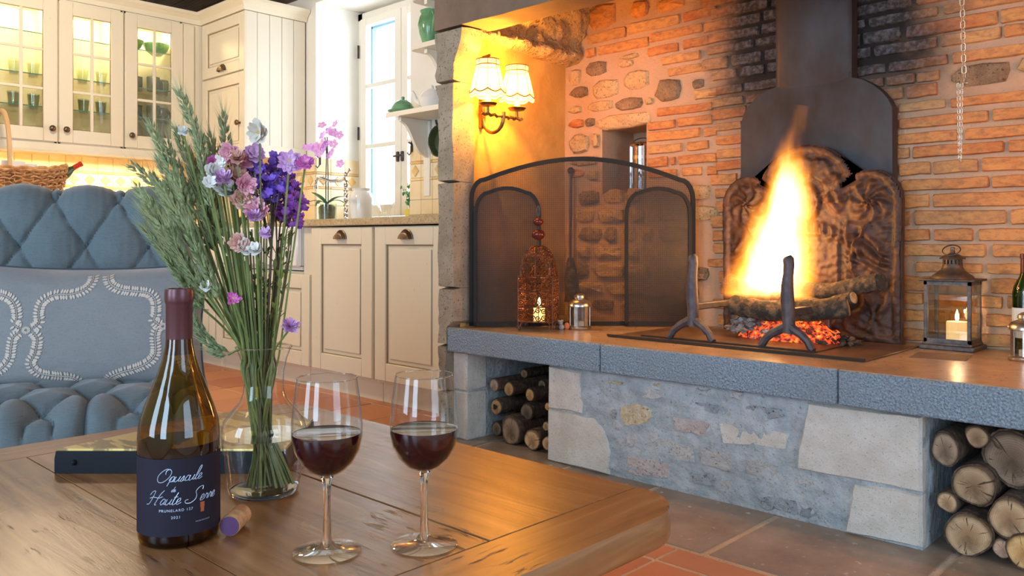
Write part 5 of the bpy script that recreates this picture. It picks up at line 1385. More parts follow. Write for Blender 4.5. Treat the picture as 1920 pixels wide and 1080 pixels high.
# --- Moroccan lantern
def moroccan():
    c = Vector((-2.13, 2.375, ZT)); rz = math.radians(-18)+PI*.25*0
    t = thing('filigree_lantern', 'tall square copper filigree lantern with domed top and two red beads', 'lantern', c, math.radians(31), local=True)
    h0, h1, w_ = .035, .205, .066
    m = MB(); T = .0022
    for sx in (-1, 1):
        for sy in (-1, 1):
            m.tube([(sx*w_, sy*w_, .012), (sx*w_, sy*w_, h1)], .003, 6)
            m.tube([(sx*(w_-.004+.012*math.cos(a/8*2*PI)*(1-a/12)), sy*(w_-.004), .013+.010*math.sin(a/8*2*PI)) for a in range(9)], .002, 5)
            m.tube([(sx*w_*.75, sy*w_, h0), (sx*w_*1.0, sy*w_, .006)], .002, 5)
    for z in (h0, .092, .148, h1):
        m.tube([(-w_, -w_, z), (w_, -w_, z), (w_, w_, z), (-w_, w_, z)], .0026, 5, closed=True)
    m.build('frame', MT['moroccan'], t)
    def scroll(m, o, ux, uz, r_, s_, tr=1.75):
        m.tube([o+ux*(r_*(1-i/16)*math.cos(s_*i/16*tr*2*PI))+uz*(r_*(1-i/16)*math.sin(s_*i/16*tr*2*PI)) for i in range(15)], .0021, 4, cap=False)
    for k in range(4):
        R_ = Matrix.Rotation(PI/2*k, 3, 'Z'); m = MB(); ux = R_ @ Vector((1, 0, 0)); nn = R_ @ Vector((0, -w_, 0)); uz = Vector((0, 0, 1))
        for (za, zb2) in ((h0, .092), (.092, .148), (.148, h1)):
            for i in range(6):
                xx = -w_+w_*2*(i+.5)/6; zm = (za+zb2)/2
                for s_ in (-1, 1): scroll(m, nn+ux*xx+uz*(zm+s_*.014), ux, uz, .0118, s_*(1 if i % 2 else -1))
        for i in range(1, 5): m.tube([nn+ux*(-w_+w_*2*i/5)+uz*h0, nn+ux*(-w_+w_*2*i/5)+uz*h1], .0011, 4)
        m.build('filigree_panel', MT['moroccan'], t)
    # solid-looking dense dome of wound wire
    m = MB(); rs = random.Random(4)
    def dome(a, e):   # a azimuth, e 0 base .. 1 top
        ca, sa = math.cos(a), math.sin(a); k = (abs(ca)**5+abs(sa)**5)**(-.2); k = k*(1-e)+1*e
        r_ = w_*1.02*k*math.cos(e*PI/2*.97)**.75
        return Vector((r_*ca, r_*sa, h1+.002+.115*math.sin(e*PI/2)))
    for i in range(210):
        a, e = rs.uniform(0, 2*PI), rs.random()**1.25*.92; r_ = .010*(1-e*.4); pts = []
        for j in range(11):
            th = j/10*2*PI*1.3; rr = 1-j/13
            pts.append(dome(a+r_*rr/(w_*(1-e*.7))*math.cos(th), min(.97, max(0, e+r_*rr/.12*math.sin(th)))))
        m.tube(pts, .0017, 4, cap=False)
    for k in range(8): m.tube([dome(2*PI*k/8+PI/4, e/10) for e in range(11)], .0018, 5)
    m.build('dome', MT['moroccan'], t, kind='stuff')
    m = MB(); m.tube([(0, 0, h1+.114), (0, 0, .475)], .0016, 6); m.build('finial_wire', MT['iron'], t)
    MB().ball((0, 0, .365), .026, 18, 10, (1, 1, .80)).build('bead', MT['bead'], t); MB().ball((0, 0, .414), .020, 18, 10, (1, 1, .78)).build('bead', MT['bead'], t)
    m = MB(); m.tube([(.0055*math.cos(2*PI*i/14), 0, .456+.019*math.sin(2*PI*i/14)) for i in range(14)], .002, 5, closed=True); m.build('hook_loop', MT['iron'], t)
    m = MB(); m.box(-w_+.002, w_-.002, -w_+.002, w_-.002, h0-.002, h0+.001); m.build('floor_plate', MT['moroccan'], t)
    c2 = thing('tea_light', 'small lit candle glowing inside the filigree lantern', 'candle', c+Vector((.004, 0, h0+.001)), local=True)
    MB().solid([(.021, 0), (.022, .004), (.022, .05), (.006, .054)], 18).build('wax', MT['candleglow'], c2)
    m = MB(); m.lathe([(.0005, .056), (.006, .066), (.005, .078), (.0005, .092)], 10); m.build('flame', MT['candleflame'], c2)
    light('candle_light', 'POINT', c+Vector((.004, 0, h0+.078)), 2.4, (1, .50, .15), soft=.008)
MT['candleglow'] = glow('glowing_wax', (1, .60, .18), 1.6, (.9, .7, .4)); MT['candleflame'] = glow('candle_flame', (1, .80, .42), 14)
moroccan()

# --- small round tin lanterns
def tin_lantern(label, loc, rz, group):
    t = thing('tin_lantern', label, 'lantern', loc, rz, group, local=True)
    MB().solid([(.042, 0), (.0445, .003), (.0445, .010), (.040, .014)], 28).build('base', MT['silver'], t)
    m = MB(); R_ = .038
    for k in range(6):
        a = PI/6+2*PI*k/6; d = Vector((math.cos(a), math.sin(a), 0)); e = Vector((-d.y, d.x, 0))
        m.obox(d*R_+Vector((0, 0, .050)), d, e, (0, 0, 1), .0015, .008, .038)
    m.build('frame', MT['silver'], t)
    MB().lathe([(R_-.002, .013), (R_-.002, .088)], 6, a0=PI/6).build('glass_panes', MT['smoky'], t)
    MB().lathe([(.039, .086), (.0455, .088), (.0455, .096), (.038, .108), (.026, .114), (.020, .116), (.020, .119), (.023, .121), (.021, .130), (.011, .137), (.001, .139)], 28).build('lid', MT['silver'], t)
    m = MB(); m.tube([(.044*math.cos(PI*i/16), 0, .095+.012*math.sin(PI*i/16)) for i in range(17)], .0013, 5); m.build('bail', MT['iron'], t)
    MB().solid([(.018, .014), (.018, .030), (.004, .031)], 14).build('candle', MT['paper'], t)
tin_lantern('small silver tin lantern beside the copper filigree lantern', at(1087, 617, z=ZT), .3, 'silver tin lanterns')
tin_lantern('small silver tin lantern at the right edge in front of the green bottle', at(1924, 676, z=ZT), .2, 'silver tin lanterns')
# small ornament
p = at(1056, 618, z=ZT)
t = thing('ornament', 'tiny grey and orange ornament between the two left lanterns', 'ornament', p, .76, local=True)
m = MB(); m.ball((-.006, 0, .010), .011, 12, 8, (1, .9, 1)); m.ball((-.010, 0, .026), .009, 12, 8); m.ball((-.017, 0, .033), .005, 8, 6); m.ball((-.004, 0, .034), .005, 8, 6); m.build('grey_figure', mat('grey_clay', (.30, .31, .33), .7), t)
m = MB(); m.ball((.014, -.004, .014), .014, 14, 8, (.75, .5, 1)); m.build('orange_slice', mat('orange_clay', (.62, .16, .05), .6), t)

# --- large candle lantern on the right
def big_lantern():
    c = Vector((-.812, 2.872, ZT)); t = thing('candle_lantern', 'large weathered metal lantern with glass sides and a lit candle', 'lantern', c, 0, local=True)
    W, D_ = .068, .058
    MB().box(-W-.012, W+.012, -D_-.012, D_+.012, 0, .014, .003).build('base', MT['pewter'], t)
    m = MB(); m.box(-W-.004, W+.004, -D_-.004, D_+.004, .014, .022, .002); m.build('base_step', MT['pewter'], t)
    for sx in (-1, 1):
        for sy in (-1, 1):
            m = MB(); m.box(sx*W-.0055*(1+sx), sx*W+.0055*(1-sx), sy*D_-.0055*(1+sy), sy*D_+.0055*(1-sy), .022, .215, .0015); m.build('corner_post', MT['pewter'], t)
    for z0, z1 in ((.022, .034), (.203, .215)):
        m = MB(); m.box(-W, W, -D_, -D_+.006, z0, z1); m.box(-W, W, D_-.006, D_, z0, z1); m.box(-W, -W+.006, -D_, D_, z0, z1); m.box(W-.006, W, -D_, D_, z0, z1); m.build('rail', MT['pewter'], t)
    for q in ((-W+.008, W-.008, -D_+.002, -D_+.0035), (-W+.008, W-.008, D_-.0035, D_-.002)): MB().box(q[0], q[1], q[2], q[3], .03, .208).build('glass_pane', MT['smoky'], t)
    for q in (-W+.002, W-.0035): MB().box(q, q+.0015, -D_+.008, D_-.008, .03, .208).build('glass_pane', MT['smoky'], t)
    MB().box(-W-.013, W+.013, -D_-.013, D_+.013, .215, .222, .002).build('eave', MT['rustlantern'], t)
    MB().solid([(W*.92, .222), (W*.88, .230), (W*.72, .238), (W*.50, .250), (W*.42, .262), (.029, .266)], 28, sy=.9).build('domed_roof', MT['rustlantern'], t)
    m = MB()
    for k in range(16): a = 2*PI*k/16; d = Vector((math.cos(a), math.sin(a), 0)); e = Vector((-d.y, d.x, 0)); m.obox(d*.027+Vector((0, 0, .274)), d, e, (0, 0, 1), .0012, .0026, .010)
    m.lathe([(.028, .264), (.028, .268)], 24); m.lathe([(.028, .281), (.028, .285)], 24); m.build('vent_crown', MT['rustlantern'], t)
    MB().solid([(.038, .284), (.036, .288), (.020, .298), (.008, .302), (.006, .312), (.001, .315)], 24).build('cap', MT['rustlantern'], t)
    m = MB(); m.tube([(.026*math.cos(2*PI*i/20), -.012+.016*math.sin(2*PI*i/20), .312+.016*math.sin(2*PI*i/20)) for i in range(20)], .0020, 5, closed=True); m.build('ring', MT['iron'], t)
    MB().box(-.006, .006, -.004, .004, .30, .322, .002).build('ring_loop', MT['pewter'], t)
    c2 = thing('pillar_candle', 'cream pillar candle burning inside the large weathered lantern', 'candle', c+Vector((.012, .004, .0225)), local=True)
    MB().solid([(.030, 0), (.031, .004), (.031, .060), (.029, .064), (.020, .060), (.002, .059)], 22).build('wax', MT['candle'], c2)
    MB().lathe([(.0005, .062), (.0065, .074), (.0055, .086), (.0005, .102)], 10).build('flame', MT['candleflame'], c2)
    light('candle_light', 'POINT', c+Vector((.012, .004, .112)), 1.1, (1, .60, .22), soft=.008)
big_lantern()
p = at(1933, 660, z=ZT); wine_bottle('wine_bottle', 'green wine bottle with cream label behind the right tin lantern', (p.x, 2.89, ZT), (0, 0, 0), 'bottle_green', 'capsule')

# --- chain hanging in the chimney
c = Vector((-.722, 2.62, 0))
t = thing('hanging_chain', 'pale metal chain hanging in front of the bricks on the right', 'chain', (c.x, c.y, 1.02), 0)
def link(z, odd, r_=.0055, hh=.011, th=.0014, x=0):
    m = MB(); N = 14; pts = []
    for i in range(N):
        a = 2*PI*i/N; u, v = r_*math.cos(a), (hh-r_)*(1 if math.sin(a) > 0 else -1)+r_*math.sin(a)
        pts.append((u if not odd else u*.25, 0 if not odd else u, v))
    m.tube(pts, th, 5, closed=True); return m
MT['chainmetal'] = mat('pale_chain', (.62, .50, .36), .35, .8)
la = mesh_of(link(0, 0), 'chain_link', MT['chainmetal']); lb = mesh_of(link(0, 1), 'chain_link', MT['chainmetal'])
ls = mesh_of(link(0, 0, .0028, .0065, .0009), 'chain_link', MT['chainmetal']); lt_ = mesh_of(link(0, 1, .0028, .0065, .0009), 'chain_link', MT['chainmetal'])
inv = t.matrix_basis.inverted()
def putl(me, v):
    o = bpy.data.objects.new('chain_link', me); COL.objects.link(o); o.parent = t; o.location = inv @ v
n = 34
for i in range(n): f = i/(n-1); putl(la if i % 2 == 0 else lb, Vector((c.x-.002+.014*(1-0)*f*1.0, c.y, 1.80-(1.80-1.262)*f)))
for s_ in (-1, 1):
    for i in range(24): f = i/23; putl(ls if i % 2 == 0 else lt_, Vector((c.x+.001+s_*.005*(1-f*.8), c.y, 1.235-.215*f)))
m = MB(); m.tube([Vector((c.x+.012, c.y, 1.252)), Vector((c.x+.010, c.y, 1.243)), Vector((c.x+.002, c.y, 1.240)), Vector((c.x, c.y, 1.236))], .0018, 6); m.ball((c.x+.020, c.y, 1.240), .004, 8, 6); m.tube([Vector((c.x+.012, c.y, 1.244)), Vector((c.x+.020, c.y, 1.240))], .0018, 5); m.build('hook', MT['chainmetal'], t)

# --- firewood
def wood(label, x, z, r, y0, L, cut, group, tilt=(0, 0), sq=(1, 1), hole=False):
    t = thing('firewood_log', label, 'log', (x, y0, z), 0, group, local=True); t.rotation_euler = (tilt[0], 0, tilt[1])
    rs = random.Random(hash((round(x*1000), round(z*1000))) % 9999); ph = [rs.uniform(0, 6.28) for _ in range(4)]; am = [.06, .04, .03, .02]
    n = 22; shp = [1+sum(am[k]*math.sin((k+2)*2*PI*i/n+ph[k]) for k in range(4)) for i in range(n)]
    m = MB(); N = 5
    for j in range(N+1):
        y = L*j/N
        for i in range(n):
            a = 2*PI*i/n; rr = r*shp[i]*(1+.0*j)*(1+rs.uniform(-.03, .03)); m.v.append(Vector((rr*math.cos(a)*sq[0], y, rr*math.sin(a)*sq[1])))
    for j in range(N):
        for i in range(n): k = (i+1) % n; m.f.append((j*n+i, j*n+k, (j+1)*n+k, (j+1)*n+i))
    m.f.append(tuple(N*n+i for i in range(n)))
    m.build('bark', MT['bark'], t, ang=80)
    m = MB(); vs = []
    for i in range(n):
        a = 2*PI*i/n; rr = r*shp[i]*.90; vs.append(Vector((rr*math.cos(a)*sq[0], rr*math.sin(a)*sq[1], .0)))
    for i in range(n):
        a = 2*PI*i/n; rr = r*shp[i]*.93; vs.append(Vector((rr*math.cos(a)*sq[0], rr*math.sin(a)*sq[1], -.004)))
    m.add(vs, [tuple(range(n))]+[(i, (i+1) % n, (i+1) % n+n, i+n) for i in range(n)])
    if not hole: m.f[0] = tuple(range(n))
    o = m.build('cut_face', MT[cut], t, ang=30); o.rotation_euler = (PI/2, 0, 0); o.location = (0, -.003, 0)
    # bark ring round the face
    m = MB()
    for i in range(n):
        a = 2*PI*i/n; m.v.append(Vector((r*shp[i]*math.cos(a)*sq[0], 0, r*shp[i]*math.sin(a)*sq[1])))
    for i in range(n):
        a = 2*PI*i/n; m.v.append(Vector((r*shp[i]*.92*math.cos(a)*sq[0], .0015, r*shp[i]*.92*math.sin(a)*sq[1])))
    m.f += [(i, (i+1) % n, (i+1) % n+n, i+n) for i in range(n)]
    m.build('bark_edge', MT['bark'], t, smooth=False)
    if hole:
        q = MB().solid([(r*.32, 0), (r*.30, .004)], 9, wob=lambda a, i: 1+.3*math.sin(3*a+1)); q.tf(Matrix.Translation((0, -.006, 0)) @ Matrix.Rotation(PI/2, 4, 'X')); q.build('rot_hole', MT['groove'], t)
GL = 'logs stacked in the left hearth hole'; GR = 'logs stacked in the right hearth hole'
LL = [(368, 450, 42, 'cut_pink', 2.34, 'pale pinkish log end at the upper left of the left stack', 0), (462, 478, 45, 'cut_orange', 2.37, 'bright orange log end beside the pinkish one, left stack', 0), (560, 378, 30, 'cut_pale', 2.48, 'small pale log end topmost of the left stack', 0),
      (597, 515, 40, 'cut_orange', 2.34, 'small orange log end below the topmost log, left stack', 0), (675, 450, 32, 'cut_dark', 2.42, 'dim log end against the stone at the right of the left stack', 0), (380, 592, 52, 'cut_orange', 2.35, 'hollow rotten log end at the left of the left stack', 1),
      (482, 590, 46, 'cut_dark', 2.47, 'dark recessed log end in the middle of the left stack', 0), (578, 622, 56, 'cut_dark', 2.36, 'round brown log end in the middle of the left stack', 0), (668, 600, 44, 'cut_dark', 2.45, 'dark log end at mid height by the right stone, left stack', 0),
      (475, 742, 92, 'cut_dark', 2.31, 'largest grey-brown log end at the bottom of the left stack', 0), (352, 752, 46, 'cut_dark', 2.38, 'small dark log end at the bottom left corner, left stack', 0), (613, 802, 70, 'cut_pale', 2.30, 'yellowish log end on the floor right of the largest log', 0),
      (703, 717, 32, 'cut_pale', 2.31, 'small pale log end half hidden by the stone edge, left stack', 0), (712, 828, 48, 'cut_pale', 2.28, 'log end cut off by the stone at the bottom right, left stack', 0), (712, 590, 26, 'cut_orange', 2.31, 'sliver of orange log end at the stone edge, left stack', 0)]
for cx, cy, r_, cut, y, lab, ho in LL:
    p = at(820+cx/3.43, 590+cy/3.43, y=y); w_ = -p.x*SN+y*CS; rr = r_/3.43*w_/FPX
    x = max(p.x, -2.389+rr+.002); x = min(x, -1.967-rr) if cx > 660 else x
    z = max(p.z, rr+.001) 
    wood(lab, x, z, rr, y, 2.80-y, cut, GL, hole=ho)
RL = [(952, 467, 74, 'cut_dark', 2.30, 'dark brown log end at the upper left of the right stack', (.9, 1.1)), (1110, 407, 54, 'cut_pale', 2.32, 'small pale log end at the top of the right stack', (1, 1)), (1285, 512, 135, 'cut_dark', 2.33, 'largest brown log end at the upper right edge of the picture', (1, 1)),
      (1098, 640, 108, 'cut_pale', 2.30, 'big pale log end in the middle of the right stack', (1.0, .9)), (968, 722, 50, 'cut_pale', 2.29, 'smallest round log end at the left of the right stack', (1, 1)), (1068, 880, 108, 'cut_pale', 2.28, 'big cracked log end at the bottom left of the right stack', (1, 1)),
      (1268, 800, 98, 'cut_pale', 2.27, 'knotty grey log end near the right edge, right stack', (1, 1)), (1236, 947, 50, 'cut_pink', 2.27, 'small grey log end on the floor of the right hole', (.9, 1)), (1345, 960, 88, 'cut_orange', 2.26, 'orange-tinted log end at the bottom right corner of the picture', (1, 1)),
      (1200, 340, 60, 'cut_dark', 2.52, 'shaded log end far back at the top of the right stack', (1, 1)), (1180, 720, 60, 'cut_dark', 2.52, 'shaded log end far back in the middle of the right stack', (1, 1))]
for cx, cy, r_, cut, y, lab, sq in RL:
    p = at(1400+cx/2.571, 660+cy/2.571, y=y); w_ = -p.x*SN+y*CS; rr = r_/2.571*w_/FPX
    x = max(p.x, -.706+rr*sq[0]*1.04+.002); z = max(p.z, rr*sq[1]+.001)
    wood(lab, x, z, rr, y, 2.80-y, cut, GR, sq=sq)
# ================================================================== FOREGROUND
ZTB = .43
# --- coffee table
tb = thing('coffee_table', 'worn brown wooden coffee table with rounded corners', 'table', (-1.11, .60, 0))
def rrect(x0, x1, y0, y1, r, which, n=10):
    pts = []
    for (cx, cy, a0, k) in ((x1-r, y1-r, 0, 0), (x0+r, y1-r, 90, 1), (x0+r, y0+r, 180, 2), (x1-r, y0+r, 270, 3)):
        if k in which:
            for i in range(n+1): a = math.radians(a0+90*i/n); pts.append((cx+r*math.cos(a), cy+r*math.sin(a)))
        else: pts.append({0: (x1, y1), 1: (x0, y1), 2: (x0, y0), 3: (x1, y0)}[k])
    return pts
def board(poly, mt, name='board', z0=.388, z1=ZTB, b=.003):
    m = MB(); n = len(poly); cx = sum(p[0] for p in poly)/n; cy = sum(p[1] for p in poly)/n
    e_ = .25 if name == 'end_board' else b/.003*.12; rings = [(z0, .002), (z0+.006, 0), (z1-.006, 0), (z1-.002, .0018*e_*2), (z1, .006*e_)]
    for z, ins in rings:
        for i, p in enumerate(poly):
            a = Vector(poly[i-1]); c = Vector(poly[(i+1) % n]); p_ = Vector(p); d1 = (p_-a).normalized(); d2 = (c-p_).normalized(); nn = Vector((-(d1+d2).y, (d1+d2).x)); nn = nn.normalized() if nn.length else nn
            q = p_+nn*ins*1.2; m.v.append(Vector((q.x, q.y, z)))
    for k in range(len(rings)-1):
        for i in range(n): j = (i+1) % n; m.f.append((k*n+i, k*n+j, (k+1)*n+j, (k+1)*n+i))
    m.f.append(tuple(range(n-1, -1, -1))); m.f.append(tuple((len(rings)-1)*n+i for i in range(n)))
    return m.build(name, MT[mt], tb, ang=25)
TX0, TX1, TY0, TY1 = -1.632, -.608, .16, 1.006
er = .098
def sub(poly): return poly
# end boards (breadboard ends) with rounded corners
board(rrect(TX1-er, TX1, TY0, TY1, .094, (0, 3), 14), 'table_y', 'end_board')
board(rrect(TX0, TX0+er, TY0, TY1, .075, (1, 2)), 'table_y', 'end_board')
xa, xb = TX0+er+.0006, TX1-er-.0006
ys_ = [TY0+.006, .44, .700, TY1-.003]
for i, (a, b) in enumerate(zip(ys_[:-1], ys_[1:])):
    gp = .0022 if i == 2 else .0004
    board([(xb, a+gp), (xb, b-.0004), (xa, b-.0004), (xa, a+gp)], 'table_x', 'plank', b=.006 if i else .002)
MB().box(TX0+.09, TX1-.09, TY0+.03, TY1-.03, .386, .422).build('groove_bed', MT['groove'], tb)
MB().box(TX0+.10, TX1-.10, TY0+.09, TY1-.09, .30, .386, .004).build('apron', MT['table_x'], tb)
for x in (TX0+.13, TX1-.13):
    for y in (TY0+.12, TY1-.14):
        m = MB(); m.box(x-.037, x+.037, y-.037, y+.037, 0, .386, .004); m.build('leg', MT['table_y'], tb)

# --- tufted slipper chair
CW = .80
O = Vector((-.905, 2.36)); th = math.radians(22)   # back right corner in (right, depth) of the view; turned 22 degrees
def rd(r_, d): return Vector((CS*r_-SN*d, SN*r_+CS*d))
er_ = rd(math.cos(th), math.sin(th)); ed = rd(-math.sin(th), math.cos(th)); oc = rd(O.x, O.y)
ang = math.atan2(er_.y, er_.x)
ch = thing('tufted_chair', 'blue button-tufted armless chair behind the table', 'chair', (oc.x, oc.y, 0), ang, local=True)
# local frame: x along er (right), y along ed (away), origin back right corner at floor
def tuft(u, v, sx, sz, ox=0, oz=0):
    """diamond tufting height (0 at button, 1 on puff) and distance to nearest button, metres"""
    a = (u-ox)/sx; b = (v-oz)/sz
    best = 9
    for i in (-1, 0, 1):
        for j in (-1, 0, 1):
            for off in (0, .5):
                ca, cb = math.floor(a)+i+off, math.floor(b)+j+off
                d = math.hypot((a-ca)*sx, (b-cb)*sz); best = min(best, d)
    # diagonal pleats run between neighbouring buttons
    p = abs(((a+b) % 1)-.5)*2; q = abs(((a-b) % 1)-.5)*2
    pl = min(1-p, 1-q)      # 0 on the lines through buttons
    return best, pl
SXT, SZT = .154, .25
def back_fn(u, v):
    # v 0..1 : front face bottom -> top -> over the roll to the back ; u 0..1 left..right
    x = -CW+u*CW; H0, H1 = .36, .905; R_ = .055
    Lf = H1-H0-R_; tot = Lf+R_*PI+.35; s_ = v*tot
    lean = .10
    if s_ < Lf: z = H0+s_; y0 = -.115+lean*(s_/Lf); ny, nz = -1, 0
    elif s_ < Lf+R_*PI:
        a = (s_-Lf)/R_; z = H1-R_+R_*math.sin(a); y0 = -.115+lean+R_-R_*math.cos(a); ny, nz = -math.cos(a), math.sin(a)
    else: z = H1-R_-(s_-Lf-R_*PI); y0 = -.115+lean+2*R_; ny, nz = 1, 0
    h = 0; zz = min(s_, Lf+R_*1.2)
    d, pl = tuft(x+.115, zz+H0, SXT, SZT, 0, .770-.0)
    fade = smooth01(Lf+R_*2.4, Lf+R_*1.2, s_)
    h = (.030*(1-math.exp(-(d/.045)**1.3))+.012*(1-math.exp(-pl/.10))-.006*math.exp(-pl/.022))*fade+.035*(1-fade)
    ea = max(0, 1-min(u, 1-u)/.07); rim = math.sqrt(max(0, 1-ea*ea)); 
    h = h*rim-.05*(1-rim)
    h += .0012*math.sin(x*300+3*noise.noise(Vector((x*20, zz*8, 0))))*math.exp(-(d/.05)**2)
    return (x+(.0 if .07 < u < .93 else (-.0)), y0+ny*h, z+nz*h)
m = MB(); grid(m, 170, 150, back_fn)
m.build('backrest', MT['blue_fabric'], ch, ang=70)
m = MB()
for k in (-.006, CW*-1+.006):
    pts = [(back_fn(1 if k > -.1 else 0, v/24)) for v in range(25)]
    c_ = (k, .02, .5); b = len(m.v); m.v += [Vector(p) for p in pts]+[Vector((k, .0, .36))]; n_ = 25
    for i in range(n_-1): m.f.append((b+i, b+i+1, b+n_))
m.build('back_side', MT['blue_fabric'], ch)
SD, SW = .64, .87
def seat_fn(u, v):
    # v: from back to front over the front roll and down
    x = -CW-.03+u*SW; H_ = .428; R_ = .07; Lt = SD-R_-.03; tot = Lt+R_*PI/2+.17; s_ = v*tot
    if s_ < Lt: y, z, ny, nz = -.04-s_, H_, 0, 1
    elif s_ < Lt+R_*PI/2: a = (s_-Lt)/R_; y, z, ny, nz = -.04-Lt-R_*math.sin(a), H_-R_+R_*math.cos(a), -math.sin(a), math.cos(a)
    else: y, z, ny, nz = -.04-Lt-R_, H_-R_-(s_-Lt-R_*PI/2), -1, 0
    d, pl = tuft(x+.05, min(s_, Lt+R_*.8), .165, .20, 0, Lt-.075)
    fade = smooth01(Lt+R_*1.5, Lt+R_*.6, s_)
    h = .034*(1-math.exp(-(d/.05)**1.3))*fade+.034*(1-fade)+.013*(1-math.exp(-pl/.10))*fade-.005*math.exp(-pl/.022)*fade
    # vertical pleats on the front fall below the last buttons
    if s_ > Lt-.075:
        a_ = ((x+.05)/.165) % 1; dd = min(a_, 1-a_)*.165; h -= .022*math.exp(-dd/.010)*smooth01(Lt-.075, Lt-.02, s_)*(1-.6*smooth01(Lt+.1, Lt+.22, s_))
    ea = max(0, 1-min(u, 1-u)/.085); rim = math.sqrt(max(0, 1-ea*ea)); h = h*rim
    xx = x; dz = -(1-rim)*.07
    return (xx, y+ny*h+(.04*(1-rim) if ny < 0 else 0), z+nz*h+(dz if nz > .01 else -.0))
m = MB(); grid(m, 170, 110, seat_fn); m.build('seat', MT['blue_fabric'], ch, ang=70)
m = MB()
for u_, k in ((1, -.0), (0, -1)):
    pts = [seat_fn(u_, v/30) for v in range(31)]; b = len(m.v)
    m.v += [Vector(p) for p in pts]; m.v += [Vector((p[0]+(.012 if u_ else -.012), p[1]*.97-.01, max(.215, p[2]-.06))) for p in pts]; m.v += [Vector((p[0], p[1]*.97-.01, .21)) for p in pts]
    for r_ in range(2):
        for i in range(30): m.f.append((b+r_*31+i, b+r_*31+i+1, b+(r_+1)*31+i+1, b+(r_+1)*31+i))
m.build('seat_side', MT['blue_fabric'], ch)
MB().box(-CW-.015, .025, -SD+.04, .03, .17, .26, .01).build('seat_rail', MT['blue_fabric'], ch)
for x in (-CW+.03, -.03):
    for y in (-SD+.09, -.02): m = MB(); m.solid([(.018, 0), (.028, .17)], 12, (x, y, 0)); m.build('leg', MT['groove'], ch)
for i in range(-1, 6):
    for j, off in ((0, 0), (1, .5)):
        x = -.115-i*SXT-off*SXT+(0)
        z = .770-j*SZT/2
        if x > -.03 or x < -CW+.03: continue
        u = (x+CW)/CW; H0, H1, R_ = .36, .905, .055; Lf = H1-H0-R_; tot = Lf+R_*PI+.35
        q = back_fn(u, (z-H0)/tot); m = MB(); m.ball((q[0], q[1]-.004, q[2]), .011, 12, 6, (1, .45, 1)); m.build('button', MT['button'], ch)
# --- pillow with embroidered garlands
PD = 2.015
pc = at(176, 611, d=PD); pth = math.radians(10)
pw, phh = .262, .150
pil = thing('throw_pillow', 'grey-blue pillow with beige leaf garland embroidery on the tufted chair', 'pillow', (pc.x, pc.y, pc.z-phh), math.atan2(rd(math.cos(pth), math.sin(pth)).y, rd(math.cos(pth), math.sin(pth)).x), local=True)
def pil_fn(a, b, side=-1):
    # a,b in -1..1
    e = (1-min(1, abs(a))**4)*(1-min(1, abs(b))**4); t_ = .078*max(0, e)**.55
    k = 1-.055*(1-abs(b)**2)*(abs(a)**3); k2 = 1-.10*(1-abs(a)**2.2)*(abs(b)**3)
    wr = .002*noise.noise(Vector((a*5, b*9, 0)))
    return Vector((a*pw*k, side*(t_+wr)+.10*(b*.5)*.55, phh+b*phh*k2))
m = MB(); grid(m, 60, 44, lambda u, v: pil_fn(u*2-1, v*2-1, -1)); grid(m, 60, 44, lambda u, v: pil_fn(u*2-1, v*2-1, 1))
m.build('cover', MT['pillow_fabric'], pil, ang=80)
m = MB(); ring = [pil_fn(-1+2*i/30, -1) for i in range(31)]+[pil_fn(1, -1+2*i/20) for i in range(1, 21)]+[pil_fn(1-2*i/30, 1) for i in range(1, 31)]+[pil_fn(-1, 1-2*i/20) for i in range(1, 20)]
m.tube(ring, .0032, 6, closed=True); m.build('piping', MT['button'], pil)
def px2ab(px, py): return ((px-176)/(pw/PD*FPX)*1.03, -(py-611)/(phh/PD*FPX)*1.03)
curves = [[(182, 512), (183, 526), (173, 541), (152, 549), (127, 550), (108, 561), (102, 580), (104, 598), (93, 609)], [(93, 613), (103, 626), (101, 650), (94, 668), (106, 686), (130, 693), (155, 697), (168, 706), (174, 722)],
          [(206, 512), (214, 530), (232, 541), (256, 545), (280, 549), (293, 562), (296, 585), (293, 598), (305, 607)], [(300, 612), (296, 626), (298, 655), (285, 672), (262, 683), (240, 690), (222, 700), (211, 720)],
          [(-30, 541), (0, 545), (27, 548), (50, 556), (62, 570), (66, 590), (62, 601), (73, 608)], [(72, 614), (62, 624), (60, 640), (58, 660), (43, 678), (18, 684), (-10, 680)],
          [(322, 604), (330, 596), (332, 578), (338, 560), (356, 548), (380, 545)], [(318, 612), (330, 622), (334, 650), (342, 672), (362, 684)], [(-12, 512), (-10, 524), (-22, 536)]]
m = MB()
def Pn(px, py, lift=.0016):
    a, b = px2ab(px, py); a = max(-.985, min(.985, a)); b = max(-.97, min(.97, b))
    q = pil_fn(a, b); return Vector((q.x, q.y-lift, q.z))
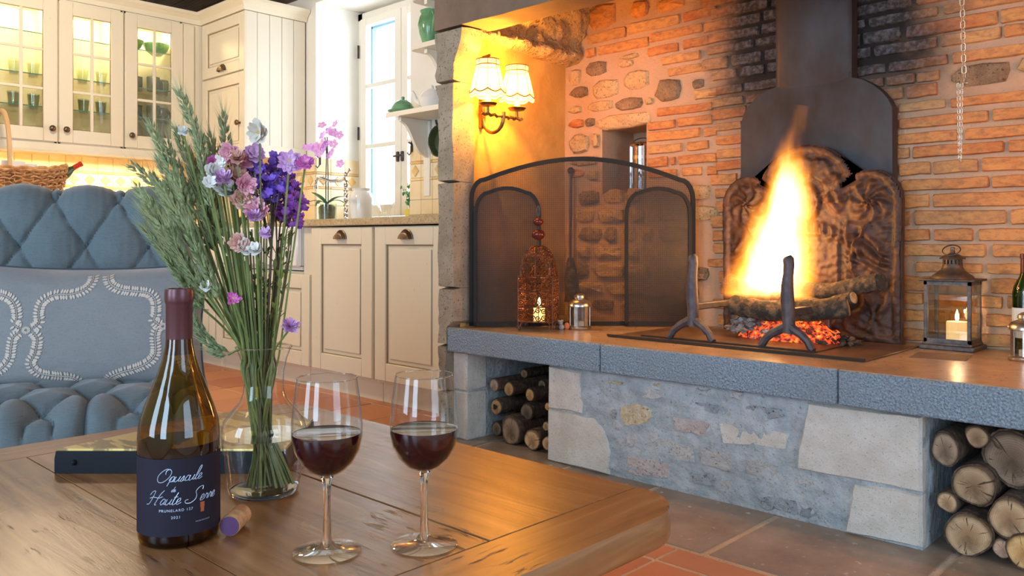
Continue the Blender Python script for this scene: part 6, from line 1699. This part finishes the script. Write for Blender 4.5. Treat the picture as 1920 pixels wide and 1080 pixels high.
for cv in curves:
    P_ = [Vector(p) for p in cv]; den = []
    for i in range(len(P_)-1):
        p0, p1, p2, p3 = P_[max(i-1, 0)], P_[i], P_[i+1], P_[min(i+2, len(P_)-1)]
        for k in range(12):
            s_ = k/12; den.append(.5*((2*p1)+(p2-p0)*s_+(2*p0-5*p1+4*p2-p3)*s_*s_+(3*p1-p0-3*p2+p3)*s_**3))
    L = 0; last = den[0]; nxt = 3.0; out = [den[0]]
    for i in range(1, len(den)):
        L += (den[i]-last).length; d = (den[i]-last).normalized() if (den[i]-last).length else Vector((1, 0)); last = den[i]
        if L >= nxt:
            nxt += 4.9; out.append(den[i])
            for s_ in (-1, 1):
                n_ = Vector((-d.y, d.x))*s_; ax = (n_*.93+d*(-.25)).normalized(); bx = Vector((-ax.y, ax.x)); o = den[i]; ln = 10.5
                pts = [o+ax*1.2, o+ax*4+bx*1.9, o+ax*8+bx*1.7, o+ax*ln, o+ax*8-bx*1.7, o+ax*4-bx*1.9]
                if abs(px2ab(*pts[3])[0]) > .97 or abs(px2ab(*pts[3])[1]) > .96: continue
                m.add([Pn(*p) for p in pts], [(0, 1, 2, 3, 4, 5)])
    m.tube([Pn(*p, .001) for p in den[::3] if abs(px2ab(*p)[1]) < .98 and abs(px2ab(*p)[0]) < .98], .0009, 4)
for cx, cy in ((83, 611), (309, 609)):
    for k in range(12):
        a = 2*PI*k/12; m.add([Pn(cx+7.5*math.cos(a+q)*s_, cy+6.5*math.sin(a+q)*s_) for q, s_ in ((-.22, .35), (-.2, 1), (.2, 1), (.22, .35))], [(0, 1, 2, 3)])
m.build('embroidery', MT['embroidery'], pil, kind='stuff', smooth=False, fixn=False)

# --- flat black box with golden inlaid lid
bt = thing('inlaid_box', 'flat black box with golden inlaid lid lying behind the wine bottle', 'box', (-1.30, .62, ZTB))
qa, qb, qc, qd = (-1.395, .439), (-1.135, .684), (-1.293, .838), (-1.468, .775)
z0 = ZTB+.0005
MB().prism([qa, qb, qc, qd], z0, z0+.034, 'z', .002).build('case', MT['box_black'], bt, ang=30)
def ins(pts, k): 
    cx = sum(p[0] for p in pts)/4; cy = sum(p[1] for p in pts)/4; return [(cx+(p[0]-cx)*k, cy+(p[1]-cy)*k) for p in pts]
MB().prism(ins([qa, qb, qc, qd], .985), z0+.034, z0+.0375, 'z', .001).build('lid', MT['box_gold'], bt, ang=30)
d = (Vector(qb)-Vector(qa)).normalized(); nn = Vector((d.y, -d.x))
for f in (.085, .93):
    p = Vector(qa).lerp(Vector(qb), f)+nn*.0005; m = MB(); m.ball((p.x, p.y, z0+.017), .0045, 10, 6); m.build('stud', MT['box_black'], bt)

# --- the wine bottle
def big_bottle():
    c = Vector((-.986, .449, ZTB+.0006)); t = thing('wine_bottle', 'open dark wine bottle with slate label standing on the table', 'bottle', c, local=True)
    k = 1.0
    prof = [(.001, .010), (.030, .003), (.041, 0), (.0455, .003), (.0465, .010), (.0470, .06), (.0470, .125), (.0455, .140), (.0405, .158), (.0330, .178), (.0255, .198), (.0195, .216), (.0160, .232), (.0148, .246), (.0145, .288)]
    MB().lathe(prof, 48).build('glass_body', MT['bottle_glass'], t, ang=60)
    MB().solid([(.020, .006), (.040, .004), (.0445, .008), (.0455, .06), (.0455, .118), (.001, .1185)], 40).build('wine', MT['wine'], t, ang=60)
    MB().lathe([(.0151, .222), (.0153, .228), (.0153, .282), (.0162, .284), (.0168, .287), (.0168, .297), (.0160, .3005), (.0132, .3010), (.0130, .290), (.0128, .25)], 36).build('capsule', MT['capsule'], t, ang=35)
    view = math.atan2(-c.y, -c.x)
    # label wraps 170 degrees facing the room
    m = MB(); n = 40; R_ = .04735; la0, la1 = view-1.42, view+1.42
    grid(m, n, 6, lambda u, v: (R_*math.cos(la0+(la1-la0)*u), R_*math.sin(la0+(la1-la0)*u), .0165+v*.0895)); m.build('label', MT['label'], t)
    def wrap(pts): return [Vector(((R_+.0004)*math.cos(view-.10+p[0]/R_), (R_+.0004)*math.sin(view-.10+p[0]/R_), p[1])) for p in pts]
    lab = t
    def text(s, cx, cz, size, shear=0, wid=1, mt='ink', name='lettering', off=0):
        cu = bpy.data.curves.new('lettering', 'FONT'); cu.body = s; cu.size = size; cu.shear = shear; cu.align_x = 'CENTER'; cu.space_character = wid; cu.offset = off; cu.resolution_u = 3
        o = bpy.data.objects.new('tmp', cu); COL.objects.link(o); bpy.context.view_layer.update()
        me = bpy.data.meshes.new_from_object(o.evaluated_get(bpy.context.evaluated_depsgraph_get())); bpy.data.objects.remove(o)
        for v in me.vertices:
            x, y = v.co.x+cx, v.co.y+cz; a = view-.10+x/R_; v.co = ((R_+.0005)*math.cos(a), (R_+.0005)*math.sin(a), y)
        me.materials.clear(); me.materials.append(MT[mt]); q = bpy.data.objects.new(name, me); COL.objects.link(q); q.parent = t; return q
    # script lettering drawn as pen strokes; x is in units of letter height
    def script(word, x0, z0, s_, slant=.42, th=.00042):
        G = {
         'O': [[(.75, .95), (.45, 1.02), (.12, .72), (.02, .35), (.2, .02), (.55, .0), (.88, .35), (.92, .75), (.7, 1.0), (.5, .85), (.55, .6)]],
         'H': [[(.0, .70), (.12, .95), (.32, .98), (.28, .5), (.16, .05), (-.05, -.02)], [(.95, 1.05), (.78, .75), (.68, .3), (.62, .0), (.75, .0)], [(.05, .45), (.35, .55), (.75, .5), (1.0, .6)]],
         'S': [[(.95, .80), (.90, 1.05), (.60, 1.0), (.45, .75), (.60, .50), (.62, .2), (.35, -.02), (.0, .02), (-.08, .2), (.1, .25)]],
         'p': [[(0, .12), (.12, .40), (.02, -.30)], [(.06, .25), (.2, .42), (.32, .35), (.28, .08), (.12, .02), (.42, .05)]],
         'u': [[(0, .40), (-.02, .08), (.1, .0), (.26, .18), (.32, .40), (.28, .05), (.44, .06)]],
         's': [[(0, .08), (.16, .42), (.2, .15), (.12, .0), (.0, .04)], [(.18, .05), (.34, .08)]],
         'c': [[(.26, .34), (.14, .42), (.02, .2), (.08, .02), (.34, .08)]],
         'l': [[(0, .08), (.22, .6), (.26, .98), (.14, .95), (.06, .4), (.08, .02), (.26, .08)]],
         'e': [[(.0, .12), (.22, .24), (.2, .42), (.06, .36), (.03, .08), (.14, .0), (.36, .12)]],
         'a': [[(.28, .36), (.12, .42), (.0, .15), (.1, .0), (.26, .2), (.30, .38), (.26, .06), (.42, .08)]],
         't': [[(.16, .85), (.06, .3), (.06, .03), (.16, .0), (.3, .1)], [(-.02, .52), (.26, .54)]],
         'r': [[(0, .08), (.1, .42), (.16, .34), (.26, .36), (.24, .06), (.38, .08)]],
         'd': [[(.26, .36), (.12, .42), (.0, .15), (.1, .0), (.26, .2), (.38, .95)], [(.30, .38), (.27, .05), (.42, .08)]]}
        Wd = {'O': .98, 'H': 1.02, 'S': 1.02, 'p': .42, 'u': .42, 's': .32, 'c': .32, 'l': .26, 'e': .34, 'a': .40, 't': .28, 'r': .36, 'd': .42, ' ': .35}
        m = MB(); x = x0
        for chh in word:
            for st in G.get(chh, []):
                P_ = [Vector(p) for p in st]; den = []
                for i in range(len(P_)-1):
                    p0, p1, p2, p3 = P_[max(i-1, 0)], P_[i], P_[i+1], P_[min(i+2, len(P_)-1)]
                    for k_ in range(5):
                        q = k_/5; den.append(.5*((2*p1)+(p2-p0)*q+(2*p0-5*p1+4*p2-p3)*q*q+(3*p1-p0-3*p2+p3)*q**3))
                den.append(P_[-1]); m.tube(wrap([(x+(p.x+slant*p.y)*s_, z0+p.y*s_) for p in den]), th, 4, cap=False)
            x += Wd[chh]*s_
        m.build('script_lettering', MT['ink'], t, smooth=False)
    script('Opuscule', -.0215, .0800, .0148)
    script('de', -.004, .0685, .0062, th=.0003)
    script('Haute Serre', -.0330, .0540, .0158)
    text('PRUNELARD 127', .001, .0455, .0042, 0, 1.25, off=.00004)
    text('2021', .001, .0375, .0042, 0, 1.3, off=.00008)
    text('MIS EN BOUTEILLE', .032, .0300, .0020, 0, 1.1)
    m = MB(); m.add(wrap([(.0290, .0405), (.0335, .0405), (.0335, .0505), (.0290, .0505)]), [(0, 1, 2, 3)]); m.add(wrap([(.0285, .0460), (.0340, .0460), (.0340, .0520), (.0285, .0520)]), [(0, 1, 2, 3)]); m.build('orange_seal', MT['seal'], t, smooth=False, fixn=False)
big_bottle()
# --- cork
a, b = Vector((-.944, .492, ZTB)), Vector((-.982, .532, ZTB)); d = (b-a).normalized(); r_ = .0125
t = thing('cork', 'wine-stained cork lying between the bottle and the vase', 'cork', (a.x, a.y, ZTB))
M = Matrix.Translation(a+Vector((0, 0, r_+.0006))) @ d.to_track_quat('Z', 'Y').to_matrix().to_4x4()
m = MB(); m.solid([(r_-.0006, 0), (r_, .001), (r_, .044), (r_-.001, .045)], 24); m.tf(M); m.build('body', MT['cork'], t)
m = MB(); m.solid([(r_-.0008, -.0004), (r_-.0006, .0004)], 24); m.tf(M); m.build('stained_end', MT['cork_wine'], t)

# --- wine glasses
def wine_glass(label, c, level):
    t = thing('wine_glass', label, 'glass', c, 0, 'wine glasses on the table', local=True)
    MB().lathe([(.0005, .0005), (.0385, .0004), (.0392, .0010), (.0385, .0018), (.022, .0038), (.0105, .0075), (.0060, .0125)], 56).build('foot', MT['thin'], t, ang=60)
    MB().solid([(.0030, .004), (.0058, .0125), (.0046, .022), (.0040, .045), (.0042, .070), (.0052, .080), (.0072, .0862), (.004, .0885)], 32).build('stem', MT['thick'], t, ang=60)
    bowl = [(.001, .0868), (.010, .0885), (.020, .0935), (.030, .1035), (.0372, .1175), (.0402, .1330), (.0403, .148), (.0385, .168), (.0362, .185), (.0340, .2005)]
    MB().lathe(bowl, 56).build('bowl', MT['thin'], t, ang=60)
    rm = MB(); rm.tube([(.0340*math.cos(2*PI*i/56), .0340*math.sin(2*PI*i/56), .2008) for i in range(56)], .00075, 6, closed=True); rm.build('rim', MT['thick'], t)
    wp = [(max(.0002, r_-.0009), z+.0009) for r_, z in bowl if z < level]; r_top = None
    for (r0, z0_), (r1, z1_) in zip(bowl[:-1], bowl[1:]):
        if z0_ <= level <= z1_: r_top = r0+(r1-r0)*(level-z0_)/(z1_-z0_)-.0009
    wp += [(r_top, level), (r_top*.96, level-.0004), (.0002, level-.0004)]
    MB().lathe(wp, 56).build('wine', MT['wine'], t, ang=40)
wine_glass('left wine glass of the pair, half full of red wine, nearer the vase', Vector((-.817, .546, ZTB+.0005)), .1375)
wine_glass('right wine glass of the pair, half full of red wine, away from the vase', Vector((-.753, .638, ZTB+.0005)), .1375)

# --- carafe vase
VC = Vector((-1.077, .614, ZTB+.0006))
t = thing('carafe', 'clear glass carafe used as a vase for dried flowers', 'vase', VC, local=True)
vp = [(.0465, .0), (.0485, .003), (.0500, .012), (.0545, .045), (.0585, .078), (.0590, .090), (.0555, .103), (.0440, .118), (.0335, .130), (.0290, .142), (.0272, .156), (.0280, .172), (.0320, .190), (.0385, .207)]
def lip(a, i): return 1+(.10*math.exp(-((a-5.9+2*PI) % (2*PI)-0)**2/.15) if i == len(vp)-1 else 0)
m = MB(); m.lathe(vp, 56, wob=lip); m.build('glass_wall', MT['thin'], t, ang=60)
MB().solid([(.0450, .0002), (.0465, .003), (.0465, .006), (.040, .0065), (.01, .0045)], 48).build('thick_base', MT['thick'], t, ang=50)
m = MB(); m.tube([(.0387*math.cos(2*PI*i/56), .0387*math.sin(2*PI*i/56), .2072) for i in range(56)], .0011, 6, closed=True); m.build('rim', MT['thick'], t)
m = MB(); m.solid([(.0572, .0815), (.0572, .0820)], 48); m.build('water_line', MT['thin'], t)

# --- dried flowers; every stem is a thing of its own standing in the carafe
fr = random.Random(21)
def camR(): return Vector((CS, SN, 0))
def foot_in_vase(px):
    a = fr.uniform(0, 2*PI); r_ = .030*math.sqrt(fr.random()); return VC+Vector((r_*math.cos(a), r_*math.sin(a), .010))
def stem_path(head, foot=None, bend=.0):
    k = (head-VC); kk = Vector((k.x, k.y, 0)); kk = kk.normalized()*min(.0225, kk.length*.28) if kk.length > 1e-4 else kk
    nk_ = VC+Vector((kk.x+fr.uniform(-.006, .006), kk.y+fr.uniform(-.006, .006), .158))
    foot = foot or (VC+Vector((-kk.x*.9+fr.uniform(-.022, .022), -kk.y*.9+fr.uniform(-.022, .022), .011)))
    rim_ = VC+Vector((kk.x*1.35, kk.y*1.35, .200))
    pts = []; m1 = rim_.lerp(head, .5)+Vector((0, 0, bend*.5))
    ctrl = [foot, nk_, rim_, m1, head]
    for i in range(len(ctrl)-1):
        p0, p1, p2, p3 = ctrl[max(i-1, 0)], ctrl[i], ctrl[i+1], ctrl[min(i+2, len(ctrl)-1)]
        for q in range(5):
            s_ = q/5; pts.append(.5*((2*p1)+(p2-p0)*s_+(2*p0-5*p1+4*p2-p3)*s_*s_+(3*p1-p0-3*p2+p3)*s_**3))
    pts.append(head.copy()); return pts
VD = (-VC.x*SN+VC.y*CS)      # depth of the carafe from the camera
def head_at(px, py, dd=0): return at(px, py, d=VD+dd)
# bearded grasses
def grass(tip, base, dd, label, wd=1.0, dense=26):
    T, B_ = head_at(*tip, dd), head_at(*base, dd*.6)
    pts = stem_path(B_, bend=.01)
    t = thing('grass_stalk', label, 'dried grass', pts[0], 0, 'bearded grasses in the bouquet')
    m = MB(); m.tube(pts, [.0017+.0004*(i < 6) for i in range(len(pts))], 5); m.build('stem', MT['stem'], t)
    # head follows a slight curve
    d0 = (pts[-1]-pts[-3]).normalized(); L = (T-B_).length; mid = B_+d0*L*.45; mid = mid.lerp((B_+T)/2, .5)
    m = MB(); aw = MB()
    def cp(s_): return B_*(1-s_)**2+mid*2*s_*(1-s_)+T*s_*s_
    n = max(14, int(L/.00125))
    for i in range(n):
        s_ = i/n; p = cp(s_); ax = (cp(min(1, s_+.05))-cp(max(0, s_-.05))).normalized()
        side = ax.cross(Vector((fr.uniform(-1, 1), fr.uniform(-1, 1), fr.uniform(-1, 1)))).normalized()
        wdt = .0085*wd*(1-.5*s_)*(.6+.4*min(1, s_*5+.3)); dirn = (ax*.88+side*.40).normalized(); ln = .016*(1-.25*s_)
        o = p+side*wdt*.5; u_ = dirn.cross(side).normalized()*wdt*.42; w2 = side*wdt*.40
        m.add([o, o+dirn*ln*.4+u_, o+dirn*ln*.4+w2, o+dirn*ln*.4-u_, o+dirn*ln*.4-w2, o+dirn*ln], [(0, 2, 1), (0, 3, 2), (0, 4, 3), (0, 1, 4), (5, 1, 2), (5, 2, 3), (5, 3, 4), (5, 4, 1)])
        if i % 1 == 0:
            for _ in range(3):
                sd = (side+rnd3(.5)).normalized(); e = o+(ax*.93+sd*.38).normalized()*fr.uniform(.022, .045)*wd; q = (e-o).cross(sd).normalized()*.00030
                aw.add([o-q, o+q, e], [(0, 1, 2)])
    m.build('seed_head', MT['grass'], t, smooth=False, fixn=False); aw.build('awns', MT['awn'], t, smooth=False, kind='stuff', fixn=False)
GS = [((336, 172), (385, 300)), ((284, 238), (350, 385)), ((247, 311), (318, 375)), ((257, 351), (335, 450)), ((296, 296), (352, 410)), ((354, 300), (398, 430)), ((418, 216), (428, 310)), ((394, 255), (412, 330)), ((371, 255), (398, 390)),
      ((272, 395), (352, 500)), ((302, 350), (372, 470)), ((325, 330), (385, 460)), ((346, 560), (428, 665)), ((268, 372), (340, 470)), ((312, 270), (368, 400)), ((330, 240), (380, 370)), ((380, 300), (412, 440)), ((340, 400), (400, 520)), ((362, 345), (405, 470)),
      ((290, 410), (372, 530)), ((318, 430), (390, 560)), ((352, 430), (412, 560)), ((284, 330), (345, 430)), ((400, 350), (425, 480)), ((270, 425), (348, 520)), ((305, 455), (382, 580))]
ORD = 'first second third fourth fifth sixth seventh eighth ninth tenth eleventh twelfth thirteenth fourteenth fifteenth sixteenth seventeenth eighteenth nineteenth twentieth twenty-first twenty-second twenty-third twenty-fourth twenty-fifth twenty-sixth'.split()
gl = {0: 'tallest green bearded grass stalk, rising left above the bouquet', 2: 'grass stalk with the darkest tip reaching furthest left', 6: 'green grass stalk rising behind the pink flowers', 12: 'low drooping grass stalk beside the bottle neck'}
for i, (a, b) in enumerate(GS):
    rk_ = sorted(range(len(GS)), key=lambda q: GS[q][0][0]).index(i)
    grass(a, b, fr.uniform(-.05, .06), gl.get(i, 'dried green bearded grass stalk, %s tip from the left of the fan' % ORD[rk_]), fr.uniform(.9, 1.15))
# round-headed everlasting flowers
def bloom(px, py, r_, mt, label, dd=0, face=None, rows_=3, centre=True, n=12, name='strawflower', cat='flower', group=None, cup=.35, wid=.42):
    H_ = head_at(px, py, dd); pts = stem_path(H_, bend=.004)
    t = thing(name, label, cat, pts[0], 0, group)
    m = MB(); m.tube(pts, .0015, 5); m.build('stem', MT['stem'], t)
    view = (Vector((0, 0, CAMZ))-H_).normalized(); nrm = (view*fr.uniform(.8, 1.2)+Vector((0, 0, fr.uniform(.1, .7)))+rnd3(.35)).normalized() if face is None else face
    M = nrm.to_track_quat('Z', 'Y').to_matrix()
    m = MB(); R_ = r_/FPX*VD
    for k in range(rows_+(2 if n > 9 else 1)): petals(m, H_+nrm*(.0012*k), R_*(1-.17*k), n-(k//2), M, cup*(1+.7*k), wid, 0, tw=k*.4, jit=.2)
    m.build('petals', MT[mt], t, smooth=False, fixn=False)
    if centre: m = MB(); m.ball(H_+nrm*.002, R_*.26, 10, 6, (1, 1, .6), M); m.build('centre', MT['flowercentre'], t)
BL = [(487, 249, 16, 'greige', 'pale greige papery flower standing highest above the bouquet', 2, .55, 8, .75), (543, 303, 17, 'mauve', 'mauve daisy-like flower at the upper right of the bouquet', 2, .12, 18, .42), (573, 306, 13, 'magenta', 'dark-centred magenta flower furthest right, near the orchid', 2, .15, 16, .45),
      (431, 286, 14, 'pink', 'dusty pink flower at the top of the pink cluster', 3, .5, 12, .6), (477, 288, 14, 'mauve', 'pinkish mauve flower between the pink and violet clusters', 3, .5, 9, .6), (403, 308, 12, 'magenta', 'bright magenta-pink flower at the left of the pink cluster', 3, .4, 12, .5),
      (415, 302, 8, 'whitepetal', 'small white bud above the bright pink flower', 2, .6, 8, .7), (451, 309, 17, 'pink', 'large rosy pink flower in the middle of the cluster', 4, .5, 14, .6), (402, 325, 15, 'whitepetal', 'cream-white papery flower at the left of the pink cluster', 3, .7, 9, .7),
      (420, 340, 13, 'mauve', 'small lilac flower under the cream-white one', 3, .5, 12, .5), (438, 330, 14, 'salmon', 'orange-pink flower in the cluster centre', 3, .5, 12, .6), (460, 345, 15, 'pink', 'dusty pink flower low in the cluster beside the violet sprigs', 3, .5, 12, .6),
      (430, 361, 20, 'whitepetal', 'big ruffled white flower below the pink cluster', 4, .6, 14, .7), (452, 372, 15, 'salmon', 'faded salmon flower right of the big white one', 3, .5, 12, .6), (483, 396, 17, 'pink', 'pink and lilac flower head below the violet sprigs', 4, .5, 14, .45),
      (478, 410, 10, 'mauve', 'lilac flower head just under the pink and lilac one', 3, .5, 12, .5), (452, 457, 14, 'salmon', 'withered mauve-brown flower left of the white pair', 3, .6, 10, .6), (462, 470, 11, 'whitepetal', 'left of two small white flowers at mid height', 2, .8, 8, .8), (481, 471, 10, 'whitepetal', 'right of two small white flowers at mid height', 2, .8, 8, .8),
      (437, 560, 10, 'magenta', 'tiny magenta flower low on the left side of the bouquet', 2, .3, 8, .5), (545, 615, 12, 'mauve', 'lilac flower leaning out low on the right above the rim', 3, .4, 14, .4), (385, 539, 8, 'whitepetal', 'white bud beside the neck of the wine bottle', 2, .9, 8, .8), (343, 247, 7, 'whitepetal', 'tiny white bud against the tallest grass', 2, .9, 8, .8),
      (500, 440, 9, 'mauve', 'small purple-pink blossom right of the pink head', 2, .5, 10, .5), (393, 345, 9, 'whitepetal', 'small white flower at the lower left of the pink cluster', 2, .8, 8, .7), (445, 300, 11, 'salmon', 'small peach flower behind the rosy one', 3, .6, 12, .6)]
for px, py, r_, mt, lab, rw, cup, n, wd in BL:
    bloom(px, py, r_*1.35, mt, lab, fr.uniform(-.055, -.02), rows_=rw, n=n, cup=cup, wid=wd, centre=mt not in ('salmon',) and r_ > 9)
# violet statice sprigs
def statice(base, tips, mt, label, dd):
    B_ = head_at(*base, dd); pts = stem_path(B_)
    t = thing('statice_sprig', label, 'flower', pts[0], 0, 'violet statice sprigs')
    m = MB(); m.tube(pts, .0015, 5); fl_m = MB(); cal = MB()
    for (x, y) in tips:
        T = head_at(x, y, dd+fr.uniform(-.015, .015)); mid = B_.lerp(T, .5)+Vector((0, 0, .008)); br = [B_, B_.lerp(mid, .6), mid, mid.lerp(T, .6), T]; m.tube(br, .0008, 4)
        for k in range(9):
            c_ = T+Vector((fr.gauss(0, .0065), fr.gauss(0, .0065), fr.gauss(0, .006)))
            n_ = (Vector((fr.gauss(0, .5), fr.gauss(0, .5), fr.uniform(.2, 1)))+(Vector((0, 0, CAMZ))-T).normalized()*.7).normalized(); M = n_.to_track_quat('Z', 'Y').to_matrix()
            petals(fl_m, c_, .0062, 5, M, .45, .85, 0, tw=fr.random())
            e = c_-n_*.006; cal.tube([e, c_], [.0005, .0016], 4)
    m.build('stems', MT['browntwig'], t); fl_m.build('florets', MT[mt], t, smooth=False, fixn=False, kind='stuff'); cal.build('calyces', MT['browntwig'], t, kind='stuff')
statice((500, 440), [(462, 298), (478, 306), (470, 322), (486, 318), (481, 338), (476, 352)], 'violet', 'deep violet statice sprig beside the pink cluster', -.01)
statice((510, 450), [(520, 297), (512, 312), (524, 306), (506, 326), (517, 338)], 'violet', 'tallest violet statice sprig at the top right of the bouquet', .0)
statice((508, 470), [(507, 350), (518, 358), (495, 362), (526, 345), (488, 376), (502, 372), (512, 344)], 'violet', 'bluest violet statice sprig in the middle right of the bouquet', -.015)
statice((525, 480), [(543, 342), (552, 352), (548, 370), (556, 385), (540, 360)], 'purple', 'purple statice sprig at the right outer edge of the bouquet', .01)
statice((520, 490), [(530, 392), (518, 400), (540, 402), (526, 412), (545, 395), (515, 386)], 'purple', 'lowest purple statice sprig above the green stems', 0)
statice((545, 470), [(553, 398), (556, 372), (550, 415)], 'purple', 'small fading purple statice tip furthest right', .02)
# leafy filler sprigs
def filler(px, py, label, dd, n=18):
    T = head_at(px, py, dd); pts = stem_path(T)
    t = thing('leafy_sprig', label, 'foliage', pts[0], 0, 'leafy filler stems')
    m = MB(); m.tube(pts, .0012, 5); lf = MB()
    for k in range(n):
        s_ = fr.uniform(.58, 1); i = min(len(pts)-2, int(s_*(len(pts)-1))); p = pts[i].lerp(pts[i+1], s_*(len(pts)-1)-i)
        M = Matrix.Rotation(fr.uniform(0, 6.28), 3, 'Z') @ Matrix.Rotation(fr.uniform(-1.3, -.2), 3, 'Y'); petals(lf, p, fr.uniform(.010, .018), 1, M, .2, .35)
    m.build('stem', MT['stem'], t); lf.build('leaves', MT['stem'], t, smooth=False, fixn=False)
for i, (x, y) in enumerate([(472, 430), (488, 500), (505, 520), (520, 450), (460, 500), (530, 440), (495, 420), (538, 430), (515, 500), (480, 540), (448, 420), (500, 470), (526, 520), (440, 460), (470, 560), (510, 580), (545, 440), (455, 400)]):
    filler(x, y, 'thin olive-green leafy stem in the middle of the bouquet', fr.uniform(-.04, .04), 14)
for x, y in ((548, 480), (553, 500), (551, 516)):
    pass
for o in bpy.data.objects:
    if '_loc' in o: del o['_loc']
